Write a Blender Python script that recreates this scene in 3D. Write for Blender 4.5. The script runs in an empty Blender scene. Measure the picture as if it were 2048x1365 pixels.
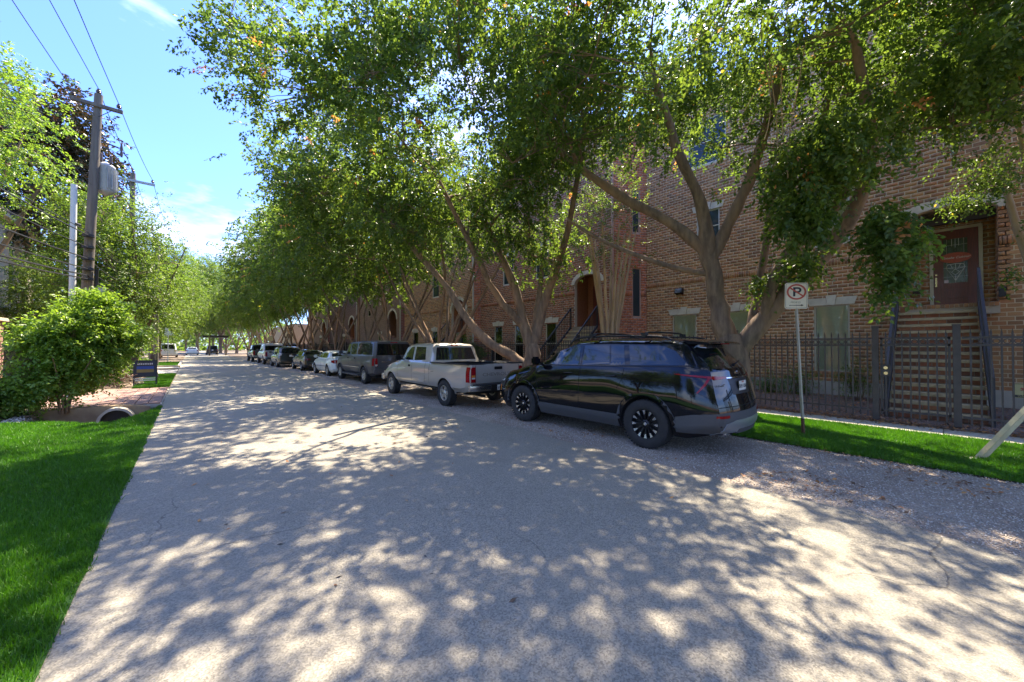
import bpy, bmesh, math, random
import numpy as np
from mathutils import Vector, Matrix, noise as mnoise
from mathutils.bvhtree import BVHTree
from mathutils.geometry import delaunay_2d_cdt
R_ = math.radians
rnd = random.Random(7)
sc = bpy.context.scene
COL = sc.collection
# ---------------------------------------------------------------- camera
YAW = R_(40.88); SY = math.sin(YAW); CY = math.cos(YAW)
FPX = 744.0; CAM_H = 1.7
cd = bpy.data.cameras.new('camera'); cd.sensor_width = 36.0; cd.lens = FPX/2048*36.0
cd.clip_start = 0.05; cd.clip_end = 2000
cam = bpy.data.objects.new('camera', cd); COL.objects.link(cam)
cam.location = (0, 0, CAM_H); cam.rotation_euler = (R_(90.77), 0, -YAW)
sc.camera = cam
# ---------------------------------------------------------------- light
SUN_AZ = R_(36); SUN_EL = R_(61)      # azimuth counted from +x towards +y
sund = Vector((math.cos(SUN_EL)*math.cos(SUN_AZ), math.cos(SUN_EL)*math.sin(SUN_AZ), math.sin(SUN_EL)))
sl = bpy.data.lights.new('sun', 'SUN'); sl.energy = 2.0; sl.angle = R_(0.53); sl.color = (1.0, 0.93, 0.82)
so = bpy.data.objects.new('sun', sl); COL.objects.link(so)
so.rotation_euler = sund.to_track_quat('Z', 'Y').to_euler(); so.location = (20, 10, 30)
w = bpy.data.worlds.new('World'); sc.world = w; w.use_nodes = True
nt = w.node_tree; nt.nodes.clear()
def N(t, ty, **k):
    n = t.nodes.new(ty)
    for a, b in k.items(): setattr(n, a, b)
    return n
out = N(nt, 'ShaderNodeOutputWorld'); bg = N(nt, 'ShaderNodeBackground')
sky = N(nt, 'ShaderNodeTexSky'); sky.sky_type = 'NISHITA'; sky.sun_disc = False
sky.sun_elevation = SUN_EL; sky.sun_rotation = R_(90) - SUN_AZ
sky.air_density = 1.0; sky.dust_density = 0.9; sky.ozone_density = 2.0
geo = N(nt, 'ShaderNodeTexCoord'); mp = N(nt, 'ShaderNodeMapping'); mp.inputs['Scale'].default_value = (1.4, 1.4, 4.5)
no = N(nt, 'ShaderNodeTexNoise'); no.inputs['Scale'].default_value = 1.8; no.inputs['Detail'].default_value = 7; no.inputs['Roughness'].default_value = .55
rp = N(nt, 'ShaderNodeValToRGB'); rp.color_ramp.elements[0].position = .50; rp.color_ramp.elements[1].position = .78
rp.color_ramp.elements[1].color = (.62, .62, .62, 1)
mx = N(nt, 'ShaderNodeMixRGB'); mx.inputs[2].default_value = (3.4, 3.6, 3.9, 1)
gm = N(nt, 'ShaderNodeMixRGB', blend_type='MULTIPLY'); gm.inputs[0].default_value = 1; gm.inputs[2].default_value = (.16, .24, .47, 1)
L = nt.links.new
L(geo.outputs['Generated'], mp.inputs['Vector']); L(mp.outputs[0], no.inputs['Vector']); L(no.outputs['Fac'], rp.inputs[0])
L(rp.outputs[0], mx.inputs[0]); L(sky.outputs[0], gm.inputs[1]); L(gm.outputs[0], mx.inputs[1]); L(mx.outputs[0], bg.inputs[0]); L(bg.outputs[0], out.inputs[0])
bg.inputs[1].default_value = 0.15
sc.view_settings.view_transform = 'Standard'; sc.view_settings.look = 'None'; sc.view_settings.gamma = 1
sc.view_settings.use_curve_mapping = False
sc.view_settings.exposure = 3.1
sc.view_settings.use_white_balance = True; sc.view_settings.white_balance_temperature = 7300; sc.view_settings.white_balance_tint = 10
sc.render.engine = 'CYCLES'
sc.cycles.max_bounces = 12; sc.cycles.diffuse_bounces = 8; sc.cycles.glossy_bounces = 4; sc.cycles.transmission_bounces = 8; sc.cycles.transparent_max_bounces = 12
sc.cycles.caustics_reflective = False; sc.cycles.caustics_refractive = False
sc.cycles.sample_clamp_indirect = 6
try:
    sc.cycles.use_denoising = True; sc.cycles.denoiser = 'OPENIMAGEDENOISE'
except Exception: pass

# ================================================================= helpers
def wl(o):
    v = Vector((0, 0, 0))
    while o is not None: v += o.location; o = o.parent
    return v
def tag(o, label=None, cat=None, group=None, kind=None):
    if label: o['label'] = label
    if cat: o['category'] = cat
    if group: o['group'] = group
    if kind: o['kind'] = kind
    return o
def thing(name, label, cat, loc=(0, 0, 0), group=None):
    o = bpy.data.objects.new(name, None); COL.objects.link(o); o.location = loc
    o.empty_display_size = .2
    return tag(o, label, cat, group)
def link(name, me, parent=None, loc=None):
    o = bpy.data.objects.new(name, me); COL.objects.link(o)
    if parent is not None: o.parent = parent
    if loc is not None: o.location = Vector(loc) - (wl(parent) if parent is not None else Vector((0, 0, 0)))
    return o
def copy_tree(o, parent=None):
    c = o.copy(); COL.objects.link(c); c.parent = parent
    for ch in list(o.children): copy_tree(ch, c)
    return c
def npmesh(name, V, F, mats, attr=None, smooth=False, mi=None):
    """V (n,3), F (m,k) constant k"""
    V = np.asarray(V, dtype=np.float32); F = np.asarray(F, dtype=np.int32)
    me = bpy.data.meshes.new(name); k = F.shape[1]
    me.vertices.add(len(V)); me.vertices.foreach_set('co', V.ravel())
    me.loops.add(F.size); me.loops.foreach_set('vertex_index', F.ravel())
    me.polygons.add(len(F)); me.polygons.foreach_set('loop_start', np.arange(0, F.size, k, dtype=np.int32))
    if mi is not None: me.polygons.foreach_set('material_index', np.asarray(mi, dtype=np.int32))
    if smooth: me.polygons.foreach_set('use_smooth', np.ones(len(F), dtype=bool))
    me.update(calc_edges=True); me.validate()
    if attr is not None:
        a = me.attributes.new('tint', 'FLOAT', 'POINT'); a.data.foreach_set('value', np.asarray(attr, dtype=np.float32))
    for m in (mats if isinstance(mats, (list, tuple)) else [mats]): me.materials.append(m)
    return me
class MB:
    def __init__(s): s.v = []; s.f = []; s.t = []; s.m = []; s.cur = 0; s.tint = 0.0
    def add(s, vs, fs):
        b = len(s.v); s.v += [tuple(v) for v in vs]; s.t += [s.tint]*len(vs)
        for f in fs: s.f.append([b+i for i in f]); s.m.append(s.cur)
    def box(s, a, b):
        x0, y0, z0 = a; x1, y1, z1 = b
        s.add([(x0, y0, z0), (x1, y0, z0), (x1, y1, z0), (x0, y1, z0), (x0, y0, z1), (x1, y0, z1), (x1, y1, z1), (x0, y1, z1)],
              [(0, 3, 2, 1), (4, 5, 6, 7), (0, 1, 5, 4), (1, 2, 6, 5), (2, 3, 7, 6), (3, 0, 4, 7)])
    def obox(s, o, ax, ay, az):     # oriented box, o = corner, three edge vectors
        o = Vector(o); ax = Vector(ax); ay = Vector(ay); az = Vector(az)
        s.add([o, o+ax, o+ax+ay, o+ay, o+az, o+ax+az, o+ax+ay+az, o+ay+az],
              [(0, 3, 2, 1), (4, 5, 6, 7), (0, 1, 5, 4), (1, 2, 6, 5), (2, 3, 7, 6), (3, 0, 4, 7)])
    def bar(s, p, q, w_, h_, up=(0, 0, 1)):
        p = Vector(p); q = Vector(q); d = (q-p); up = Vector(up)
        sd = d.cross(up).normalized()*w_; u = sd.cross(d).normalized()*h_
        s.obox(p - sd/2 - u/2, sd, d, u) if False else s.add([p-sd/2-u/2, p+sd/2-u/2, p+sd/2+u/2, p-sd/2+u/2, q-sd/2-u/2, q+sd/2-u/2, q+sd/2+u/2, q-sd/2+u/2],
              [(3, 2, 1, 0), (4, 5, 6, 7), (0, 1, 5, 4), (1, 2, 6, 5), (2, 3, 7, 6), (3, 0, 4, 7)])
    def tube(s, pts, rad, n=8, cap=True):
        pts = [Vector(p) for p in pts]
        if not isinstance(rad, (list, tuple)): rad = [rad]*len(pts)
        b = len(s.v); a = None; vs = []
        for i, p in enumerate(pts):
            d = (pts[min(i+1, len(pts)-1)] - pts[max(i-1, 0)]).normalized()
            if a is None: a = d.orthogonal().normalized()
            a = (a - d*a.dot(d)); a = a.normalized() if a.length > 1e-6 else d.orthogonal().normalized()
            c = d.cross(a)
            for j in range(n):
                th = 2*math.pi*j/n; vs.append(p + (a*math.cos(th) + c*math.sin(th))*rad[i])
        fs = []
        for i in range(len(pts)-1):
            for j in range(n):
                k = (j+1) % n; fs.append((i*n+j, i*n+k, (i+1)*n+k, (i+1)*n+j))
        if cap: fs.append(tuple(range(n))[::-1]); fs.append(tuple((len(pts)-1)*n+j for j in range(n)))
        s.add(vs, fs)
    def lathe(s, prof, n=24, o=(0, 0, 0), axis='z', close=False):   # prof: (r, h)
        vs = []; fs = []
        for r, h in prof:
            for j in range(n):
                th = 2*math.pi*j/n; c, d = r*math.cos(th), r*math.sin(th)
                p = (c, d, h) if axis == 'z' else ((h, c, d) if axis == 'x' else (d, h, c))
                vs.append((p[0]+o[0], p[1]+o[1], p[2]+o[2]))
        m = len(prof); rr = m if close else m-1
        for i in range(rr):
            i2 = (i+1) % m
            for j in range(n):
                k = (j+1) % n; fs.append((i*n+j, i*n+k, i2*n+k, i2*n+j))
        if not close: fs.append(tuple(range(n))[::-1]); fs.append(tuple((m-1)*n+j for j in range(n)))
        s.add(vs, fs)
    def prism(s, poly, a, b, axis='x'):     # poly 2d extruded between a and b
        def P(u, v, h): return (h, u, v) if axis == 'x' else ((u, h, v) if axis == 'y' else (u, v, h))
        n = len(poly); vs = [P(u, v, a) for u, v in poly] + [P(u, v, b) for u, v in poly]
        s.add(vs, [tuple(range(n))[::-1], tuple(range(n, 2*n))] + [(i, (i+1) % n, n+(i+1) % n, n+i) for i in range(n)])
    def mesh(s, name, mats, org=(0, 0, 0), smooth=None, recalc=True, tint=False):
        me = bpy.data.meshes.new(name)
        o = Vector(org); me.from_pydata([(x-o.x, y-o.y, z-o.z) for x, y, z in s.v], [], s.f)
        if recalc:
            bm = bmesh.new(); bm.from_mesh(me); bmesh.ops.recalc_face_normals(bm, faces=bm.faces); bm.to_mesh(me); bm.free()
        for m in (mats if isinstance(mats, (list, tuple)) else [mats]): me.materials.append(m)
        if any(s.m): me.polygons.foreach_set('material_index', s.m)
        if tint:
            a = me.attributes.new('tint', 'FLOAT', 'POINT'); a.data.foreach_set('value', s.t)
        if smooth is not None:
            me.polygons.foreach_set('use_smooth', [True]*len(me.polygons))
            if smooth < 180: me.set_sharp_from_angle(angle=R_(smooth))
        me.update(); return me
    def build(s, name, mats, parent=None, smooth=None, recalc=True, tint=False, bevel=0, at=None):
        org = wl(parent) if parent is not None else Vector((0, 0, 0))
        if at is not None: org = Vector(at)
        me = s.mesh(name, mats, org, smooth, recalc, tint)
        if bevel:
            bm = bmesh.new(); bm.from_mesh(me)
            bmesh.ops.bevel(bm, geom=[e for e in bm.edges if len(e.link_faces) == 2 and e.calc_face_angle(0) > .5], offset=bevel, segments=2, affect='EDGES', clamp_overlap=True)
            bm.to_mesh(me); bm.free()
        o = link(name, me, parent)
        if at is not None: o.location = Vector(at) - (wl(parent) if parent is not None else Vector((0, 0, 0)))
        return o
# ---------------------------------------------------------------- materials
M = {}
def mat(name, col, rough=.6, metal=0., spec=.5, col2=None, scale=4., bump=0., bscale=60., detail=6, tint=None, coat=0., mott=None, stretch=None, contrast=(.35, .65)):
    m = bpy.data.materials.new(name); m.use_nodes = True; t = m.node_tree; b = t.nodes['Principled BSDF']
    b.inputs['Roughness'].default_value = rough; b.inputs['Metallic'].default_value = metal
    b.inputs['Specular IOR Level'].default_value = spec; b.inputs['Coat Weight'].default_value = coat
    if coat: b.inputs['Coat Roughness'].default_value = .03
    b.inputs['Base Color'].default_value = (*col, 1)
    tc = N(t, 'ShaderNodeTexCoord'); src = tc.outputs['Object']
    if stretch:
        mpp = N(t, 'ShaderNodeMapping'); mpp.inputs['Scale'].default_value = stretch; t.links.new(src, mpp.inputs[0]); src = mpp.outputs[0]
    last = None
    if col2 is not None:
        nn = N(t, 'ShaderNodeTexNoise'); nn.inputs['Scale'].default_value = scale; nn.inputs['Detail'].default_value = detail; nn.inputs['Roughness'].default_value = .6
        t.links.new(src, nn.inputs['Vector'])
        rr = N(t, 'ShaderNodeMapRange'); rr.inputs[1].default_value = contrast[0]; rr.inputs[2].default_value = contrast[1]; t.links.new(nn.outputs['Fac'], rr.inputs[0])
        mm = N(t, 'ShaderNodeMixRGB'); mm.inputs[1].default_value = (*col, 1); mm.inputs[2].default_value = (*col2, 1)
        t.links.new(rr.outputs[0], mm.inputs[0]); last = mm.outputs[0]
    if tint is not None:       # per-piece colour variation
        at_ = N(t, 'ShaderNodeAttribute'); at_.attribute_name = 'tint'
        oi = N(t, 'ShaderNodeObjectInfo'); ad = N(t, 'ShaderNodeMath', operation='ADD'); fr = N(t, 'ShaderNodeMath', operation='FRACT')
        t.links.new(at_.outputs['Fac'], ad.inputs[0]); t.links.new(oi.outputs['Random'], ad.inputs[1]); t.links.new(ad.outputs[0], fr.inputs[0])
        cr = N(t, 'ShaderNodeValToRGB'); cr.color_ramp.interpolation = 'CONSTANT' if len(tint) > 4 else 'LINEAR'
        while len(cr.color_ramp.elements) < len(tint): cr.color_ramp.elements.new(.5)
        for i, c in enumerate(tint): cr.color_ramp.elements[i].position = i/len(tint); cr.color_ramp.elements[i].color = (*c, 1)
        t.links.new(fr.outputs[0], cr.inputs[0])
        if last is not None:
            m2 = N(t, 'ShaderNodeMixRGB', blend_type='MULTIPLY'); m2.inputs[0].default_value = 1
            t.links.new(cr.outputs[0], m2.inputs[1]); t.links.new(last, m2.inputs[2]); last = m2.outputs[0]
        else: last = cr.outputs[0]
    if mott is not None:       # extra large scale stain (colour, scale, amount)
        n2 = N(t, 'ShaderNodeTexNoise'); n2.inputs['Scale'].default_value = mott[1]; n2.inputs['Detail'].default_value = 5; t.links.new(src, n2.inputs['Vector'])
        r2 = N(t, 'ShaderNodeMapRange'); r2.inputs[1].default_value = .45; r2.inputs[2].default_value = .7; r2.inputs[4].default_value = mott[2]; t.links.new(n2.outputs['Fac'], r2.inputs[0])
        m3 = N(t, 'ShaderNodeMixRGB'); m3.inputs[2].default_value = (*mott[0], 1); t.links.new(r2.outputs[0], m3.inputs[0])
        if last is not None: t.links.new(last, m3.inputs[1])
        else: m3.inputs[1].default_value = (*col, 1)
        last = m3.outputs[0]
    if last is not None: t.links.new(last, b.inputs['Base Color'])
    if bump:
        nb = N(t, 'ShaderNodeTexNoise'); nb.inputs['Scale'].default_value = bscale; nb.inputs['Detail'].default_value = 4; t.links.new(src, nb.inputs['Vector'])
        bp = N(t, 'ShaderNodeBump'); bp.inputs['Strength'].default_value = bump; bp.inputs['Distance'].default_value = .01
        t.links.new(nb.outputs['Fac'], bp.inputs['Height']); t.links.new(bp.outputs[0], b.inputs['Normal'])
    M[name] = m; return m
def leafmat(name, cols, trans=.4, rough=.38, tcol=None):
    m = bpy.data.materials.new(name); m.use_nodes = True; t = m.node_tree; b = t.nodes['Principled BSDF']; o = t.nodes['Material Output']
    b.inputs['Roughness'].default_value = rough; b.inputs['Specular IOR Level'].default_value = .5
    at_ = N(t, 'ShaderNodeAttribute'); at_.attribute_name = 'tint'; cr = N(t, 'ShaderNodeValToRGB')
    while len(cr.color_ramp.elements) < len(cols): cr.color_ramp.elements.new(.5)
    for i, (p, c) in enumerate(cols): cr.color_ramp.elements[i].position = p; cr.color_ramp.elements[i].color = (*c, 1)
    t.links.new(at_.outputs['Fac'], cr.inputs[0]); t.links.new(cr.outputs[0], b.inputs['Base Color'])
    tr = N(t, 'ShaderNodeBsdfTranslucent'); mm = N(t, 'ShaderNodeMixRGB', blend_type='MULTIPLY'); mm.inputs[0].default_value = 1
    mm.inputs[2].default_value = (*(tcol or (1.9, 1.75, .7)), 1); t.links.new(cr.outputs[0], mm.inputs[1]); t.links.new(mm.outputs[0], tr.inputs[0])
    ms = N(t, 'ShaderNodeMixShader'); ms.inputs[0].default_value = trans
    t.links.new(b.outputs[0], ms.inputs[1]); t.links.new(tr.outputs[0], ms.inputs[2]); t.links.new(ms.outputs[0], o.inputs[0])
    M[name] = m; return m
mat('concrete', (.55, .50, .42), .9, col2=(.46, .42, .35), scale=3, bump=.3, bscale=120, mott=((.25, .22, .18), 1.2, .5))
mat('mortar', (.70, .58, .40), .95, bump=.2, bscale=90)
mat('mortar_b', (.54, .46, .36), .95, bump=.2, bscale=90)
mat('mortar_r', (.42, .32, .26), .95, bump=.2, bscale=90)
BR = dict(rough=.9, bump=.5, bscale=70)
mat('brick_tan', (1, 1, 1), col2=(.75, .72, .7), scale=14, tint=[(0.523, 0.266, 0.119), (0.453, 0.221, 0.100), (0.592, 0.322, 0.147), (0.398, 0.205, 0.100), (0.549, 0.248, 0.108), (0.481, 0.266, 0.129), (0.602, 0.331, 0.140), (0.344, 0.191, 0.100)], **BR)
mat('brick_dark', (1, 1, 1), col2=(.75, .72, .7), scale=14, tint=[(0.368, 0.150, 0.076), (0.307, 0.137, 0.074), (0.444, 0.180, 0.087), (0.262, 0.127, 0.074), (0.398, 0.145, 0.072), (0.491, 0.211, 0.103)], **BR)
mat('brick_red', (1, 1, 1), col2=(.75, .72, .7), scale=14, tint=[(0.699, 0.234, 0.101), (0.582, 0.191, 0.088), (0.700, 0.274, 0.118), (0.489, 0.170, 0.084), (0.652, 0.214, 0.091)], **BR)
mat('stone', (.70, .64, .50), .85, col2=(.62, .56, .43), scale=5, bump=.25, bscale=80, mott=((.3, .27, .2), 2, .4))
mat('tread', (0.575, 0.456, 0.265), .85, col2=(0.439, 0.338, 0.203), scale=7, bump=.25, bscale=80)
mat('black_iron', (.018, .018, .018), .45, spec=.5, bump=.15, bscale=200)
mat('brown_iron', (.085, .066, .055), .5, bump=.15, bscale=200, col2=(.06, .047, .04), scale=9)
mat('blue_steel', (.065, .066, .072), .55, col2=(.05, .05, .055), scale=6, bump=.15, bscale=90)
mat('cream_trim', (.60, .55, .40), .6, col2=(.53, .48, .35), scale=5)
mat('white_trim', (.66, .64, .56), .6, col2=(.58, .56, .5), scale=5)
mat('blind', (.80, .82, .60), .7)
mat('door_wood', (0.187, 0.035, 0.018), .35, col2=(0.110, 0.022, 0.013), scale=6, stretch=(1, 8, .6), coat=.3)
mat('plaque', (0.468, 0.081, 0.022), .4, col2=(0.360, 0.054, 0.018), scale=20)
mat('lead', (.55, .55, .52), .35, metal=.7)
mat('brass', (.65, .5, .25), .25, metal=1)
mat('galv', (.5, .47, .36), .5, metal=.2, col2=(.42, .39, .3), scale=12)
mat('rust', (.18, .08, .04), .9, col2=(.10, .05, .03), scale=20)
mat('sign_face', (.78, .68, .44), .5, col2=(.72, .62, .39), scale=8)
mat('sign_red', (.50, .08, .035), .5); mat('sign_black', (.02, .025, .02), .5); mat('white_paint', (.75, .75, .72), .5); mat('black_plain', (.01, .01, .01), .6)
mat('yellow_sign', (.62, .55, .26), .5)
mat('beam', (.62, .54, .30), .7, col2=(.42, .34, .17), scale=5, bump=.3, bscale=60, stretch=(1, 1, .3))
mat('bark', (.29, .20, .13), .95, col2=(.13, .09, .065), scale=9, stretch=(1, 1, .22), bump=1., bscale=14, mott=((0.378, 0.224, 0.126), 1.5, .7))
mat('bark_tan', (0.560, 0.392, 0.224), .8, col2=(0.420, 0.280, 0.168), scale=5, stretch=(1, 1, .3), bump=.3, bscale=10)
mat('wood_pole', (.22, .19, .15), .95, col2=(.13, .11, .09), scale=9, stretch=(1, 1, .08), bump=.6, bscale=30)
mat('wire', (.015, .015, .016), .6)
mat('grey_metal', (.5, .52, .5), .5, col2=(.38, .4, .41), scale=3)
mat('porcelain', (.10, .07, .06), .3)
mat('mulch', (0.257, 0.173, 0.130), 1, col2=(0.117, 0.087, 0.066), scale=30, bump=1., bscale=40)
mat('dirt', (0.221, 0.163, 0.117), 1, col2=(0.143, 0.104, 0.072), scale=3, bump=.8, bscale=50, mott=((0.325, 0.260, 0.182), .6, .6))
mat('paver', (.45, .29, .24), .9, tint=[(.30, .18, .145), (.35, .22, .18), (.27, .165, .13), (.33, .20, .16)], col2=None, bump=.3, bscale=80)
mat('sandstone', (.38, .2, .15), .95, tint=[(.42, .23, .17), (.33, .17, .13), (.48, .3, .22), (.36, .22, .18)], bump=.9, bscale=18)
mat('stucco', (.62, .55, .40), .9, col2=(.55, .48, .35), scale=2, bump=.2, bscale=90)
mat('roof', (.10, .09, .08), .9, bump=.5, bscale=20)
mat('beige_wall', (.46, .41, .30), .9, col2=(.4, .35, .26), scale=1)
mat('pebble', (0.468, 0.403, 0.338), .85, tint=[(0.442, 0.390, 0.325), (0.585, 0.520, 0.442), (0.312, 0.273, 0.234), (0.520, 0.429, 0.351), (0.676, 0.624, 0.546), (0.390, 0.312, 0.260)])
mat('litter', (0.260, 0.130, 0.065), .8, tint=[(0.390, 0.169, 0.065), (0.286, 0.130, 0.058), (0.182, 0.098, 0.052), (0.494, 0.247, 0.091), (0.130, 0.078, 0.046)])
# glass
def glassmat(name, col, rough=.03):
    m = mat(name, col, rough, spec=.5, coat=0); return m
glassmat('window_glass', (.03, .045, .05)); glassmat('car_glass', (.006, .007, .008), .02); mat('tint_glass', (.008, .011, .015), .03, spec=.7, coat=.25)
LG = [(0, (0.056, 0.105, 0.027)), (.3, (0.084, 0.151, 0.032)), (.6, (0.129, 0.205, 0.041)), (.9, (0.196, 0.275, 0.049)), (.975, (0.266, 0.307, 0.054)), (.985, (0.630, 0.422, 0.068)), (.993, (0.588, 0.256, 0.108))]
leafmat('leaf_elm', LG, trans=.58, tcol=(1.45, 1.38, .8))
leafmat('leaf_bright', [(0, (0.108, 0.196, 0.036)), (.4, (0.180, 0.299, 0.048)), (.8, (0.288, 0.414, 0.072)), (1, (0.384, 0.483, 0.108))], trans=.45, tcol=(1.4, 1.4, .7))
leafmat('leaf_mid', [(0, (0.065, 0.126, 0.031)), (.5, (0.117, 0.198, 0.038)), (1, (0.208, 0.288, 0.054))], trans=.55, tcol=(1.5, 1.45, .8))
leafmat('leaf_magnolia', [(0, (.03, .05, .02)), (.5, (.05, .065, .025)), (.65, (.16, .09, .035)), (.85, (.28, .16, .06)), (1, (.36, .24, .1))], trans=.12, tcol=(1.2, .9, .5))
leafmat('leaf_maroon', [(0, (.05, .015, .018)), (1, (.12, .03, .03))], trans=.3, tcol=(1.6, .8, .8))
leafmat('blade', [(0, (0.043, 0.123, 0.009)), (.5, (0.072, 0.205, 0.014)), (.85, (0.111, 0.287, 0.023)), (1, (0.187, 0.361, 0.045))], trans=.35, rough=.5, tcol=(1.2, 1.4, .5))
# ================================================================= ground
rng = np.random.default_rng(5)
def interp(x, xs, ys): return float(np.interp(x, xs, ys))
LX = [-20, -6, -3, -2.2, -1.75, -1.3, -.95, -.62]; LY = [14.0, 13.8, 13.4, 12.9, 12.3, 12.0, 12.9, 14.4]
def lawn_end(x): return np.interp(x, LX, LY)
def sstep(t): t = np.clip(t, 0, 1); return t*t*(3-2*t)
def ditch(x, y):
    e = lawn_end(x)
    d = sstep((y-e+.1)/.9)*sstep((x+3.0)/.6)*sstep((-.72-x)/.35)
    return -.85*d*(y < 15.15)
def gridmesh(name, xs, ys, zf, m, kind='structure', smooth=True):
    X, Y = np.meshgrid(xs, ys, indexing='ij'); Z = zf(X, Y)
    V = np.stack([X, Y, Z], -1).reshape(-1, 3); nx, ny = len(xs), len(ys)
    i, j = np.meshgrid(np.arange(nx-1), np.arange(ny-1), indexing='ij'); a = (i*ny+j).ravel()
    F = np.stack([a, a+ny, a+ny+1, a+1], -1)
    o = link(name, npmesh(name, V, F, m, smooth=smooth)); o['kind'] = kind; return o
xs = np.unique(np.concatenate([[-600, -200, -60, -25, -12, -7], np.arange(-5, -.3, .12), [0, 4, 8, 12, 16, 20, 40, 80, 200, 600]]))
ys = np.unique(np.concatenate([[-200, -60, -20, -8, 0, 6, 10], np.arange(11.5, 15.1, .12), [15.14, 15.16, 15.5, 18, 22, 30, 50, 80, 140, 250, 600]]))
ground = gridmesh('ground', xs, ys, lambda X, Y: -.03+ditch(X, Y), M['dirt'])
# asphalt -----------------------------------------------------------
def asphalt():
    m = bpy.data.materials.new('asphalt'); m.use_nodes = True; t = m.node_tree; b = t.nodes['Principled BSDF']; K = t.links.new
    b.inputs['Roughness'].default_value = .92; b.inputs['Specular IOR Level'].default_value = .35
    tc = N(t, 'ShaderNodeTexCoord'); P = tc.outputs['Object']
    def noise(s, d=4, r=.5):
        n = N(t, 'ShaderNodeTexNoise'); n.inputs['Scale'].default_value = s; n.inputs['Detail'].default_value = d; n.inputs['Roughness'].default_value = r; K(P, n.inputs['Vector']); return n.outputs['Fac']
    def rng_(v, a, c, lo=0., hi=1.):
        n = N(t, 'ShaderNodeMapRange'); n.inputs[1].default_value = a; n.inputs[2].default_value = c; n.inputs[3].default_value = lo; n.inputs[4].default_value = hi; K(v, n.inputs[0]); return n.outputs[0]
    def mix(f, a, c, mode='MIX'):
        n = N(t, 'ShaderNodeMixRGB', blend_type=mode)
        for i, v in ((0, f), (1, a), (2, c)):
            if isinstance(v, (int, float)): n.inputs[i].default_value = v
            elif isinstance(v, tuple): n.inputs[i].default_value = (*v, 1)
            else: K(v, n.inputs[i])
        return n.outputs[0]
    def math_(op, a, c=0.):
        n = N(t, 'ShaderNodeMath', operation=op)
        for i, v in ((0, a), (1, c)):
            if isinstance(v, (int, float)): n.inputs[i].default_value = v
            else: K(v, n.inputs[i])
        return n.outputs[0]
    v1 = N(t, 'ShaderNodeTexVoronoi'); v1.inputs['Scale'].default_value = 105; K(P, v1.inputs['Vector'])
    ramp = N(t, 'ShaderNodeValToRGB'); e = ramp.color_ramp.elements; e[0].color = (.115, .105, .085, 1); e[1].position = .85; e[1].color = (.43, .39, .31, 1)
    sep = N(t, 'ShaderNodeSeparateColor'); K(v1.outputs['Color'], sep.inputs[0]); K(sep.outputs[0], ramp.inputs[0])
    base = mix(.42, ramp.outputs[0], (.23, .208, .162))
    base = mix(rng_(noise(.45, 3), .35, .7), base, mix(.5, base, (.28, .25, .195)))
    base = mix(rng_(noise(1.3, 6, .7), .5, .75, 0, .3), base, (.17, .157, .125))
    # pale concrete lane further up on the left
    sx = N(t, 'ShaderNodeSeparateXYZ'); K(P, sx.inputs[0])
    yy = rng_(math_('ADD', sx.outputs[1], math_('MULTIPLY', noise(.6, 3), 5.)), 12.0, 15.5)
    base = mix(math_('MULTIPLY', yy, .55), base, (.38, .345, .27))
    # cracks
    wn = N(t, 'ShaderNodeTexNoise'); wn.inputs['Scale'].default_value = 1.6; wn.inputs['Detail'].default_value = 5; K(P, wn.inputs['Vector'])
    wv = N(t, 'ShaderNodeMixRGB', blend_type='ADD'); wv.inputs[0].default_value = .55; K(P, wv.inputs[1]); K(wn.outputs['Color'], wv.inputs[2])
    cr = N(t, 'ShaderNodeTexVoronoi', feature='DISTANCE_TO_EDGE'); cr.inputs['Scale'].default_value = .42; K(wv.outputs[0], cr.inputs['Vector'])
    crack = math_('MULTIPLY', rng_(cr.outputs['Distance'], .001, .004, 1, 0), rng_(noise(.35, 2), .48, .6))
    base = mix(math_('MULTIPLY', crack, .55), base, (.06, .055, .05))
    # tar spots
    sp = N(t, 'ShaderNodeTexVoronoi'); sp.inputs['Scale'].default_value = 7; K(wv.outputs[0], sp.inputs['Vector'])
    spot = math_('MULTIPLY', rng_(sp.outputs['Distance'], .04, .09, 1, 0), rng_(noise(.9, 2), .54, .6))
    base = mix(math_('MULTIPLY', spot, .8), base, (.035, .035, .035))
    K(base, b.inputs['Base Color'])
    bp = N(t, 'ShaderNodeBump'); bp.inputs['Strength'].default_value = .55; bp.inputs['Distance'].default_value = .006
    hh = math_('SUBTRACT', math_('ADD', v1.outputs['Distance'], noise(160, 3)), math_('MULTIPLY', crack, 2.)); K(hh, bp.inputs['Height']); K(bp.outputs[0], b.inputs['Normal'])
    return m
M['asphalt'] = asphalt()
def strip(name, y0, y1, fl, fr, z, m, step=.12, nx=2, kind='structure'):
    ys = np.arange(y0, y1+step, step); u = np.linspace(0, 1, nx)
    a = np.array([fl(y) for y in ys]); b = np.array([fr(y) for y in ys])
    X = a[:, None]*(1-u)+b[:, None]*u; Y = np.repeat(ys[:, None], nx, 1); Z = np.full_like(X, z)
    V = np.stack([X, Y, Z], -1).reshape(-1, 3); i, j = np.meshgrid(np.arange(len(ys)-1), np.arange(nx-1), indexing='ij'); a_ = (i*nx+j).ravel()
    F = np.stack([a_, a_+1, a_+nx+1, a_+nx], -1)
    o = link(name, npmesh(name, V, F, m)); o['kind'] = kind; return o
def nz(y, s, k): return mnoise.noise(Vector((y*s, k, 0)))
road = strip('road', -8, 180, lambda y: -.60+.03*nz(y, 1.3, 1)+.02*nz(y, 6, 2), lambda y: 5.1+.16*nz(y, .8, 5)+.07*nz(y, 4, 6), .004, M['asphalt'])
mat('gravel_bed', (.46, .39, .31), 1, col2=(.27, .22, .175), scale=60, bump=1., bscale=60, mott=((.20, .14, .10), 1.1, .75))
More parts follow.
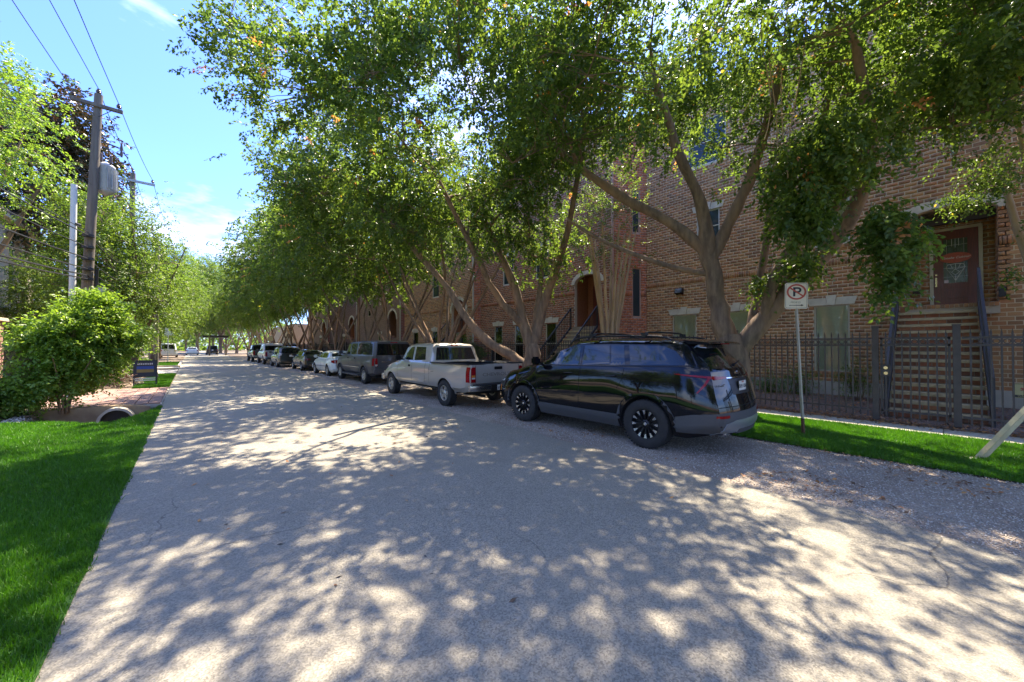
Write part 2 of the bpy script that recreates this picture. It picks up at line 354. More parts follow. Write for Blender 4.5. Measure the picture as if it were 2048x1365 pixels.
gravel = strip('gravel_shoulder', -8, 70, lambda y: 4.6, lambda y: 7.78+.06*nz(y, 2, 9)+.05*nz(y, 7, 3), -.004, M['gravel_bed'])
mat('lawn_soil', (.03, .10, .010), 1, col2=(.022, .07, .008), scale=9)
# lawns
xs = np.concatenate([np.linspace(-22, -4, 8), np.arange(-3.9, -.6, .1), [-.575]])
def lawnmesh(name, xs, y0, endf, nrow, m, z0):
    V = []; F = []
    for x in xs:
        e = float(endf(x))
        for k in range(nrow+1):
            y = y0+(e-y0)*k/nrow; V.append((x, y, z0+.012*mnoise.noise(Vector((x*.8, y*.8, 3)))+float(ditch(x, y))))
    n = nrow+1
    for i in range(len(xs)-1):
        for j in range(nrow): F.append((i*n+j, (i+1)*n+j, (i+1)*n+j+1, i*n+j+1))
    o = link(name, npmesh(name, V, F, m, smooth=True)); o['kind'] = 'structure'; return o
lawn = lawnmesh('lawn', xs, -8, lawn_end, 60, M['lawn_soil'], .012)
xr = np.linspace(7.82, 10.72, 12)
verge = lawnmesh('grass_verge', xr, -8, lambda x: 4.6+.3*math.sin(x*3), 30, M['lawn_soil'], .012)
patch = strip('grass_patch', 20.75, 30.4, lambda y: -1.6-.25*math.sin(y*1.7), lambda y: -.66+.05*nz(y, 3, 1), .015, M['lawn_soil'])
def blades(name, P, z, h, wd, label):
    n = len(P); ang = rng.uniform(0, 2*np.pi, n); lean = rng.normal(0, .5, n)*h; la = rng.uniform(0, 2*np.pi, n)
    hh = h*rng.uniform(.55, 1.15, n); dx = np.cos(ang)*wd/2; dy = np.sin(ang)*wd/2
    A = np.stack([P[:, 0]-dx, P[:, 1]-dy, z-.005], -1); B = np.stack([P[:, 0]+dx, P[:, 1]+dy, z-.005], -1)
    C = np.stack([P[:, 0]+np.cos(la)*lean, P[:, 1]+np.sin(la)*lean, z+hh], -1)
    V = np.stack([A, B, C], 1).reshape(-1, 3); F = np.arange(3*n).reshape(-1, 3)
    tt = np.repeat(np.clip(rng.normal(.45, .2, n) + .25*np.sin(P[:, 0]*1.3+np.sin(P[:, 1]*.9)*2)*.6, 0, 1), 3)
    o = link(name, npmesh(name, V, F, M['blade'], attr=tt)); tag(o, label, 'grass', kind='stuff'); return o
def sample(x0, x1, y0, y1, n, dens):      # dens(d) relative acceptance
    P = np.stack([rng.uniform(x0, x1, n), rng.uniform(y0, y1, n)], -1); d = np.hypot(P[:, 0], P[:, 1])
    return P[rng.uniform(0, 1, n) < dens(d)]
P = sample(-4.4, -.54, 1.0, 14.4, 570000, lambda d: np.clip((4.2/np.maximum(d, 1))**1.35, .12, 1))
P = P[(P[:, 1] < lawn_end(P[:, 0])-.02) & (P[:, 0] < -.585+.012*np.sin(P[:, 1]*3.1)+.008*np.sin(P[:, 1]*7.7)+rng.normal(0, .014, len(P))) & (P[:, 0] < -.232*P[:, 1]+3.5) & (P[:, 0] > -.232*P[:, 1]-1.3)]
d = np.hypot(P[:, 0], P[:, 1])
blades('lawn_grass', P, .012+ditch(P[:, 0], P[:, 1]), .055, .0045+.0008*d, 'mown bright green lawn grass left of the road')
P = sample(7.8, 10.74, -5, 4.7, 300000, lambda d: np.clip((8.5/d)**1.3, .2, 1)*.7)
blades('verge_grass', P, np.full(len(P), .012), .06, .011, 'bright green grass strip between gravel and sidewalk')
P = sample(-1.7, -.64, 20.8, 30.3, 40000, lambda d: d*0+1)
blades('patch_grass', P, np.full(len(P), .015), .07, .03, 'small green grass patch beside the black sandwich board')
P = sample(-6, -.7, 41, 52, 30000, lambda d: d*0+1)
blades('kerb_grass', P, np.full(len(P), .0), .12, .06, 'far yellowish grass strip past the second driveway')
# sidewalk slabs
sw = thing('sidewalk', None, None, (11.12, 0, 0)); sw['kind'] = 'structure'
sb = MB(); sb.box((-.37, 0, -.08), (.37, 1.19, 0)); sme = None
for k in range(-5, 11):
    if sme is None:
        o = sb.build('slab', M['concrete'], None, bevel=.006); sme = o.data; o.parent = sw
    else: o = link('slab', sme, sw)
    o.location = (rnd.uniform(-.008, .008), k*1.2, .028+rnd.uniform(-.006, .006)); o.rotation_euler = (rnd.uniform(-.004, .004), rnd.uniform(-.004, .004), rnd.uniform(-.004, .004))
far = MB(); far.box((10.75, 13.3, -.05), (11.49, 70, .022)); far.build('slab', M['concrete'], sw)
bed = strip('mulch_bed', -8, 70, lambda y: 11.5+.04*nz(y, 3, 4), lambda y: 17.2, .012, M['mulch'], step=.5)
mat('left_soil', (.21, .15, .10), 1, col2=(.13, .085, .06), scale=6, bump=1, bscale=30, mott=((.33, .27, .2), 1.3, .8))
lb = lawnmesh('planting_bed', np.linspace(-14, -2.0, 14), 12.0, lambda x: 15.0, 8, M['left_soil'], -.008)
lb2 = strip('yard_soil', 20.7, 31, lambda y: -12, lambda y: -1.2, -.006, M['left_soil'], step=.8)
# brick driveway crossing the ditch
dw = thing('driveway', None, None, (-2.8, 17.8, 0)); dw['kind'] = 'structure'
b = MB(); b.box((-7.2, 15.12, -.9), (-.62, 20.6, -.005)); b.build('slab', M['concrete'], dw)
pm = MB(); pm.box((-.127, -.335, -.03), (.127, .335, .03)); pv = pm.mesh('paver', M['paver'])
for i in range(24):
    for j in range(8):
        x = -.78-.275*i; y = 15.5+.68*j
        o = link('paver', pv, dw, (x, y, .004+rnd.uniform(-.003, .003)));
hw = MB(); n = 14
pts = []
for k in range(n+1):
    u = k/n; x = -3.6+2.75*u; y = 14.98-.05*math.sin(u*math.pi)+.0; z = .055-.10*max(0, (u-.75)/.25)**2
    pts.append((x, y, z))
for k in range(n):
    (x0, y0, z0), (x1, y1, z1) = pts[k], pts[k+1]
    hw.add([(x0, y0, -.9), (x1, y1, -.9), (x1, y1, z1), (x0, y0, z0), (x0, y0+.2, -.9), (x1, y1+.2, -.9), (x1, y1+.2, z1), (x0, y0+.2, z0)],
           [(0, 1, 2, 3), (4, 7, 6, 5), (3, 2, 6, 7), (0, 4, 5, 1)])
mat('tan_concrete', (.40, .30, .19), .95, col2=(.28, .2, .13), scale=4, bump=.4, bscale=40)
o = hw.build('headwall', M['tan_concrete'], dw)
cp = thing('culvert_pipe', 'round concrete-lipped culvert pipe opening under the brick driveway', 'culvert pipe', (-1.5, 14.7, -.5))
c = MB(); c.lathe([(.36, 14.62), (.36, 15.0), (.30, 15.0), (.30, 14.62)], 28, (-1.5, 0, -.34), 'y', close=True); c.build('pipe_rim', M['concrete'], cp, smooth=40)
c = MB(); c.lathe([(.299, 14.75), (.299, 14.98)], 24, (-1.5, 0, -.34), 'y'); c.build('pipe_bore', M['black_plain'], cp)
b = MB()
for (x0, x1, y0, y1, z) in ((-7, -.64, 30.5, 36.2, .012), (-7, -.64, 38.2, 40.4, .02)): b.box((x0, y0, -.1), (x1, y1, z))
o = b.build('side_driveway', M['concrete']); o['kind'] = 'structure'
b = MB()
for (x0, x1, y0, y1, z) in ((-6.5, -.72, 36.2, 36.4, .13), (-6.5, -.72, 40.5, 40.7, .14), (-.74, -.58, 40.7, 53, .13)): b.box((x0, y0, -.1), (x1, y1, z))
o = b.build('kerb', M['concrete']); o['kind'] = 'structure'
# pebbles ------------------------------------------------------------
def scatter_stones(name, P, z, s0, s1, m, label, cat):
    n = len(P); s = rng.uniform(s0, s1, n); base = np.array([[1, 0, -.3], [-.5, .87, -.3], [-.5, -.87, -.3], [.1, .05, .75]])
    a = rng.uniform(0, 2*np.pi, n); c, d = np.cos(a), np.sin(a); V = np.empty((n, 4, 3))
    j = base[None]+rng.uniform(-.25, .25, (n, 4, 3))
    V[:, :, 0] = P[:, 0:1]+(j[:, :, 0]*c[:, None]-j[:, :, 1]*d[:, None])*s[:, None]
    V[:, :, 1] = P[:, 1:2]+(j[:, :, 0]*d[:, None]+j[:, :, 1]*c[:, None])*s[:, None]
    V[:, :, 2] = np.broadcast_to(z, n)[:, None]+(j[:, :, 2]*.8+.2)*s[:, None]
    T = np.array([[0, 1, 3], [1, 2, 3], [2, 0, 3], [0, 2, 1]]); F = (T[None]+4*np.arange(n)[:, None, None]).reshape(-1, 3)
    o = link(name, npmesh(name, V.reshape(-1, 3), F, m, attr=np.repeat(rng.uniform(0, 1, n), 4))); tag(o, label, cat, kind='stuff'); return o
P = sample(4.9, 7.85, -2.5, 20, 230000, lambda d: np.clip((4.5/d)**2, .06, 1))
edge = 5.12+.25*np.array([mnoise.noise(Vector((y*.9, 7, 0))) for y in P[:, 1]])
P = P[P[:, 0] > edge+rng.exponential(.25, len(P))-.12]
scatter_stones('gravel_stones', P, .0, .005, .013, M['pebble'], 'loose grey and tan gravel on the parking shoulder', 'gravel')
P = sample(-3.2, -.85, 12.3, 15.0, 2600, lambda d: d*0+1); P = P[P[:, 1] > lawn_end(P[:, 0])+.05]
scatter_stones('ditch_rubble', P, -.02+ditch(P[:, 0], P[:, 1]), .02, .055, M['pebble'], 'pale stones and rubble lying in the ditch by the culvert', 'rubble')
def litter(name, P, z, s, label, m=None):
    n = len(P); a = rng.uniform(0, 2*np.pi, n); ln = s*rng.uniform(.6, 1.2, n); wd = ln*.45
    D = np.stack([np.cos(a), np.sin(a), rng.normal(0, .25, n)], -1)*ln[:, None]; W = np.stack([-np.sin(a), np.cos(a), rng.normal(0, .4, n)], -1)*wd[:, None]
    O = np.stack([P[:, 0], P[:, 1], np.broadcast_to(z, n)+.012+rng.uniform(0, .012, n)], -1)
    V = np.stack([O-D, O+W, O+D, O-W], 1).reshape(-1, 3); F = np.arange(4*n).reshape(-1, 4)
    F = np.concatenate([F[:, [0, 1, 2]], F[:, [0, 2, 3]]])
    o = link(name, npmesh(name, V, F, m or M['litter'], attr=np.repeat(rng.uniform(0, 1, n), 4))); tag(o, label, 'leaves', kind='stuff'); return o
Pa = np.stack([11.75+rng.normal(0, .22, 5200), rng.uniform(-3, 12, 5200)], -1)
Pb = np.stack([rng.uniform(12, 16.6, 5200), rng.uniform(-3, 10, 5200)], -1)
litter('fallen_leaves', np.concatenate([Pa, Pb]), .02, .035, 'dry orange brown leaves along the foot of the iron fence')
Pc = np.stack([rng.uniform(5.4, 8.4, 2600), rng.uniform(-.5, 9, 2600)], -1)
Pc = Pc[np.array([mnoise.noise(Vector((x*.8, y*.8, 1.7))) for x, y in Pc]) > .05]
Pd = np.stack([rng.uniform(7.8, 11.5, 3200), rng.uniform(4.6, 20, 3200)], -1)
litter('leaf_litter', np.concatenate([Pc, Pd]), .0, .03, 'scattered brown leaves on the gravel around the parked cars')
Pe = np.stack([rng.uniform(-.4, 5, 60), rng.uniform(1.5, 12, 60)], -1)
litter('road_leaves', Pe, -.004, .03, 'a few dry leaves blown onto the asphalt')
# ================================================================= buildings
def wallpt(O, d, nrm, u, z, off=0.): return (O[0]+d[0]*u+nrm[0]*off, O[1]+d[1]*u+nrm[1]*off, z)
def hole_iv(h, z):
    if z < h['z0'] or z > h['top']: return None
    uc = (h['u0']+h['u1'])/2; hw_ = (h['u1']-h['u0'])/2
    ex = h.get('band', 0)
    if h.get('arch') and z > h['spring']:
        # ellipse / segment
        rz = h['z1']-h['spring']+ex; k = (z-h['spring'])/rz
        if k >= 1: return None
        hw2 = (hw_+ex)*math.sqrt(1-k*k); return (uc-hw2, uc+hw2)
    return (h['u0'], h['u1'])
def brick_wall(parent, O, d, nrm, U0, U1, Z0, Z1, holes, bmat, mmat, individual=0, bl=.27, bh=.12, bands=(), jt=.021, mortar=True):
    proud = .005; C = []      # collect (u,z,len,h)
    r = random.Random(int(abs(O[0]*13+O[1]*7+Z0*3)+1))
    def cut(z, a, b):
        iv = [(a, b)]
        for h in holes:
            q = hole_iv(h, z)
            if q is None: continue
            nv = []
            for s, e in iv:
                if q[1] <= s or q[0] >= e: nv.append((s, e)); continue
                if q[0] > s: nv.append((s, q[0]))
                if q[1] < e: nv.append((q[1], e))
            iv = nv
        return iv
    z = Z0; row = 0
    while z+bh*.6 < Z1:
        band = next((bb for bb in bands if bb[0]-.01 <= z < bb[1]-.01), None)
        if band:
            for s, e in cut((band[0]+band[1])/2, U0, U1):
                u = s
                while u+.03 < e: C.append((u, band[0], min(.085, e-u)-.015, band[1]-band[0]-jt, .01)); u += .085
            z = band[1]; row += 1; continue
        nb = min([bb[0] for bb in bands if bb[0] > z+.01] + [Z1]); h_ = min(bh, nb-z)
        if h_ > .03:
            for s, e in cut(z+h_/2, U0, U1):
                u = U0 - (bl/2 if row % 2 else 0)
                u += math.floor((s-u)/bl)*bl
                while u < e:
                    a = max(u, s); b_ = min(u+bl-jt, e)
                    if b_-a > .035: C.append((a, z, b_-a, h_-jt, 0))
                    u += bl
        z += h_; row += 1
    cx, cy = 0, 0
    if individual:
        def score(c):
            x, y, zz = wallpt(O, d, nrm, c[0]+c[2]/2, c[1]); Zc = x*SY+y*CY; Xc = x*CY-y*SY
            if Zc < .5: return -1
            px = 1024+FPX*Xc/Zc; py = 692.5-FPX*(zz-1.7)/Zc
            ok = -10 < px < 2055 and 0 < py < 1365
            return (c[2]*c[3]/Zc**2) if ok and c[2] > .1 else 0
        C.sort(key=score, reverse=True)
    ang = math.atan2(d[1], d[0])
    if individual:
        ub = MB(); ub.box((0, 0, 0), (1, 1, 1)); ume = ub.mesh('brick', bmat)
        # outward normal relative to +90deg of d
        side = 1 if (-d[1]*nrm[0]+d[0]*nrm[1]) > 0 else -1
        for (u, z, ln, h_, ex) in C[:individual]:
            o = link('brick', ume, parent, wallpt(O, d, nrm, u, z, -.03 if side > 0 else proud+ex))
            o.rotation_euler = (0, 0, ang); o.scale = (ln, (.03+proud+ex)+r.uniform(-.002, .002), h_)
        C = C[individual:]
    V = []; F = []; T = []
    for (u, z, ln, h_, ex) in C:
        k = len(V); p = proud+ex+r.uniform(-.002, .002)
        for uu, zz, oo in ((u, z, p), (u+ln, z, p), (u+ln, z+h_, p), (u, z+h_, p), (u, z, -.004), (u+ln, z, -.004), (u+ln, z+h_, -.004), (u, z+h_, -.004)):
            V.append(wallpt(O, d, nrm, uu, zz, oo))
        F += [(k, k+1, k+2, k+3), (k+4, k+5, k+1, k), (k+5, k+6, k+2, k+1), (k+6, k+7, k+3, k+2), (k+7, k+4, k, k+3)]; T += [r.random()]*8
    if V:
        org = wl(parent); V = np.array(V)-np.array(org)
        o = link('bricks', npmesh('bricks', V, F, bmat, attr=T), parent); o['kind'] = 'stuff'
    if mortar:
        us = sorted({U0, U1, *[h['u0'] for h in holes], *[h['u1'] for h in holes]}); us = [u for u in us if U0 <= u <= U1]
        zs = sorted({Z0, Z1, *[h['z0'] for h in holes], *[h['z1'] for h in holes]}); zs = [u for u in zs if Z0 <= u <= Z1]
        mb = MB()
        for i in range(len(us)-1):
            for j in range(len(zs)-1):
                uc = (us[i]+us[i+1])/2; zc = (zs[j]+zs[j+1])/2
                if any(h['u0'] < uc < h['u1'] and h['z0'] < zc < h['z1'] for h in holes): continue
                a = wallpt(O, d, nrm, us[i], zs[j], -.2); mb.obox(a, (d[0]*(us[i+1]-us[i]), d[1]*(us[i+1]-us[i]), 0), (nrm[0]*.2, nrm[1]*.2, 0), (0, 0, zs[j+1]-zs[j]))
        for h in holes:       # spandrels over arches
            if not h.get('arch'): continue
            n = 16; uc = (h['u0']+h['u1'])/2; hw_ = (h['u1']-h['u0'])/2
            for k in range(n):
                p = []
                for q in (k, k+1):
                    uu = uc-hw_*math.cos(math.pi*q/n); zz = h['spring']+(h['z1']-h['spring'])*math.sin(math.pi*q/n); p.append((uu, zz))
                q = [wallpt(O, d, nrm, p[0][0], p[0][1], 0), wallpt(O, d, nrm, p[1][0], p[1][1], 0), wallpt(O, d, nrm, p[1][0], h['z1'], 0), wallpt(O, d, nrm, p[0][0], h['z1'], 0)]
                q2 = [wallpt(O, d, nrm, p[0][0], p[0][1], -.2), wallpt(O, d, nrm, p[1][0], p[1][1], -.2), wallpt(O, d, nrm, p[1][0], h['z1'], -.2), wallpt(O, d, nrm, p[0][0], h['z1'], -.2)]
                mb.add(q+q2, [(0, 1, 2, 3), (0, 4, 5, 1)])
        o = mb.build('wall', mmat, parent)
def arch_band(parent, O, d, nrm, h, m, proud=.04, nseg=7, name='arch_stone'):
    """stone voussoirs over an arched opening"""
    uc = (h['u0']+h['u1'])/2; hw_ = (h['u1']-h['u0'])/2; rz = h['z1']-h['spring']; ex = h['band']
    for s in range(nseg):
        mb = MB(); sub = 4; vs = []
        for q in range(sub+1):
            a = math.pi*(s+.01+(q/sub)*.98)/nseg
            for e, zz in ((0, 0), (ex, ex)):
                uu = uc-(hw_+e)*math.cos(a); z = h['spring']+(rz+zz)*math.sin(a)
                for off in (-.1, proud): vs.append(wallpt(O, d, nrm, uu, z, off))
        fs = []
        for q in range(sub):
            k = q*4; fs += [(k+1, k+5, k+7, k+3), (k, k+2, k+6, k+4), (k, k+4, k+5, k+1), (k+2, k+3, k+7, k+6)]
        fs += [(0, 1, 3, 2), (sub*4, sub*4+2, sub*4+3, sub*4+1)]
        mb.add(vs, fs); mb.build(name, m, parent)
def clearglass():
    m = bpy.data.materials.new('clear_glass'); m.use_nodes = True; t = m.node_tree; t.nodes.clear()
    o = N(t, 'ShaderNodeOutputMaterial'); g_ = N(t, 'ShaderNodeBsdfGlossy'); g_.inputs['Roughness'].default_value = .02
    tr = N(t, 'ShaderNodeBsdfTransparent'); tr.inputs[0].default_value = (.95, .97, .93, 1); mx_ = N(t, 'ShaderNodeMixShader'); fr = N(t, 'ShaderNodeFresnel'); fr.inputs[0].default_value = 1.5
    t.links.new(fr.outputs[0], mx_.inputs[0]); t.links.new(tr.outputs[0], mx_.inputs[1]); t.links.new(g_.outputs[0], mx_.inputs[2]); t.links.new(mx_.outputs[0], o.inputs[0])
    M['clear_glass'] = m
clearglass()
def window(parent, O, d, nrm, u0, u1, z0, z1, trim, blinds=True, lintel=True, key=True, lw=.17, sash=True, stone=None):
    """window > frame, sash rail, pane, blind, lintel pieces, sill"""
    def bx(mb, a, b, za, zb, o0, o1): mb.obox(wallpt(O, d, nrm, a, za, o0), (d[0]*(b-a), d[1]*(b-a), 0), (nrm[0]*(o1-o0), nrm[1]*(o1-o0), 0), (0, 0, zb-za))
    mb = MB(); w_ = .055
    bx(mb, u0, u0+w_, z0, z1, -.12, -.03); bx(mb, u1-w_, u1, z0, z1, -.12, -.03); bx(mb, u0+w_, u1-w_, z1-w_, z1, -.12, -.03); bx(mb, u0+w_, u1-w_, z0, z0+w_, -.12, -.025)
    if sash: zm = z0+(z1-z0)*.5; bx(mb, u0+w_, u1-w_, zm-.02, zm+.02, -.115, -.036)
    fr = mb.build('window', trim, parent)
    mb = MB(); bx(mb, u0+w_, u1-w_, z0+w_, z1-w_, -.048, -.044); mb.build('pane', M['clear_glass'] if blinds else M['window_glass'], fr)
    if blinds:
        mb = MB(); zz = z0+w_+.01
        while zz < z1-w_-.03: bx(mb, u0+w_+.01, u1-w_-.01, zz, zz+.040, -.075, -.058); zz += .047
        o = mb.build('blind', M['blind'], fr); o['kind'] = 'stuff'
        mb = MB(); bx(mb, u0+w_, u1-w_, z0+w_, z1-w_, -.11, -.10); mb.build('curtain', M['cream_trim'], fr)
    else:
        pass
    if lintel:
        st = stone or M['stone']; uc = (u0+u1)/2; kw = .13; ht = .26
        for (a0, a1, b0, b1, kh, pr) in ((u0-.12, uc-kw*.8, u0-.20, uc-kw*1.15, ht, .03), (uc-kw*.8+.006, uc+kw*.8-.006, uc-kw*1.15+.006, uc+kw*1.15-.006, ht+.07, .055), (uc+kw*.8, u1+.12, uc+kw*1.15, u1+.20, ht, .03)):
            if not key and pr > .05: kh = ht
            mb = MB(); vs = [wallpt(O, d, nrm, q, zz, oo) for oo in (-.08, pr) for q, zz in ((a0, z1), (a1, z1), (b1, z1+kh), (b0, z1+kh))]
            mb.add(vs, [(0, 1, 2, 3), (4, 5, 6, 7), (0, 1, 5, 4), (1, 2, 6, 5), (2, 3, 7, 6), (3, 0, 4, 7)]); mb.build('lintel_stone', st, fr)
    return fr
def sill_bricks(parent, O, d, nrm, u0, u1, z, m):
    mb = MB(); u = u0-.02
    while u < u1:
        mb.tint = rnd.random(); mb.obox(wallpt(O, d, nrm, u, z-.1, -.05), (d[0]*.07, d[1]*.07, 0), (nrm[0]*.085, nrm[1]*.085, 0), (0, 0, .1)); u += .085
    o = mb.build('sill', m, parent, tint=True)
def reveal(parent, O, d, nrm, u0, u1, z0, z1, depth, m):
    mb = MB()
    for (a, b, za, zb) in ((u0-.02, u0, z0, z1), (u1, u1+.02, z0, z1), (u0, u1, z1, z1+.02), (u0, u1, z0-.02, z0)):
        mb.obox(wallpt(O, d, nrm, a, za, -depth), (d[0]*(b-a), d[1]*(b-a), 0), (nrm[0]*(depth-.002), nrm[1]*(depth-.002), 0), (0, 0, zb-za))
    mb.build('reveal', m, parent)
DY = (0, 1); NX = (-1, 0)
def staircase(label, y0, y1, xtop, xbot, ztop, n, railmat, tm, riserm, plate=True, group=None, brick_risers=True):
    t = thing('staircase', label, 'staircase', ((xtop+xbot)/2, (y0+y1)/2, 0), group)
    rise = ztop/(n+1); run = (xtop-xbot)/n
    tr = MB(); tr.box((-.02, y0, -.075), (run+.03, y1, 0)); base = None
    for k in range(n):
        z = rise*(k+1); x = xbot+run*k
        if base is None:
            o = tr.build('tread', tm, t, bevel=.01, at=(0, (y0+y1)/2, 0)); base = o.data; o.location = Vector((x, (y0+y1)/2, z))-wl(t)
        else: o = link('tread', base, t, (x, (y0+y1)/2, z))
    # risers with bricks
    mb = MB(); mo = MB(); zz = 0
    for k in range(n+1):
        z0_ = rise*k; x = xbot+run*k+.03
        hh = rise-.06 if k < n else rise
        mo.box((x+.015, y0+.02, max(z0_-.001, 0)), (x+.08, y1-.02, z0_+hh))
        if brick_risers:
            u = y0+.03-(.13 if k % 2 else 0)
            while u < y1-.05:
                a = max(u, y0+.03); b_ = min(u+.253, y1-.03)
                if b_-a > .03: mb.tint = rnd.random(); mb.box((x, a, z0_+.02), (x+.02, b_, z0_+hh-.012))
                u += .27
    if brick_risers: o = mb.build('riser_brick', riserm, t, tint=True); o['kind'] = 'stuff'
    mo.build('riser', mat('riser_mortar', (.30, .24, .18), .95) if 'riser_mortar' not in M else M['riser_mortar'], t)
    # rails
    for y in (y0-.03, y1+.03):
        p0 = Vector((xbot-.12, y, rise+.80)); p1 = Vector((xtop-.02, y, ztop+.95)); sl_ = (p1.z-p0.z)/(p1.x-p0.x)
        mb = MB(); mb.bar(p0, p1, .055, .06); mb.build('handrail', railmat, t)
        q0 = Vector((xbot-.12, y, .06)); q1 = Vector((xtop-.02, y, ztop-.02))
        mb = MB(); mb.bar(q0, q1, .05, .26 if plate else .10); mb.build('stringer', railmat, t)
        for xp in (xbot-.12, xtop-.02):
            zb = 0 if xp < xbot else ztop-.1
            mb = MB(); mb.box((xp-.028, y-.028, max(zb, 0)), (xp+.028, y+.028, (p0.z if xp < xbot else p1.z)+.04)); mb.build('newel_post', railmat, t)
        m_ = int((xtop-xbot)/.115); bb = MB(); L_ = .84 if plate else .88
        bb.box((-.009, -.009, 0), (.009, .009, L_)); bme = bb.mesh('baluster', railmat)
        for k in range(1, m_):
            x = xbot-.12+(xtop-xbot+.1)*k/m_; zb = q0.z+(q1.z-q0.z)*(x-q0.x)/(q1.x-q0.x)
            link('baluster', bme, t, (x, y, zb))
    return t
def downspout(parent, x, y, z1, m, s=.09):
    mb = MB(); mb.box((x-s/2, y-s/2, .05), (x+s/2, y+s/2, z1)); mb.box((x-s/2-.12, y-s/2+.01, .02), (x+s/2-.01, y+s/2-.01, .09)); mb.build('downspout', m, parent)
# ---- building A (nearest)
XA = 16.9; OA = (XA, 0)
A = thing('brick_townhouse', 'tan brown brick townhouse with arched entry and mahogany door', 'townhouse', (18, 3, 0))
entry = dict(u0=-1.05, u1=.72, z0=2.9, spring=5.55, z1=5.83, top=6.2, arch=True, band=.27)
winsA = [(2.03, 2.99, .81, 3.13), (5.0, 5.95, .81, 3.13), (7.08, 8.15, .81, 3.13)]
upA = [(2.0, 2.96, 5.2, 6.95), (6.1, 7.04, 6.15, 7.58)]
bigA = [(5.83, 7.4, 9.6, 11.6)]
holes = [entry]+[dict(u0=a, u1=b_, z0=c, z1=e, top=e+(.0)) for a, b_, c, e in winsA+upA+bigA]
# leave room for lintels
hb = [dict(h) for h in holes]
brick_wall(A, OA, DY, NX, -4.0, 9.45, .48, 12.6, hb, M['brick_tan'], M['mortar'], individual=300, bands=[(4.5, 4.75)])
arch_band(A, OA, DY, NX, dict(entry, u0=-1.07, u1=.74), M['stone'], nseg=5)
for a, b_, c, e in winsA: window(A, OA, DY, NX, a, b_, c, e, M['cream_trim']); reveal(A, OA, DY, NX, a, b_, c, e, .19, M['mortar_b']); sill_bricks(A, OA, DY, NX, a, b_, c, M['brick_tan'])
for a, b_, c, e in upA: window(A, OA, DY, NX, a, b_, c, e, M['white_trim'], blinds=a < 3); reveal(A, OA, DY, NX, a, b_, c, e, .19, M['mortar_b']); sill_bricks(A, OA, DY, NX, a, b_, c, M['brick_tan'])
for a, b_, c, e in bigA: window(A, OA, DY, NX, a, b_, c, e, M['white_trim'], blinds=False, lintel=False); reveal(A, OA, DY, NX, a, b_, c, e, .19, M['mortar_b'])
mb = MB(); mb.box((XA+.02-.06, -4, -.1), (XA+.2, 9.45, .48)); mb.build('foundation', M['concrete'], A)
mb = MB(); mb.box((XA+.2, -4, 0), (XA+9, -3.8, 12.6)); mb.box((XA+.201, 9.25, 0), (XA+9, 9.45, 12.6)); mb.build('side_wall', M['brick_tan'], A)
mb = MB(); mb.box((XA-.25, -4.1, 12.6), (XA+9, 9.7, 12.85)); mb.build('roof', M['roof'], A)
# recess: side walls, back wall, floor, soffit beam
brick_wall(A, (XA, .72), (1, 0), (0, -1), 0, .9, 2.9, 5.84, [], M['brick_tan'], M['mortar_b'])
brick_wall(A, (XA, -1.05), (1, 0), (0, 1), 0, .9, 2.9, 5.84, [], M['brick_tan'], M['mortar_b'])
door_h = dict(u0=-.83, u1=.23, z0=2.9, z1=5.36, top=5.36)
brick_wall(A, (XA+.9, 0), DY, NX, -1.05, .72, 2.9, 5.84, [door_h], M['brick_tan'], M['mortar_b'])
mb = MB(); mb.box((XA-.30, -1.05, 2.6), (XA+.895, .72, 2.895)); mb.build('landing', M['mortar_b'], A)
mb = MB(); u = -1.03
while u < .68: mb.tint = rnd.random(); mb.box((XA-.34, u, 2.805), (XA+.2, u+.075, 2.91)); u += .088
mb.build('threshold_brick', M['brick_tan'], A, tint=True)
mb = MB(); mb.box((XA-.02, -1.25, 5.84), (XA+1.1, .92, 5.95)); mb.box((XA+.9, -1.2, 2.6), (XA+1.1, -1.05, 5.9)); mb.box((XA+.9, .72, 2.6), (XA+1.1, .9, 5.9)); mb.box((XA+1.1, -1.2, 2.6), (XA+1.15, .9, 5.9)); mb.build('soffit', M['cream_trim'], A)
mb = MB(); mb.box((XA+.25, -1.05, 5.38), (XA+.42, .72, 5.72)); mb.build('soffit_beam', mat('dark_beam', (.03, .018, .014), .6), A)
# door
dr = thing('x', None, None); bpy.data.objects.remove(dr)
XD = XA+.9
mb = MB()
mb.box((XD-.05, -.83, 2.9), (XD+.05, -.75, 5.36)); mb.box((XD-.05, .15, 2.9), (XD+.05, .23, 5.36)); mb.box((XD-.05, -.75, 5.28), (XD+.05, .15, 5.36)); mb.build('door_frame', M['cream_trim'], A)
mb = MB(); a0, a1, z0, z1 = -.75, .15, 2.92, 5.28; g0, g1, h0, h1 = -.57, -.03, 3.62, 5.04
for (p, q, r_, s) in ((a0, g0, z0, z1), (g1, a1, z0, z1), (g0, g1, h1, z1), (g0, g1, z0, h0)): mb.box((XD, p, r_), (XD+.045, q, s))
for (p, q, r_, s) in ((g0, g0+.03, h0, h1), (g1-.03, g1, h0, h1), (g0+.03, g1-.03, h1-.03, h1), (g0+.03, g1-.03, h0, h0+.03)): mb.box((XD-.015, p, r_), (XD+.0, q, s))
for (p, q, r_, s) in ((g0-.02, g1+.02, 3.46, 3.49), (g0-.02, g1+.02, 3.13, 3.16), (g0-.02, g0+.01, 3.16, 3.46), (g1-.01, g1+.02, 3.16, 3.46)): mb.box((XD-.012, p, r_), (XD, q, s))
mb.box((XD-.02, g0+.05, 3.2), (XD, g1-.05, 3.42))
door = mb.build('door', M['door_wood'], A)
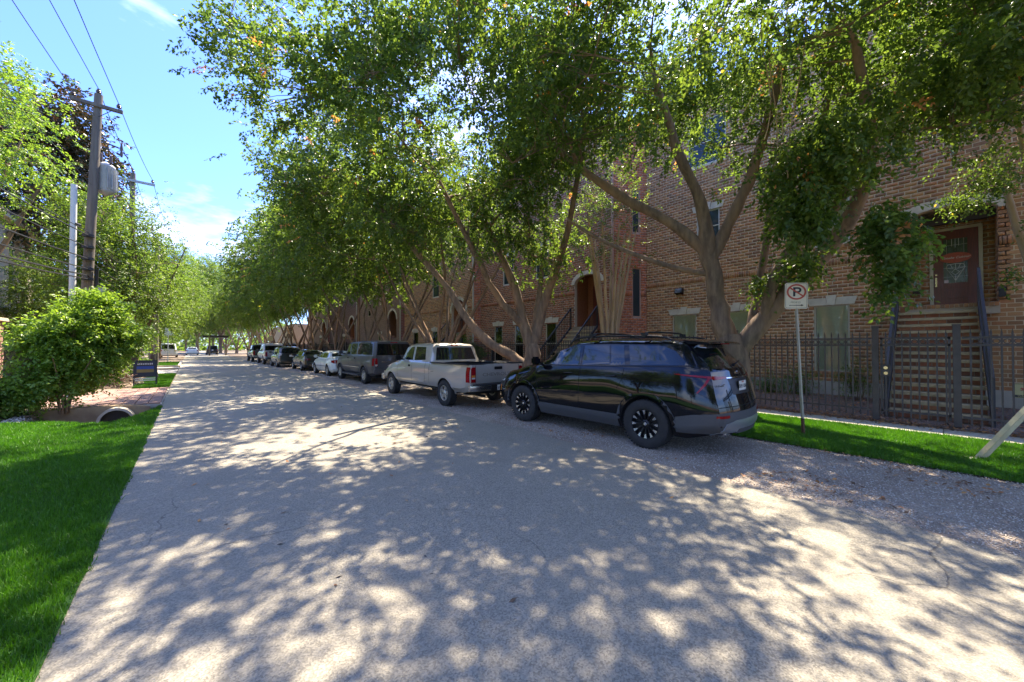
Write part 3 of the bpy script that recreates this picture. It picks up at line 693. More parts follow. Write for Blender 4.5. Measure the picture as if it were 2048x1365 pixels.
mb = MB(); mb.box((XD+.01, g0, h0), (XD+.02, g1, h1)); mb.build('door_glass', mat('door_glass', (.05, .07, .055), .08, spec=.8, col2=(.1, .13, .1), scale=12, bump=.3, bscale=25), door)
mb = MB(); gx = XD+.006; gc = (g0+g1)/2
def ln(a, b_, r_=.005): mb.tube([(gx, a[0], a[1]), (gx, b_[0], b_[1])], r_, 5)
for y in (g0+.10, g1-.10): ln((y, h0+.03), (y, h1-.03))
for z in (h0+.22, h0+.50, h1-.22): ln((g0+.03, z), (g1-.03, z), .004)
ln((gc, h1-.03), (gc, h1-.3)); ln((gc-.07, h1-.03), (gc-.07, h1-.25)); ln((gc+.07, h1-.03), (gc+.07, h1-.25))
ln((gc, h0+.08), (gc, h0+.03))
ov = [(0, .62), (-.16, .60), (-.19, .50), (-.10, .32), (0, .10), (.10, .32), (.19, .50), (.16, .60), (0, .62)]
for i in range(len(ov)-1): ln((gc+ov[i][0], h0+ov[i][1]), (gc+ov[i+1][0], h0+ov[i+1][1]), .007)
for a, b_ in (((-.19, .5), (0, .45)), ((.19, .5), (0, .45)), ((0, .62), (0, .45)), ((0, .45), (-.08, .36)), ((0, .45), (.08, .36)), ((-.08, .36), (0, .27)), ((.08, .36), (0, .27)), ((0, .27), (0, .1)), ((-.12, .4), (-.08, .36)), ((.12, .4), (.08, .36)), ((-.1, .61), (-.06, .48)), ((.1, .61), (.06, .48))):
    ln((gc+a[0], h0+a[1]), (gc+b_[0], h0+b_[1]), .006)
mb.build('leading', M['lead'], door)
mb = MB(); mb.box((XD-.05, .075, 3.55), (XD-.0, .115, 3.85)); mb.build('handle', M['brass'], door, bevel=.008)
mb = MB(); mb.lathe([(.028, -.05), (.032, -.03), (.03, 0)], 14, (XD, .095, 3.93), 'x'); mb.build('knob', M['brass'], door, smooth=40)
mb = MB(); mb.box((XD-.004, g1-.13, h0+.04), (XD+.003, g1-.04, h0+.13)); mb.build('notice', mat('pinkish', (.6, .5, .5), .6), door)
# plaque
pq = thing('door_plaque', 'oval orange-red name plaque hung on the glass of the mahogany door', 'plaque', (XD-.03, gc, 4.40))
mb = MB(); n = 40
pts = [((.315)*math.cos(2*math.pi*i/n), .16*math.sin(2*math.pi*i/n)) for i in range(n)]
mb.prism([(gc+a, 4.42+b_) for a, b_ in pts], XD-.042, XD-.022, 'x'); mb.build('plate', M['plaque'], pq, bevel=.004)
def text(body, size, loc, rot, m, parent, name='lettering', shear=0., ext=.001, bold=0., sx=1., align='CENTER'):
    c = bpy.data.curves.new(name, 'FONT'); c.body = body; c.size = size; c.align_x = align; c.align_y = 'CENTER'; c.shear = shear; c.extrude = ext; c.offset = bold; c.resolution_u = 3
    o = bpy.data.objects.new(name, c); COL.objects.link(o)
    dg = bpy.context.evaluated_depsgraph_get(); me = bpy.data.meshes.new_from_object(o.evaluated_get(dg)); bpy.data.objects.remove(o); bpy.data.curves.remove(c)
    me.materials.clear(); me.materials.append(m)
    o = link(name, me, parent, loc); o.rotation_euler = rot; o.scale = (sx, 1, 1); return o
FX = (R_(90), 0, R_(-90))      # readable when looking towards +x
text('Timeba Cuisinar', .088, (XD-.044, gc, 4.42), FX, M['white_trim'], pq, shear=.45, bold=.001, sx=.98)
mb = MB(); mb.tube([(XD-.03, gc, 4.58), (XD-.02, gc-.04, 4.66), (XD-.02, gc, 4.7), (XD-.02, gc+.04, 4.66), (XD-.03, gc, 4.58)], .006, 5); mb.build('hanger', M['black_iron'], pq)
# lantern beside the door
lt = thing('wall_lantern', 'dark bronze wall lantern on the recess wall left of the door', 'lantern', (XD-.13, .48, 4.75))
dk = mat('bronze', (.04, .028, .02), .5, metal=.4)
mb = MB(); mb.lathe([(.03, 4.93), (.17, 4.83), (.175, 4.80)], 4, (XD-.16, .48, 0)); mb.build('cap', dk, lt)
mb = MB(); mb.lathe([(.12, 4.79), (.085, 4.52), (.02, 4.48)], 4, (XD-.16, .48, 0)); mb.build('glass', mat('lantern_glass', (.08, .07, .055), .15), lt)
mb = MB(); mb.bar((XD-.16, .48, 4.9), (XD, .48, 4.86), .03, .03); mb.box((XD-.02, .43, 4.7), (XD+.02, .53, 4.95)); mb.build('bracket', dk, lt)
ml = MB(); ml.box((XD-.09, .40, 3.38), (XD, .60, 3.50)); tag(ml.build('mailbox', dk, None, bevel=.01, at=(XD, .5, 3.4)), 'small dark metal box on the brick beside the front door', 'mailbox')
wlp = thing('wall_light', 'dark bulkhead floodlight on the tan brick above the lower window', 'wall light', (XA-.1, 7.8, 4.2))
mb = MB(); mb.prism([(XA-.22, 4.1), (XA-.015, 4.05), (XA-.015, 4.33), (XA-.13, 4.33)], 7.62, 7.98, 'y'); mb.build('housing', dk, wlp, bevel=.01)
mb = MB(); mb.obox((XA-.226, 7.66, 4.105), (0, .28, 0), (.078, 0, .2), (-.006, 0, .003)); mb.build('lens', M['window_glass'], wlp)
kb = MB(); kb.box((XA-.14, -1.16, 3.05), (XA-.012, -1.04, 3.32)); tag(kb.build('meter_box', M['black_iron'], None, bevel=.01, at=(XA, -1.1, 3.1)), 'small black box on the brick right of the stair railing', 'box')
staircase('wide open entry stairs with tan treads and blue-grey steel rails', -.66, .86, XA-.30, 12.75, 2.9, 14, M['blue_steel'], M['tread'], M['brick_dark'])
def unit(X, y0, y1, label, fm, mm, rm, low, ent, zmax=12.6, L=1.806, detail=True, solid=None, upper=(), stone='stone'):
    """townhouse with an angled red return wall at its near corner"""
    T = thing('brick_townhouse', label, 'townhouse', (X+3, (y0+y1)/2, 0)); O_ = (X, 0)
    e = dict(u0=ent[0], u1=ent[1], z0=2.7, spring=ent[2], z1=ent[3], top=ent[3]+.2, arch=True, band=.2)
    hs = [e]+[dict(u0=a, u1=b_, z0=c, z1=f, top=f) for a, b_, c, f in list(low)+list(upper)]
    if detail: brick_wall(T, O_, DY, NX, y0, y1, .3, zmax, hs, fm, mm, bands=[(4.35, 4.6)])
    else:
        brick_wall(T, O_, DY, NX, y0, y1, .3, zmax, hs, fm, solid, bl=999, bh=999)
    arch_band(T, O_, DY, NX, e, M[stone], nseg=9)
    for a, b_, c, f in low: window(T, O_, DY, NX, a, b_, c, f, M['cream_trim'])
    for a, b_, c, f in upper: window(T, O_, DY, NX, a, b_, c, f, M['white_trim'], blinds=False)
    d = (math.sin(R_(115)), math.cos(R_(115))); nn = (-.42, -.906); pO = (X, y0)
    hs2 = [dict(u0=L*.56, u1=L*.83, z0=3.1, z1=5.5, top=5.5), dict(u0=L*.56, u1=L*.8, z0=7.2, z1=9.3, top=9.3)] if L > 1 else []
    nn = (math.cos(R_(115))*1, -math.sin(R_(115))*1)
    if detail: brick_wall(T, pO, d, nn, 0, L, .3, zmax, hs2, M['brick_red'], M['mortar_r'], bands=[(4.1, 4.4)])
    else: brick_wall(T, pO, d, nn, 0, L, .3, zmax, [], M['brick_red'], M['solid_red'], bl=999, bh=999)
    for h in hs2: window(T, pO, d, nn, h['u0'], h['u1'], h['z0'], h['z1'], mat('pink_trim', (.5, .3, .22), .6) if 'pink_trim' not in M else M['pink_trim'], blinds=False, lintel=False, sash=False)
    downspout(T, X-.07, y0+.02, zmax-.3, M['pink_trim'] if L > 1 else M['cream_trim'])
    mb = MB(); mb.box((X+.05, y0+.05, -.1), (X+.25, y1, .3)); mb.build('foundation', M['concrete'], T)
    mb = MB(); mb.box((X+.2, y1-.2, 0), (X+8, y1, zmax)); mb.box((X+L*.95+.4, y0-L*.42+.3, 0), (X+8, y0-L*.42+.5, zmax)); mb.build('side_wall', fm, T)
    mb = MB(); mb.box((X-.25, y0-.1, zmax), (X+8, y1, zmax+.25)); mb.build('roof', M['roof'], T)
    # dark hall behind the arch
    mb = MB(); mb.box((X+1.15, e['u0']-.05, 2.7), (X+1.25, e['u1']+.05, e['z1']+.1)); mb.box((X+.2, e['u0']-.1, 2.6), (X+1.2, e['u0']-.002, e['z1']+.1)); mb.box((X+.2, e['u1']+.002, 2.6), (X+1.2, e['u1']+.1, e['z1']+.1)); mb.box((X-.2, e['u0'], 2.5), (X+1.15, e['u1'], 2.69)); mb.box((X+.2, e['u0']-.1, e['z1']+.1), (X+1.25, e['u1']+.1, e['z1']+.2)); mb.build('porch', M['brick_dark'], T)
    mb = MB(); uc = (e['u0']+e['u1'])/2; mb.box((X+1.08, uc-.45, 2.7), (X+1.15, uc+.45, 4.9)); mb.build('door', M['door_wood'], T)
    return T
# solid-texture brick for far walls
def solidbrick(name, c1, c2, mo, sc_=1.):
    m = bpy.data.materials.new(name); m.use_nodes = True; t = m.node_tree; b = t.nodes['Principled BSDF']; b.inputs['Roughness'].default_value = .9
    tc = N(t, 'ShaderNodeTexCoord'); mp_ = N(t, 'ShaderNodeMapping'); mp_.inputs['Rotation'].default_value = (R_(90), 0, R_(90)) if True else (0, 0, 0)
    sx = N(t, 'ShaderNodeSeparateXYZ'); cb = N(t, 'ShaderNodeCombineXYZ'); t.links.new(tc.outputs['Object'], sx.inputs[0]); t.links.new(sx.outputs[1], cb.inputs[0]); t.links.new(sx.outputs[2], cb.inputs[1])
    br = N(t, 'ShaderNodeTexBrick'); br.inputs['Scale'].default_value = 1; br.inputs['Brick Width'].default_value = .27; br.inputs['Row Height'].default_value = .12; br.inputs['Mortar Size'].default_value = .009
    br.inputs['Color1'].default_value = (*c1, 1); br.inputs['Color2'].default_value = (*c2, 1); br.inputs['Mortar'].default_value = (*mo, 1)
    t.links.new(cb.outputs[0], br.inputs['Vector']); t.links.new(br.outputs['Color'], b.inputs['Base Color']); M[name] = m
solidbrick('solid_tan', (.26, .15, .09), (.19, .11, .07), (.40, .33, .25)); solidbrick('solid_red', (.28, .08, .055), (.22, .07, .05), (.4, .3, .25)); solidbrick('solid_dark', (.15, .07, .05), (.11, .05, .04), (.34, .28, .22))
unit(15.26, 10.21, 20.97, 'dark red brick townhouse with black stair rail behind the multi-stem tree', M['brick_dark'], M['mortar_b'], None,
     [(13.9, 14.7, .7, 3.0), (16.6, 17.35, .7, 3.0), (18.6, 19.4, .7, 3.0)], (10.95, 12.6, 4.9, 5.35), upper=[(14.5, 15.5, 5.6, 7.4), (17.5, 18.5, 5.6, 7.4)])
unit(14.85, 21.16, 32.2, 'third townhouse in tan and red brick, with a round-headed archway', M['brick_tan'], M['mortar'], None,
     [(26.2, 27.0, .9, 2.9), (29.5, 30.4, .9, 2.9)], (22.2, 24.1, 4.2, 5.1), L=.454, upper=[(26, 27, 5.6, 7.4)])
unit(14.6, 32.4, 43.4, 'fourth brick townhouse along the row, mostly behind tree trunks', M['brick_tan'], M['mortar'], None,
     [(37, 37.8, .9, 2.9), (40, 40.8, 4.9, 6.2)], (33.4, 35.3, 4.2, 5.1), L=.454, detail=False, solid=M['solid_tan'])
unit(14.4, 43.6, 54.6, 'fifth brick townhouse seen small beyond the dark grey wagon', M['brick_dark'], M['mortar'], None,
     [(48, 48.8, .9, 2.9)], (44.6, 46.5, 4.2, 5.1), L=.454, detail=False, solid=M['solid_dark'])
unit(14.2, 54.8, 66, 'farthest brick townhouse of the row, before the beige wall', M['brick_tan'], M['mortar'], None,
     [(58, 58.8, .9, 2.9)], (55.8, 57.7, 4.2, 5.1), L=.454, detail=False, solid=M['solid_tan'])
staircase('entry stairs with thin black iron rails before the second townhouse', 11.0, 12.6, 15.0, 11.9+.4, 2.69, 12, M['black_iron'], M['tread'], M['brick_dark'], plate=False, brick_risers=False)
staircase('distant stairs with black rails under the round-headed archway', 22.3, 24.0, 14.6, 12.3, 2.69, 12, M['black_iron'], M['tread'], M['brick_dark'], plate=False, brick_risers=False)
b = MB(); b.box((13.2, 72, 0), (28, 72.3, 5.5)); b.box((13.2, 72.3, 0), (13.5, 96, 5.5)); tag(b.build('beige_building', M['beige_wall']), 'long low beige building wall beyond the brick row', 'building')
# ================================================================= fences
FXX = 11.9
def picket_mesh(h, m, finial):
    mb = MB(); q_ = .0135 if finial else .010; mb.box((-q_, -q_, .1), (q_, q_, h))
    if finial: mb.add([(-.012, -.012, h), (.012, -.012, h), (.012, .012, h), (-.012, .012, h), (-.022, 0, h+.085)], [(0, 1, 4), (1, 2, 4), (2, 3, 4), (3, 0, 4)])
    else: mb.add([(-.009, -.009, h), (.009, -.009, h), (.009, .009, h), (-.009, .009, h), (0, 0, h+.04)], [(0, 1, 4), (1, 2, 4), (2, 3, 4), (3, 0, 4)])
    return mb.mesh('picket', m)
PKA = picket_mesh(1.97, M['brown_iron'], True); PKB = picket_mesh(1.9, M['black_iron'], False)
rb = MB()
for k in range(1): rb.lathe([(.036, -.007), (.051, -.007), (.051, .007), (.036, .007)], 14, (0, 0, 0), 'x', close=True)
RING = rb.mesh('ring', M['brown_iron'], smooth=40)
def fence(label, y0, y1, posts, m, pk, rings, pitch=.127, name='iron_fence', cat='fence', group=None, pw=.055, ph=2.02):
    t = thing(name, label, cat, (FXX, (y0+y1)/2, 0), group)
    for z in ((.25, 1.72, 1.87) if rings else (.3, 1.75)):
        mb = MB(); mb.box((FXX-.02, y0, z-.021), (FXX+.02, y1, z+.021)); mb.build('rail', m, t)
    n = int((y1-y0)/pitch)
    for k in range(n):
        y = y0+pitch*(k+.5); link('picket', pk, t, (FXX, y, 0)).rotation_euler = (0, 0, rnd.uniform(-.05, .05))
        if rings and k < n-1: link('ring', RING, t, (FXX, y+pitch/2, 1.795))
    for y in posts:
        mb = MB(); mb.box((FXX-pw, y-pw, 0), (FXX+pw, y+pw, ph+.1)); mb.box((FXX-pw-.01, y-pw-.01, ph+.1), (FXX+pw+.01, y+pw+.01, ph+.13)); mb.build('post', m, t, bevel=.006)
    return t
fence('brown iron fence right of the gate, with ring frieze', -4.0, -.27, [-.2, -2.6], M['brown_iron'], PKA, True)
g1_ = fence('brown iron pedestrian gate with double deadbolt before the entry stairs', -.12, .92, [], M['brown_iron'], PKA, True, name='iron_gate', cat='gate')
for y in (-.10, .90):
    mb = MB(); mb.box((FXX-.02, y-.02, .15), (FXX+.02, y+.02, 1.9)); mb.build('stile', M['brown_iron'], g1_)
mb = MB(); mb.box((FXX-.04, .76, 1.02), (FXX+.04, .9, 1.28)); lk = mb.build('lock_box', M['brown_iron'], g1_, bevel=.01)
for z in (1.09, 1.21): mb = MB(); mb.lathe([(.035, -.075), (.04, -.05), (.04, -.04)], 14, (FXX, .83, z), 'x'); mb.build('deadbolt', M['brass'], lk, smooth=40)
fence('brown iron fence left of the gate, behind the no parking sign', 1.07, 9.5, [1.0, 3.9, 6.8], M['brown_iron'], PKA, True)
fence('black picket fence in front of the dark red brick townhouse', 9.6, 21, [9.65, 12.4, 15.3, 18.2], M['black_iron'], PKB, False)
ff = thing('iron_fence', 'long dark fence running on behind the farther parked cars', 'fence', (FXX, 43, 0))
mb = MB()
for k in range(340): y = 21.1+.127*k; mb.box((FXX-.009, y-.009, .1), (FXX+.009, y+.009, 1.93))
o = mb.build('pickets', M['black_iron'], ff); o['kind'] = 'stuff'
for z in (.3, 1.75): mb = MB(); mb.box((FXX-.016, 21.05, z-.02), (FXX+.016, 64.3, z+.02)); mb.build('rail', M['black_iron'], ff)
for k in range(15): mb = MB(); mb.box((FXX-.05, 21.2+3*k-.05, 0), (FXX+.05, 21.2+3*k+.05, 2.1)); mb.build('post', M['black_iron'], ff)
# ================================================================= trees
class Skel:
    def __init__(s): s.P = []; s.R = []; s.mb = MB()
    def add(s, pts, rads, n=7, cap=False):
        s.P += [tuple(p) for p in pts]; s.R += list(rads); s.mb.tube(pts, list(rads), n, cap)
def curve(p, q, n, r, bend=.12, lift=.0):
    p = Vector(p); q = Vector(q); d = q-p; L_ = d.length; o = Vector((r.gauss(0, 1), r.gauss(0, 1), r.gauss(0, .6)))*L_*bend
    out_ = []
    for i in range(n+1):
        t = i/n; out_.append(p+d*t+o*math.sin(math.pi*t)*.6+Vector((0, 0, lift*L_*math.sin(math.pi*t)))+Vector((r.gauss(0, 1), r.gauss(0, 1), r.gauss(0, 1)))*L_*.012*(1 if 0 < i < n else 0))
    return out_
def smoothpath(pts, k=4):
    pts = [Vector(p) for p in pts]; out_ = []
    for i in range(len(pts)-1):
        p0 = pts[max(i-1, 0)]; p1 = pts[i]; p2 = pts[i+1]; p3 = pts[min(i+2, len(pts)-1)]
        for j in range(k):
            t = j/k; out_.append(.5*((2*p1)+(p2-p0)*t+(2*p0-5*p1+4*p2-p3)*t*t+(3*p1-p0-3*p2+p3)*t**3))
    out_.append(pts[-1]); return out_
def crown_pts(ells, n, rg, clump=.9, thr=-.05, seed=0.):
    vol = np.array([a[3]*a[4]*a[5] for a in ells])**.8; vol /= vol.sum(); out_ = []
    while len(out_) < n:
        e = ells[rg.choice(len(ells), p=vol)]; d = rg.normal(0, 1, 3); d /= np.linalg.norm(d); rr = rg.uniform(0, 1)**(1/2.6)
        p = (e[0]+d[0]*rr*e[3], e[1]+d[1]*rr*e[4], e[2]+d[2]*rr*e[5])
        if mnoise.noise(Vector((p[0]*clump+seed, p[1]*clump, p[2]*clump))) < thr: continue
        out_.append(p)
    return np.array(out_)
def leaves(name, O, A, m_, rg, ls=.07, lw=.5, per=14, slen=.45, m=None, droop=.25, parent=None, spread=.75):
    """sprays: O origin, A axis (n,3)"""
    n = len(O); A = A/np.linalg.norm(A, axis=1, keepdims=True); up = np.tile(np.array([[0, 0, 1.]]), (n, 1))
    S = np.cross(A, up); S /= np.maximum(np.linalg.norm(S, axis=1, keepdims=True), 1e-5); U = np.cross(S, A)
    rot = rg.normal(0, .5, n)[:, None]; S, U = S*np.cos(rot)+U*np.sin(rot), U*np.cos(rot)-S*np.sin(rot)
    t = (np.arange(per)+.5)/per; side = np.where(np.arange(per) % 2 == 0, 1., -1.)
    sl_ = slen*rg.uniform(.6, 1.25, n)
    T = t[None, :]*sl_[:, None]; T3 = T[..., None]
    C = O[:, None]+A[:, None]*T3+rg.normal(0, .03, (n, per, 3)); C[..., 2] -= droop*T**2*1.3
    D = A[:, None]*.55+S[:, None]*(side[None, :, None]*spread)+rg.normal(0, .33, (n, per, 3)); D[..., 2] -= droop
    D /= np.linalg.norm(D, axis=2, keepdims=True)
    Nn = U[:, None]+rg.normal(0, .45, (n, per, 3)); W = np.cross(D, Nn); W /= np.maximum(np.linalg.norm(W, axis=2, keepdims=True), 1e-5)
    Nn = np.cross(W, D)
    ln = (ls*rg.uniform(.6, 1.2, (n, per)))[..., None]; C = C.reshape(-1, 3); D = D.reshape(-1, 3); W = W.reshape(-1, 3); Nn = Nn.reshape(-1, 3); ln = ln.reshape(-1, 1)
    b0 = C; mid = C+D*ln*.48; tip = C+D*ln-Nn*ln*.12
    V = np.stack([b0, mid+W*ln*lw*.5+Nn*ln*.08, tip, mid-W*ln*lw*.5+Nn*ln*.08], 1).reshape(-1, 3)
    k = np.arange(len(C))*4; F = np.concatenate([np.stack([k, k+1, k+2], -1), np.stack([k, k+2, k+3], -1)])
    tint = np.repeat(rg.uniform(0, 1, n), per)*.45+rg.uniform(0, 1, n*per)*.55
    dead = rg.uniform(0, 1, len(tint)); dc = np.repeat(rg.uniform(0, 1, n) < .004, per)
    tint = np.clip(tint*.955, 0, .96); tint[dead < .004] = .985; tint[dead < .0015] = 1.; tint[dc] = 1.
    me = npmesh(name, V, F, m, attr=np.repeat(tint, 4)); return me
def grow(base, limbs, ells, seed, n1, n2, spr, leafm, bark, ls=.07, per=14, slen=.45, droop=.25, label='', cat='tree', name='street_tree', group=None, parent=None,
         clump=.55, thr=-.08, extra=None, rtw=.006, lw=.5, twig=True, spray_r=.38, nside=9):
    r = random.Random(seed); rg = np.random.default_rng(seed); sk = Skel()
    t = thing(name, label, cat, base, group)
    bx, by = base[0], base[1]
    for L_ in limbs:
        pts = smoothpath([(p[0]+bx, p[1]+by, p[2]) for p in L_]); rr = np.interp(np.linspace(0, len(L_)-1, len(pts)), range(len(L_)), [p[3] for p in L_])
        pts = [p+Vector((r.gauss(0, 1), r.gauss(0, 1), 0))*float(q)*.12 for p, q in zip(pts, rr)]
        sk.add(pts, [float(q)*(1+.10*r.uniform(-1, 1)) for q in rr], nside)
    tgt = crown_pts(ells, n1, rg, clump, thr, seed*.37)
    c0 = np.array([bx, by, 3.0]); tgt = tgt[np.argsort(np.linalg.norm(tgt-c0, axis=1))]
    def attach(tg, nseg, r0, r1, sides, bend, lift):
        P = np.array(sk.P); R = np.array(sk.R); newP = []; newR = []
        for q in tg:
            d = np.linalg.norm(P-q, axis=1)+np.maximum(P[:, 2]-q[2], 0)*1.5+np.where(P[:, 2] < 1.9, 5, 0)
            i = int(np.argmin(d)); ra = min(R[i]*.75, r0); pts = curve(P[i], q, nseg, r, bend, lift)
            rad = [ra+(r1-ra)*k/nseg for k in range(nseg+1)]; sk.mb.tube(pts, rad, sides, False)
            newP += [tuple(p) for p in pts[1:]]; newR += rad[1:]
            if sides > 4:
                P = np.vstack([P, [tuple(p) for p in pts[1:]]]); R = np.concatenate([R, rad[1:]])
        sk.P = [tuple(p) for p in P] if sides > 4 else sk.P+newP; sk.R = list(R) if sides > 4 else sk.R+newR
    attach(tgt, 6, .07, .016, 5, .10, .06)
    tg2 = crown_pts(ells, n2, rg, clump, thr, seed*.37)
    if twig: attach(tg2, 3, .014, rtw, 3, .10, .04)
    org = Vector(base)
    O = np.repeat(tg2, spr, 0)+rg.normal(0, spray_r, (n2*spr, 3)); cen = np.array([np.mean([e[k] for e in ells]) for k in range(3)])
    A_ = (O-cen)/np.linalg.norm(O-cen, axis=1, keepdims=True)*.7+rg.normal(0, .6, O.shape); A_[:, 2] -= .15
    if extra is not None:
        O = np.vstack([O, extra[0]]); A_ = np.vstack([A_, extra[1]])
    O = O-np.array(org)
    me = leaves('crown', O, A_, None, rg, ls, lw, per, slen, leafm, droop)
    link('crown', me, t)
    o = sk.mb.build('trunk', bark, t, smooth=80, recalc=False)
    return t
def vase(r, n, z0, H, spread, r0, rad0=.22, az0=0.):
    out_ = [[(0, 0, -.15, rad0*1.35), (0, 0, .25, rad0*1.05), (0, 0, z0, rad0)]]
    for k in range(n):
        a = az0+2*math.pi*(k+r.uniform(-.25, .25))/n; s = spread*r.uniform(.6, 1.1); h = H*r.uniform(.8, 1.05)
        out_.append([(0, 0, z0*.5, r0*1.1), (.10*math.cos(a), .10*math.sin(a), z0, r0), (s*.28*math.cos(a), s*.28*math.sin(a), z0+h*.25, r0*.85), (s*.62*math.cos(a+.15), s*.62*math.sin(a+.15), z0+h*.6, r0*.6), (s*math.cos(a), s*math.sin(a), z0+h, r0*.25)])
    return out_
rr_ = random.Random(3)
# --- T1: big near tree behind the SUV -------------------------------
bk = M['bark']
L1 = [[(0, 0, -.1, 0.432), (0, 0, .5, 0.360), (-.03, .05, 1.3, 0.312), (-.05, .1, 1.9, 0.288)],
      # tall left stem (goes up, forks)
      [(-.02, .1, 1.5, 0.264), (-.18, .25, 2.4, 0.240), (-.32, .38, 3.3, 0.210), (-.55, .45, 4.2, 0.192), (-.8, .5, 5.2, 0.132), (-1.2, .9, 6.6, 0.108), (-1.6, 1.3, 8.6, 0.060)],
      [(-.5, .45, 4.0, 0.156), (-1.0, 1.2, 4.9, 0.132), (-1.7, 2.1, 5.6, 0.120), (-2.8, 3.2, 6.8, 0.084), (-3.8, 4.0, 8.2, 0.048)],
      [(-.45, .42, 3.9, 0.156), (-.35, -.1, 5.0, 0.132), (-.3, -.6, 6.2, 0.108), (-.6, -1.2, 8.2, 0.072)],
      [(-.4, .4, 3.5, 0.084), (-.9, 1.2, 3.75, 0.072), (-1.6, 2.6, 4.5, 0.054), (-2.2, 3.6, 5.3, 0.036)],
      # right stems leaning right
      [(0, .05, 1.5, 0.240), (.12, -.5, 2.25, 0.204), (.25, -1.15, 3.1, 0.186), (.3, -1.75, 3.85, 0.168), (0, -2.2, 4.5, 0.144), (-.6, -2.5, 5.6, 0.108), (-1.6, -2.4, 7.0, 0.060)],
      [(.15, -.6, 2.3, 0.132), (-.1, -.8, 3.2, 0.120), (-.35, -1.3, 3.9, 0.108), (-.6, -2.0, 4.5, 0.090), (-1.3, -2.6, 5.4, 0.060)],
      [(.2, -.9, 2.8, 0.120), (.5, -1.2, 4.2, 0.108), (.7, -1.5, 6.0, 0.084), (.7, -1.8, 8.2, 0.048)],
      [(.1, -.3, 2.0, 0.108), (.5, -.35, 3.2, 0.096), (.7, -.5, 4.6, 0.084), (1.0, -.7, 6.8, 0.060)]]
E1 = [(11.0, -.6, 6.8, 1.8, 1.6, 1.0), (6.2, 3.0, 9.6, 3.4, 3.4, 1.5), (10.8, -.5, 9.6, 3.5, 4.0, 2.4), (7.9, 2.8, 8.9, 6.0, 5.6, 3.1), (9.4, -1.4, 7.4, 3.2, 3.0, 2.0), (6.6, 6.2, 7.3, 2.6, 2.8, 1.6), (5.4, 1.2, 7.7, 3.4, 3.4, 1.7), (8.9, 1.4, 5.6, 1.5, 1.2, 1.0), (11.4, 3.4, 9.2, 2.0, 3.6, 1.8)]
def hang(spec, rg):
    O = []; A_ = []
    for (cx, cy, cz, rx, ry, rz, n) in spec:
        d = rg.normal(0, 1, (n, 3)); d /= np.linalg.norm(d, axis=1, keepdims=True); rr = rg.uniform(0, 1, (n, 1))**.4
        O.append(np.array([cx, cy, cz])+d*rr*np.array([rx, ry, rz])); A_.append(rg.normal(0, .5, (n, 3))+np.array([0, 0, -.7]))
    return np.vstack(O), np.vstack(A_)
rgh = np.random.default_rng(9)
EX1 = hang([(8.8, 1.15, 5.35, 1.0, .9, .7, 200), (11.4, 4.4, 9.6, 1.9, 2.2, 1.2, 480), (9.6, -.2, 6.3, 1.3, 1.0, .6, 220), (8.7, 1.6, 4.85, 1.2, .8, .85, 210), (8.6, .55, 3.55, .45, .35, .6, 110), (8.6, .5, 2.95, .2, .2, .4, 40), (8.4, 1.6, 4.1, .5, .4, .5, 100), (9.6, 1.9, 3.5, .4, .3, .25, 50), (10.2, 2.7, 3.3, .4, .3, .2, 30)], rgh)
T1 = grow((10.3, 3.35, 0), L1, E1, 11, 130, 1650, 5, M['leaf_elm'], bk, ls=.098, per=22, slen=.5, lw=.58, label='nearest street tree, forked trunk rising behind the black crossover', extra=EX1, group='street trees along the sidewalk', thr=.04, clump=.38)
L2 = [[(0, 0, -.1, .40), (0, 0, .4, .34), (.05, 0, 1.0, .30), (.05, 0, 1.7, .27)],
      [(0, .1, .8, .22), (-.35, .7, 1.35, .19), (-.9, 1.5, 1.9, .17), (-1.4, 2.2, 2.8, .15), (-1.9, 2.8, 4.0, .13), (-3.0, 3.6, 5.6, .09), (-4.4, 4.4, 7.6, .05)],
      [(.05, .0, 1.5, .22), (-.1, .3, 2.6, .19), (-.3, .5, 3.8, .16), (-1.0, .8, 5.4, .12), (-2.2, 1.0, 7.4, .07)],
      [(.05, 0, 1.6, .2), (.2, -.3, 2.7, .17), (.2, -.8, 3.9, .14), (-.1, -1.8, 5.4, .11), (-.8, -3.0, 7.4, .06)],
      [(-.1, .3, 2.4, .14), (-1.2, .6, 3.6, .12), (-2.6, .3, 5.2, .09), (-4.2, 0, 7.2, .05)],
      [(.1, .1, 2.0, .14), (.7, .3, 3.6, .11), (1.2, .5, 5.6, .08), (1.5, .6, 8, .05)]]
E2 = [(7.2, 10.6, 8.6, 5.4, 5.2, 3.6), (3.4, 12.2, 9.8, 3.0, 3.6, 3.0), (9.0, 9.6, 5.3, 1.6, 2.0, 1.0), (5.5, 8.0, 7.2, 2.6, 2.6, 1.8)]
T2 = grow((9.5, 9.9, 0), L2, E2, 23, 120, 1050, 5, M['leaf_elm'], bk, ls=.112, per=22, slen=.5, lw=.58, label='second street tree with a low limb leaning left behind the silver pickup', group='street trees along the sidewalk', thr=.06, clump=.34)
def vlimbs(seed, n, H=7, sp=4.2):
    return vase(random.Random(seed), n, .75, H, sp, .10, .24)
E3 = [(7.4, 17.2, 8.9, 5.2, 5.0, 3.6), (4.8, 18.6, 9.6, 2.6, 3.0, 2.6)]
T3 = grow((9.8, 16.9, 0), vlimbs(4, 8), E3, 31, 100, 720, 5, M['leaf_elm'], bk, ls=.135, per=20, slen=.55, lw=.58, label='multi-stem vase-shaped street tree right of the silver pickup cab', group='street trees along the sidewalk', clump=.5, spray_r=.45)
E4 = [(-1.8, .6, 8.7, 4.9, 4.4, 3.5), (-2.6, .8, 10.4, 2.6, 2.4, 2.0)]
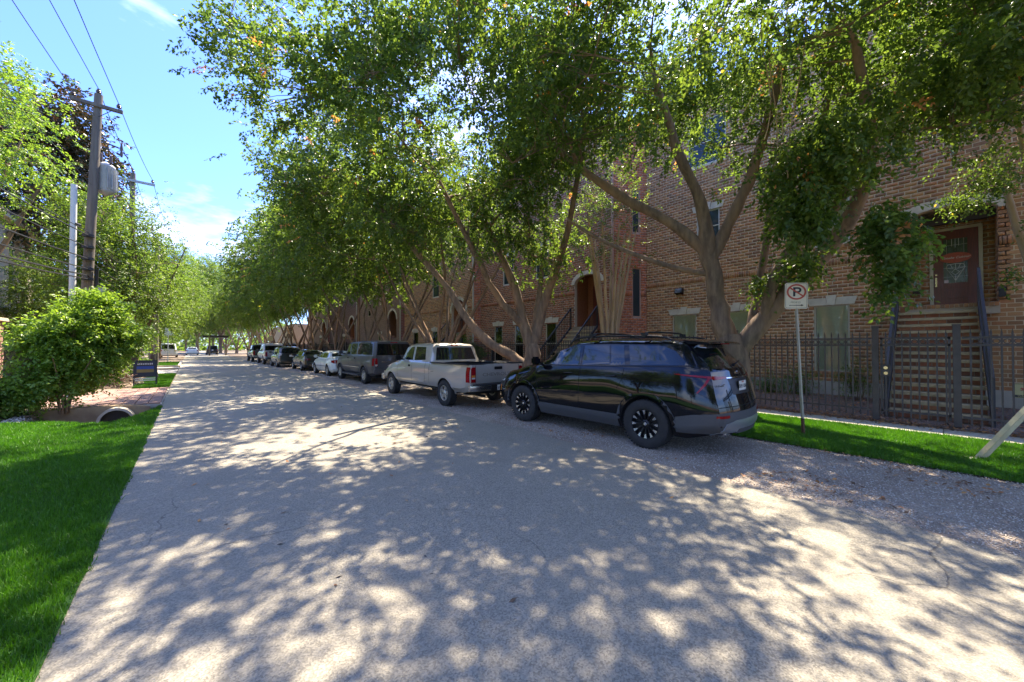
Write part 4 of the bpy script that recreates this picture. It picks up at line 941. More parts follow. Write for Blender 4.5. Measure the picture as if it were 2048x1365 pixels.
def far_tree(proto, x, y, rz, s, label, sz=None, group='street trees along the sidewalk'):
    c = copy_tree(proto); c.location = (x, y, 0); c.rotation_euler = (0, 0, rz); c.scale = (s, s, sz or s); c['label'] = label
    if group: c['group'] = group
    elif 'group' in c: del c['group']
    return c
T4 = grow((9.8, 22.9, 0), vlimbs(9, 5), [(a+9.8, b_+22.9, c, d, e, f) for a, b_, c, d, e, f in E4], 41, 80, 480, 5, M['leaf_elm'], bk, ls=.165, per=18, slen=.6, lw=.58, label='vase-shaped street tree beside the dark grey wagon', group='street trees along the sidewalk', clump=.5, spray_r=.5)
T5 = grow((9.9, 28.8, 0), vlimbs(15, 5, 7.5), [(a+9.9, b_+28.8, c+.3, d, e, f) for a, b_, c, d, e, f in E4], 43, 70, 440, 5, M['leaf_mid'], bk, ls=.18, per=17, slen=.65, lw=.58, label='street tree with slim dark stems by the white sedan', group='street trees along the sidewalk', clump=.5, spray_r=.5)
names = ['street tree with spreading stems by the black sedan', 'street tree over the dark hatchback', 'street tree over the red-tailed pickup', 'street tree past the last parked car', 'yellowish street tree before the beige wall', 'distant street tree left of the beige wall', 'far street tree by the round sign', 'farthest street tree of the sidewalk row']
for k, nm in enumerate(names):
    y = 35+6.2*k; far_tree(T4 if k % 2 else T5, 9.9+rnd.uniform(-.4, .4)-.1*k, y+rnd.uniform(-.5, .5), rnd.uniform(-.5, .5), rnd.uniform(.88, 1.08), nm)
# crape myrtles with smooth tan stems
def myrtle(base, n, H, lean, seed, label, ells, n2, ls=.075, r0=.075, sp=1.3, extra=None):
    r = random.Random(seed); Ls = []
    for k in range(n):
        a = 2*math.pi*k/n+r.uniform(-.3, .3); s = sp*r.uniform(.4, 1.1)
        Ls.append([(.12*math.cos(a), .12*math.sin(a), -.1, r0*1.25), (.16*math.cos(a), .16*math.sin(a), .8, r0*1.05), (.3*s*math.cos(a)+lean[0]*.25, .3*s*math.sin(a)+lean[1]*.25, H*.35, r0*.95), (.6*s*math.cos(a)+lean[0]*.6, .6*s*math.sin(a)+lean[1]*.6, H*.65, r0*.75), (s*math.cos(a)+lean[0], s*math.sin(a)+lean[1], H, r0*.4)])
    return grow(base, Ls, ells, seed, 14, n2, 3, M['leaf_elm'], M['bark_tan'], ls=ls, per=14, slen=.4, label=label, name='crape_myrtle', clump=.9, spray_r=.3, extra=extra, nside=10)
myrtle((13.1, 9.0, 0), 9, 6.5, (0, 0), 51, 'multi-stem crape myrtle with smooth tan stems before the red brick corner', [(13.0, 9.0, 7.6, 1.6, 1.6, 1.6), (12.6, 8.3, 5.6, .9, .8, .7)], 130)
rgm = np.random.default_rng(4)
EXR = hang([(12.9, -.35, 5.0, .5, .35, .25, 60), (13.2, -.8, 5.6, .8, .5, .5, 120), (13.6, -1.3, 4.3, .3, .2, .2, 18), (13.3, -1.0, 3.3, .3, .2, .15, 14)], rgm)
myrtle((14.2, -1.75, 0), 5, 7.5, (-.3, .55), 57, 'smooth tan crape myrtle right of the entry stairs at the frame edge', [(13.6, -1.2, 7.8, 1.8, 1.6, 1.6)], 150, r0=.085, sp=.9, extra=EXR)
# --- left side -------------------------------------------------------
ta = grow((-7.2, 25.5, 0), vase(random.Random(2), 5, 2.5, 9, 2.4, .12, .2), [(-7.0, 25, 10.4, 2.5, 2.6, 3.8)], 61, 60, 330, 4, M['leaf_bright'], bk, ls=.14, per=16, slen=.6, label='tall bright yellow-green tree at the left, behind the cables', spray_r=.42)
mg = grow((-6.9, 37, 0), vase(random.Random(5), 5, 4, 13, 2.2, .14, .3), [(-6.9, 36.8, 12.6, 3.2, 3.0, 5.6)], 67, 60, 620, 5, M['leaf_magnolia'], bk, ls=.28, per=10, slen=.6, lw=.45, label='dark magnolia with rusty brown leaves behind the wooden utility pole', name='magnolia_tree', spray_r=.42, clump=.45)
tc_ = grow((-2.1, 26.8, 0), vase(random.Random(8), 4, 1.6, 6.5, 1.8, .08, .13), [(-2.6, 26.6, 4.6, 2.7, 2.5, 2.6), (-2.9, 26.6, 7.5, 1.7, 1.7, 2.4)], 71, 60, 760, 5, M['leaf_mid'], bk, ls=.115, per=14, slen=.65, label='green street tree on the left verge behind the sandwich board', spray_r=.5, clump=.5)
far_tree(tc_, -6.0, 33.5, 1.2, .72, 'small yellow-green tree between utility poles and cream house', group=None)
td = far_tree(tc_, -4.3, 48, 2.2, 1.05, 'left verge tree behind the white parked crossover', group=None)
TL = [(-3.2, 70, 1.7, 'leafy tree leaning over the far left kerb'), (5.5, 112, 2.4, 'broad tree over the far end of the road'), (1.5, 128, 2.6, 'tree filling the gap at the street end'), (-3.5, 62, 1.3, 'left verge tree beside the white van'), (-4.5, 78, 1.7, 'left tree arching over the far street'), (-7, 98, 2.2, 'large far tree on the left of the street end'), (-14, 60, 1.8, 'tree crown behind the left houses')]
for x, y, s, nm in TL: far_tree(tc_, x, y, rnd.uniform(0, 6), s, nm, group=None)
for x, y, lb_ in ((10, -9.2, 'row tree behind the camera on the building side'), (10.2, -15.8, 'second row tree behind the camera')): far_tree(T4, x, y, rnd.uniform(-.4, .4), 1.0, lb_)
for k, (x, y, s) in enumerate([(9, 92, 1.1), (8, 104, 1.2), (7, 120, 1.3), (14, 110, 1.4)]):
    far_tree(T4, x, y, rnd.uniform(-.5, .5), s, ['tree right of the far street past the sidewalk row', 'taller tree right of the far street', 'tree near the far street end on the right', 'tree behind the far right trees'][k], group=None)
for k, (x, y, s) in enumerate([(-1, 160, 2.0), (6, 165, 2.1), (-12, 150, 2.2), (16, 158, 2.3)]):
    far_tree(tc_, x, y, rnd.uniform(0, 6), s, ['hazy tree closing the view at the street end', 'second hazy tree closing the street end', 'hazy tree at the left of the street end', 'hazy tree at the right of the street end'][k], group=None)
# bush in front of the poles
def bush(base, ells, n, leafm, ls, label, seed, stems=9, r0=.022, name='bush', per=16, H=1.4, sp=1.1, slen=.35, cat='bush', stemmat=None):
    r = random.Random(seed); Ls = []
    for k in range(stems):
        a = 2*math.pi*k/stems+r.uniform(-.3, .3); s = sp*r.uniform(.5, 1)
        Ls.append([(.07*math.cos(a), .07*math.sin(a), -.05, r0*1.2), (.15*math.cos(a), .15*math.sin(a), H*.3, r0), (.6*s*math.cos(a), .6*s*math.sin(a), H*.7, r0*.8), (s*math.cos(a), s*math.sin(a), H*1.05, r0*.5)])
    return grow(base, Ls, ells, seed, 30, n, 4, leafm, stemmat or M['bark'], ls=ls, per=per, slen=slen, droop=.1, label=label, name=name, cat=cat, clump=1.3, thr=-.15, spray_r=.16, rtw=.004, nside=6, lw=.55)
B1 = bush((-2.45, 14.9, 0), [(-2.4, 15.0, 1.95, .68, .66, .72), (-2.35, 15.0, 1.15, .72, .7, .45), (-1.85, 15, 2.75, .28, .25, .3), (-2.7, 14.9, 2.6, .25, .25, .25), (-1.45, 15, 1.9, .3, .3, .3), (-3.1, 14.7, .7, .4, .4, .3)], 1000, M['leaf_bright'], .09, 'large light green bush growing between the lawn and the brick driveway', 81)
bush((-4.3, 14.6, 0), [(-4.2, 14.6, .55, 1.0, .8, .5)], 130, M['leaf_mid'], .08, 'low dark green shrub under the big bush at the left frame edge', 82, H=.5, sp=.6)
bush((-2.9, 24.4, 0), [(-2.9, 24.4, .8, .7, 1.0, .55)], 120, M['leaf_bright'], .09, 'yellow-green shrub behind the pile of cut branches', 83, H=.8, sp=.6)
bush((-2.6, 29.5, 0), [(-2.7, 29.6, .6, .9, 1.2, .5)], 110, M['leaf_bright'], .1, 'small shrub further back behind the sandwich board', 84, H=.6, sp=.6)
k = 0
for (x, y, s, lb) in [(16.2, 5.4, .55, 'small dark shrub against the tan brick, left of the sign pole'), (15.9, 1.75, .7, 'dark leafless-looking shrub beside the foot of the entry stairs'), (16.2, 3.3, .45, 'low green shrub under the lower brick window'), (16.1, 4.1, .38, 'low green grass-like shrub at the concrete foundation')]:
    bush((x, y, 0), [(x, y, s*.9, s*.55, s*.5, s*.6)], 34, M['leaf_mid'], .06, lb, 90+k, stems=6, r0=.012, H=s, sp=s*.5, per=12, slen=.25, stemmat=bk); k += 1
bush((13.0, 19.5, 0), [(13.0, 19.5, 1.3, 1.2, 1.5, .8)], 90, M['leaf_mid'], .11, 'wide green shrub behind the black fence left of the archway rail', 95, H=1.2)
# trailing dead vine stems hanging in the near canopy
vt = thing('hanging_vines', 'bare tan vine stems hanging from the near canopy above the sign', 'vines', (8.2, 1.9, 6.0))
mb = MB()
for (px_, dy, z0, z1) in ((8.2, 1.95, 8.0, 4.9), (8.25, 1.75, 8.2, 5.2), (8.1, 2.05, 7.8, 5.6), (8.3, 1.6, 7.6, 4.75)):
    q = []
    for i in range(12):
        t_ = i/11; q.append((px_+.12*math.sin(t_*5+px_*9), dy+.10*math.sin(t_*4+dy*7)+.15*t_, z0+(z1-z0)*t_))
    mb.tube(q, .011, 5)
    for i in (3, 6, 8): p = Vector(q[i]); mb.tube([p, p+Vector((rnd.uniform(-.3, .1), rnd.uniform(-.3, .3), -.15)), p+Vector((rnd.uniform(-.4, .1), rnd.uniform(-.4, .4), -.5))], .006, 4)
mb.build('stem', M['bark_tan'], vt, smooth=60)
# ================================================================= vehicles
def paint(name, col, metal=.0, rough=.28, coat=1., flake=0):
    m = mat(name, col, rough, metal=metal, coat=coat, spec=.5 if metal else .0); return m
paint('paint_black', (.004, .004, .006), rough=.25); paint('paint_silver', (.46, .43, .385), .45, .38); paint('paint_grey', (.05, .05, .055), .1, .45, .3)
paint('paint_white', (.70, .74, .70), 0, .3); paint('paint_darkgreen', (.018, .022, .026), .4, .3); paint('paint_dark', (.03, .032, .028), .4, .35); paint('paint_light', (.55, .55, .54), .2, .3)
mat('clad', (.06, .062, .066), .6, bump=.1, bscale=300); mat('rubber', (.018, .018, .018), .85, bump=.3, bscale=120, col2=(.03, .028, .026), scale=8); mat('alloy', (.60, .60, .60), .22, metal=.9); mat('alloy_dark', (.02, .02, .022), .35, metal=.5)
mat('alloy_dull', (.45, .43, .38), .35, metal=.6); mat('chrome', (.75, .75, .75), .08, metal=1); mat('skid', (.30, .32, .34), .35, metal=.6); mat('red_lens', (.26, .004, .008), .15, spec=.4); mat('clear_lens', (.55, .52, .48), .15, spec=.8); mat('amber_lens', (.6, .2, .03), .15)
mat('well', (.006, .006, .006), .95); mat('gap', (.002, .002, .002), .9); mat('plate_white', (.72, .72, .68), .4); mat('tan_lining', (.2, .16, .13), .8); mat('bedliner', (.02, .02, .022), .8)
mat('arch_grey', (.06, .062, .066), .6)
def key(tab, y):
    if y <= tab[0][0]: return tab[0][1]
    for i in range(len(tab)-1):
        a, b = tab[i], tab[i+1]
        if y <= b[0]:
            t = (y-a[0])/(b[0]-a[0]) if b[0] > a[0] else 1; t2 = t*t*(3-2*t) if (len(a) < 3) else t
            return a[1]+(b[1]-a[1])*t2
    return tab[-1][1]
def loft(L, W, lines, rear, front, ns=64, rc=.38, cc=.10, nose=.07, capn=10):
    """lines: list of (xtab, ztab) from underside centre to roof centre; rear/front: inset(z)"""
    K = len(lines); V = []; F = []
    us = np.concatenate([[0, .02, .05, .1, .17], np.linspace(.25, L-.25, ns), [L-.17, L-.1, L-.05, L-.02, L]])
    def ring(u):
        out_ = []
        for (xt, zt) in lines:
            z = key(zt, u); x = key(xt, u)*W
            for d in (u, L-u):
                if d < rc: x *= 1-cc*(1-d/rc)**2.2
            y = u+key(rear, z)*max(0, 1-u/1.6)**1.5-key(front, z)*max(0, 1-(L-u)/1.4)**1.5
            out_.append((x, y, z))
        return out_
    rings = [ring(u) for u in us]; n2 = 2*K-2       # full ring, left to right
    for rg_ in rings:
        full = rg_[:]+[(-x, y, z) for x, y, z in rg_[-2:0:-1]]
        V += full
    nr = len(rings)
    for i in range(nr-1):
        for j in range(n2):
            k = (j+1) % n2; F.append((i*n2+j, i*n2+k, (i+1)*n2+k, (i+1)*n2+j))
    # end caps: rows between k and mirrored k
    for end, sgn in ((0, -1), (nr-1, 1)):
        rg_ = rings[end]; cap = []
        for k in range(K):
            x, y, z = rg_[k]; row = []
            for c in range(capn+1):
                s = 1-2*c/capn
                if k in (0, K-1): row.append(end*n2+k)
                elif c == 0: row.append(end*n2+k)
                elif c == capn: row.append(end*n2+(n2-k))
                else:
                    fade = min(1, x/(W*.5)) if x > 0 else 0
                    V.append((x*s, y+sgn*nose*fade*(1-s*s), z)); row.append(len(V)-1)
            cap.append(row)
        for k in range(K-1):
            for c in range(capn):
                q = [cap[k][c], cap[k][c+1], cap[k+1][c+1], cap[k+1][c]]; q2 = []
                for v in q:
                    if v not in q2: q2.append(v)
                if len(q2) >= 3: F.append(q2 if sgn < 0 else q2[::-1])
    me = bpy.data.meshes.new('body'); me.from_pydata(V, [], F)
    bm = bmesh.new(); bm.from_mesh(me); bmesh.ops.remove_doubles(bm, verts=bm.verts, dist=.0005); bmesh.ops.recalc_face_normals(bm, faces=bm.faces); bm.to_mesh(me); bm.free(); me.update()
    return me
def boolean(me, cutters):
    """subtract closed MB cutters; cutter faces get material 1"""
    o = bpy.data.objects.new('tmp', me); COL.objects.link(o); cs = []
    for c in cutters:
        cm = c.mesh('cut', M['well']); co = bpy.data.objects.new('tmpc', cm); COL.objects.link(co); cs.append(co)
        md = o.modifiers.new('b', 'BOOLEAN'); md.operation = 'DIFFERENCE'; md.object = co; md.solver = 'EXACT'
        try: md.material_mode = 'TRANSFER'
        except Exception: pass
    dg = bpy.context.evaluated_depsgraph_get(); r = bpy.data.meshes.new_from_object(o.evaluated_get(dg))
    for c in cs: bpy.data.objects.remove(c)
    bpy.data.objects.remove(o); return r
class Car:
    def __init__(s, name, label, cat, cx, y0, W, group=None):
        s.t = thing(name, label, cat, (cx, y0, 0), group); s.W = W; s.cx = cx; s.y0 = y0
    def body(s, me, m, name='body', smooth=35):
        me.name = name
        if len(me.materials) == 0: me.materials.append(m)
        s.bvh = BVHTree.FromPolygons([v.co for v in me.vertices], [tuple(p.vertices) for p in me.polygons])
        me.polygons.foreach_set('use_smooth', [True]*len(me.polygons)); me.set_sharp_from_angle(angle=R_(smooth))
        s.me = me; s.b = link(name, me, s.t); return s.b
    def ray(s, view, a, b):
        if view == 'side': o, d = Vector((-3, a, b)), Vector((1, 0, 0))
        elif view == 'sideR': o, d = Vector((3, a, b)), Vector((-1, 0, 0))
        elif view == 'rear': o, d = Vector((a, -2, b)), Vector((0, 1, 0))
        elif view == 'front': o, d = Vector((a, 12, b)), Vector((0, -1, 0))
        else: o, d = Vector((a, b, 4)), Vector((0, 0, -1))
        h = s.bvh.ray_cast(o, d); return (h[0], d) if h[0] is not None else (None, d)
    def patch(s, view, poly, off, m, name, parent=None, thick=None, step=.07, smooth=50, both=False):
        """piece of material following the body, outline given in the view plane"""
        thick = thick if thick is not None else off+.02
        def dens(p):
            out_ = []
            for i in range(len(p)):
                a, b = Vector(p[i]), Vector(p[(i+1) % len(p)]); n = max(1, int((b-a).length/step))
                for k in range(n): out_.append(a+(b-a)*k/n)
            return out_
        edge = dens(poly); n = len(edge); pts = list(edge)
        xs_ = [p[0] for p in edge]; zs_ = [p[1] for p in edge]
        x = min(xs_)+step/2
        def inside(q):
            c = False
            for i in range(n):
                a, b = edge[i], edge[(i+1) % n]
                if (a[1] > q[1]) != (b[1] > q[1]) and q[0] < (b[0]-a[0])*(q[1]-a[1])/(b[1]-a[1])+a[0]: c = not c
            return c
        while x < max(xs_):
            z = min(zs_)+step/2
            while z < max(zs_):
                q = Vector((x, z))
                if inside(q) and min((q-e).length for e in edge) > step*.35: pts.append(q)
                z += step
            x += step
        vo, eo, fo, ov, _, _ = delaunay_2d_cdt(pts, [], [list(range(n))], 1, 1e-5)
        V = []; ok = []
        last = None
        ax = 0 if view in ('side', 'sideR') else (1 if view in ('rear', 'front') else 2)
        hits = [s.ray(view, q[0], q[1]) for q in vo]; ds = sorted(h[ax]*d[ax] for h, d in hits if h is not None)
        med = ds[len(ds)//2] if ds else 0
        for q, (h, d) in zip(vo, hits):
            if h is not None and h[ax]*d[ax] > med+.4: h = None
            if h is None: ok.append(False); V.append(None); continue
            ok.append(True); V.append((h, d))
        known = [v for v in V if v is not None]
        if not known: return None
        vs = []
        for q, v in zip(vo, V):
            if v is None:
                # nearest projected point's depth
                j = min((k for k in range(len(vo)) if V[k] is not None), key=lambda k: (vo[k]-q).length); h, d = V[j]
                if view in ('side', 'sideR'): h = Vector((h.x, q[0], q[1]))
                elif view in ('rear', 'front'): h = Vector((q[0], h.y, q[1]))
                else: h = Vector((q[0], q[1], h.z))
            else: h, d = v
            vs.append((h, d))
        mb = MB(); nv = len(vs)
        top = [h-d*off for h, d in vs]; bot = [h-d*(off-thick) for h, d in vs]
        fs = [tuple(f) for f in fo]; cnt = {}
        for f in fs:
            for i in range(len(f)):
                e = (f[i], f[(i+1) % len(f)]); cnt[e] = 1
        sk = [(b, a, a+nv, b+nv) for (a, b) in cnt if (b, a) not in cnt]
        mb.add(top+bot, fs+sk)
        me = mb.mesh(name, m, smooth=smooth); o = link(name, me, parent or s.t)
        if parent is not None: o.location = -(wl(parent)-wl(s.t))
        if both:
            me2 = me.copy(); me2.transform(Matrix.Diagonal((-1, 1, 1, 1))); me2.flip_normals(); o2 = link(name, me2, parent or s.t)
        return o
    def line(s, view, pts, w_, m, name, off=.0015, parent=None, both=False, closed=False):
        pts = [Vector(p) for p in pts]
        if closed: pts.append(pts[0])
        L_ = []; R2 = []
        for i, p in enumerate(pts):
            d = (pts[min(i+1, len(pts)-1)]-pts[max(i-1, 0)]).normalized(); nn = Vector((-d[1], d[0]))*w_/2; L_.append(p+nn); R2.append(p-nn)
        return s.patch(view, L_+R2[::-1], off, m, name, parent, thick=.004, step=.05, both=both)
    def solid(s, mb, name, m, parent=None, bevel=0, smooth=None):
        me = mb.mesh(name, m, smooth=smooth)
        if bevel:
            bm = bmesh.new(); bm.from_mesh(me); bmesh.ops.bevel(bm, geom=[e for e in bm.edges if len(e.link_faces) == 2 and e.calc_face_angle(0) > .5], offset=bevel, segments=2, affect='EDGES', clamp_overlap=True); bm.to_mesh(me); bm.free()
            me.polygons.foreach_set('use_smooth', [True]*len(me.polygons)); me.set_sharp_from_angle(angle=R_(35))
        return link(name, me, parent or s.t)
def arc(cy, cz, r, a0, a1, n): return [(cy+r*math.cos(R_(a0+(a1-a0)*i/n)), cz+r*math.sin(R_(a0+(a1-a0)*i/n))) for i in range(n+1)]
def wheel_meshes(Rt, wd, Rr, style, lo=False):
    n = 24 if lo else 44
    mb = MB(); h = wd/2
    prof = [(Rr, -h*.9), (Rr+.012, -h*.98), (Rr+(Rt-Rr)*.35, -h*1.03), (Rt-.035, -h*.99), (Rt-.012, -h*.86), (Rt, -h*.72)]
    if not lo:
        for g_ in (-.45, 0, .45): prof += [(Rt, h*(g_-.09)), (Rt-.010, h*(g_-.06)), (Rt-.010, h*(g_+.06)), (Rt, h*(g_+.09))]
    prof += [(Rt, h*.72), (Rt-.012, h*.86), (Rt-.035, h*.99), (Rt-(Rt-Rr)*.65, h*1.03), (Rr+.012, h*.98), (Rr, h*.9)]
    mb.lathe(prof, n, (0, 0, 0), 'x', close=True)
    if not lo:      # shoulder lugs
        for k in range(46):
            a = 2*math.pi*k/46
            for sx in (-1, 1):
                c, s_ = math.cos(a), math.sin(a); t_ = Vector((0, -s_, c)); r_ = Vector((0, c, s_))
                mb.obox(Vector((sx*h*.74-.025, 0, 0))+r_*(Rt-.012)-t_*.014, (.05, 0, 0), t_*.028, r_*.015)
    tyre = mb.mesh('wheel', M['rubber'], smooth=38)
    mb = MB(); d = -h*.80      # outer face is -x
    mb.cur = 0
    lipm = 1 if style in ('black10',) else 1
    mb.cur = 1; mb.lathe([(Rr-.002, -h*.92), (Rr-.014, -h*.90), (Rr-.022, -h*.75), (Rr-.03, h*.8), (Rr, h*.85), (Rr, -h*.92)], n, (0, 0, 0), 'x', close=True) if style != 'black10' else None
    if style == 'black10':
        mb.cur = 0; mb.lathe([(Rr-.002, -h*.92), (Rr-.012, -h*.90), (Rr-.02, -h*.75), (Rr-.03, h*.8), (Rr, h*.85), (Rr, -h*.92)], n, (0, 0, 0), 'x', close=True)
    mb.cur = 2; mb.lathe([(.01, -h*.35), (Rr-.02, -h*.35), (Rr-.02, -h*.30), (.01, -h*.30)], n, (0, 0, 0), 'x', close=True)
    ns = {'black10': 12, 'six': 6, 'seven': 7, 'five': 5, 'cover': 10}[style]
    for k in range(ns):
        a = 2*math.pi*(k+.5)/ns; r_ = Vector((0, math.cos(a), math.sin(a))); t_ = Vector((0, -math.sin(a), math.cos(a))); X = Vector((1, 0, 0))
        def spoke(r0, r1, w0, w1, x0, x1, mm, th=.03, sk=0.):
            mb.cur = mm; v = []
            for rr, ww, xx, q in ((r0, w0, x0, 0), (r1, w1, x1, sk)):
                for sg, dx in ((-1, 0), (1, 0), (1, th), (-1, th)): v.append(r_*rr+t_*(sg*ww/2+q)+X*(xx+dx))
            mb.add(v, [(0, 1, 2, 3), (4, 7, 6, 5), (0, 4, 5, 1), (1, 5, 6, 2), (2, 6, 7, 3), (3, 7, 4, 0)])
        if style == 'black10':
            spoke(.04, Rr-.005, .022, .034, -h*.62, -h*.80, 0)
            if k % 1 == 0: spoke(Rr*.66, Rr-.006, .012, .055, -h*.80-.004, -h*.86-.005, 1, .012)
            spoke(Rr*.28, Rr*.68, .007, .007, -h*.72, -h*.83, 0, .01)
        elif style == 'six': spoke(.05, Rr-.008, .10, .075, -h*.62, -h*.78, 1, .04)
        elif style == 'seven': spoke(.04, Rr-.008, .05, .045, -h*.66, -h*.82, 1)
        elif style == 'five': spoke(.05, Rr-.008, .11, .06, -h*.62, -h*.78, 1, .04)
        else: spoke(.03, Rr-.01, .035, .06, -h*.78, -h*.86, 1, .02)
    mb.cur = 0 if style == 'black10' else 1
    mb.lathe([(.001, -h*.80), (.05, -h*.80), (.072, -h*.66), (.072, -h*.4)], 20, (0, 0, 0), 'x')
    mb.cur = 3; mb.lathe([(.001, -h*.83), (.024, -h*.82), (.028, -h*.79)], 14, (0, 0, 0), 'x')
    for k in range(5): a = 2*math.pi*k/5; mb.lathe([(.008, -h*.76), (.008, -h*.6)], 6, (0, .05*math.cos(a), .05*math.sin(a)), 'x')
    am = M['alloy_dark'] if style == 'black10' else M['alloy_dull']
    rim = mb.mesh('rim', [am, M['alloy'] if style == 'black10' else M['alloy_dull'], M['alloy_dark'], M['alloy']], smooth=40)
    return tyre, rim
def put_wheels(c, ys, Rt, wd, Rr, style, halfw, lo=False):
    ty, ri = wheel_meshes(Rt, wd, Rr, style, lo)
    for y in ys:
        for s in (-1, 1):
            w_ = link('wheel', ty, c.t); w_.location = (s*(halfw-wd/2), y, Rt-.006); w_.rotation_euler = (rnd.uniform(0, 6), 0, 0 if s < 0 else math.pi)
            link('rim', ri, w_)
def wells(ys, r, W, Rt):
    out_ = []
    for y in ys:
        for s in (-1, 1):
            mb = MB(); x0, x1 = sorted((s*(W+.1), s*(W-.34))); 
            pr = arc(y, Rt, r, 0, 180, 22)+[(y-r, -.1), (y+r, -.1)]
            mb.prism(pr, x0, x1, 'x'); out_.append(mb)
    return out_
def arch_trim(c, y, Rt, r0, r1, m, zb, both=True, off=.018, name='arch_trim'):
    a = arc(y, Rt, r1, 180, 0, 22); b = arc(y, Rt, r0, 0, 180, 22)
    c.patch('side', [(y-r1, zb)]+a+[(y+r1, zb), (y+r0, zb)]+b+[(y-r0, zb)], off, m, name, both=both, step=.08)
def plate(c, x, z, txt, off=.02, ys=None, w_=.30, hh=.155):
    h, _ = c.ray('rear', x, z); y = h.y-off if ys is None else ys
    mb = MB(); mb.box((x-w_/2, y-.006, z-hh/2), (x+w_/2, y, z+hh/2)); o = c.solid(mb, 'licence_plate', M['plate_white'], bevel=.003)
    if txt:
        t1 = text(txt, .088, (c.cx+x, c.y0+y-.0075, z-.012), (R_(90), 0, 0), M['sign_black'], o); t1.scale = (.86, 1, 1)
        t2 = text('TEXAS', .034, (c.cx+x, c.y0+y-.0075, z+.056), (R_(90), 0, 0), M['sign_red'], o)
    return o
# ---------------------------------------------------------------- 1 black crossover
def black_suv():
    L, W = 5.20, 1.0; Rt = .405; ra, fa = 1.12, 4.12
    c = Car('parked_suv', 'glossy black three-row crossover with roof rails and grey lower cladding', 'suv', 6.70, 2.13, W, 'vehicles parked on the gravel shoulder')
    zt = lambda *a: list(a)
    belt = [(0, 1.30), (.5, 1.36), (1.5, 1.34), (3.6, 1.27), (4.1, 1.20), (4.9, 1.08), (5.2, .95)]
    lines = [
        ([(0, 0)], [(0, .36), (.5, .26), (4.7, .24), (5.2, .30)]),
        ([(0, .84), (.5, .88), (4.8, .88), (5.2, .80)], [(0, .37), (.5, .27), (4.7, .25), (5.2, .31)]),
        ([(0, .95), (.6, .97), (4.7, .96), (5.2, .90)], [(0, .50), (.6, .42), (4.6, .42), (5.2, .46)]),
        ([(0, .98), (1.12, 1.0), (2.0, .975), (3.4, .975), (4.12, 1.0), (5.2, .93)], [(0, .74), (2.5, .66), (5.2, .66)]),
        ([(0, .97), (1.12, .998), (2.0, .965), (3.4, .965), (4.12, .99), (5.2, .90)], [(0, .95), (2.5, .92), (5.2, .80)]),
        ([(0, .955), (1.12, .975), (2.5, .965), (4.2, .955), (5.2, .84)], [(0, 1.12), (2.5, 1.10), (4.2, 1.06), (4.8, .98), (5.2, .86)]),
        ([(0, .90), (1.2, .93), (2.5, .925), (3.7, .92), (4.4, .82), (5.2, .72)], belt),
        ([(0, .88), (1.2, .905), (2.5, .90), (3.6, .89), (4.0, .78), (4.5, .70), (5.2, .60)], [(0, 1.34), (.5, 1.40), (1.5, 1.38), (3.6, 1.31), (3.95, 1.27), (4.9, 1.11), (5.2, .97)]),
        ([(0, .78), (1.0, .80), (2.5, .79), (3.0, .76), (3.8, .72), (4.5, .6), (5.2, .5)], [(0, 1.66), (.3, 1.70), (.8, 1.725), (2.0, 1.74), (2.7, 1.73), (3.1, 1.62, 1), (3.75, 1.33), (4.0, 1.275), (4.9, 1.12), (5.2, .98)]),
        ([(0, .68), (1.0, .70), (2.5, .69), (3.0, .66), (3.8, .60), (5.2, .42)], [(0, 1.72), (.3, 1.765), (.8, 1.80), (2.0, 1.815), (2.7, 1.79), (3.15, 1.65, 1), (3.8, 1.335), (4.05, 1.285), (4.9, 1.13), (5.2, .985)]),
        ([(0, .36), (2.5, .36), (5.2, .25)], [(0, 1.74), (.3, 1.79), (.8, 1.825), (2.0, 1.84), (2.7, 1.815), (3.2, 1.65, 1), (3.85, 1.345), (4.1, 1.295), (4.9, 1.145), (5.2, .99)]),
        ([(0, 0)], [(0, 1.745), (.3, 1.795), (.8, 1.832), (2.0, 1.848), (2.7, 1.82), (3.25, 1.65, 1), (3.9, 1.35), (4.1, 1.30), (4.9, 1.15), (5.2, .992)])]
    rear = [(.3, .06), (.48, .0), (.80, .02), (.9, .07), (1.2, .12), (1.33, .17), (1.68, .46), (1.80, .36)]
    front = [(.3, .08), (.5, 0), (.8, .02), (1.0, .10)]
    me = loft(L, W, lines, rear, front, rc=.55, cc=.17, nose=.115, capn=20); me.materials.append(M['paint_black'])
    me = boolean(me, wells([ra, fa], .46, W, Rt)); c.body(me, M['paint_black'])
    G = M['tint_glass']; B = 'side'
    # side glass
    c.patch(B, [(3.62, 1.315), (3.45, 1.42), (3.08, 1.62), (2.88, 1.695), (2.58, 1.71), (2.55, 1.33)], .004, G, 'front_door_window', both=True)
    c.patch(B, [(2.46, 1.335), (2.48, 1.71), (1.60, 1.715), (1.52, 1.37)], .004, G, 'rear_door_window', both=True)
    c.patch(B, [(1.42, 1.37), (1.50, 1.715), (.86, 1.70), (.66, 1.62), (.56, 1.52), (.44, 1.40)], .004, G, 'quarter_window', both=True)
    c.line(B, [(3.72, 1.29), (2.5, 1.318), (1.45, 1.35), (.42, 1.385)], .014, M['chrome'] if False else M['alloy_dark'], 'belt_moulding', off=.006, both=True)
    for x in (1.83,): c.line(B, [(x, 1.38), (x+.06, 1.71)], .03, M['paint_black'], 'window_divider', off=.007, both=True)
    # door gaps
    c.line(B, [(2.5, 1.7), (2.5, 1.3), (2.52, .7), (2.5, .33)], .008, M['gap'], 'door_gap', both=True)
    c.line(B, [(3.66, 1.28), (3.72, 1.0), (3.62, .75), (3.58, .40)], .008, M['gap'], 'door_gap', both=True)
    c.line(B, [(1.52, 1.35), (1.56, 1.1), (1.66, .95)], .008, M['gap'], 'door_gap', both=True)
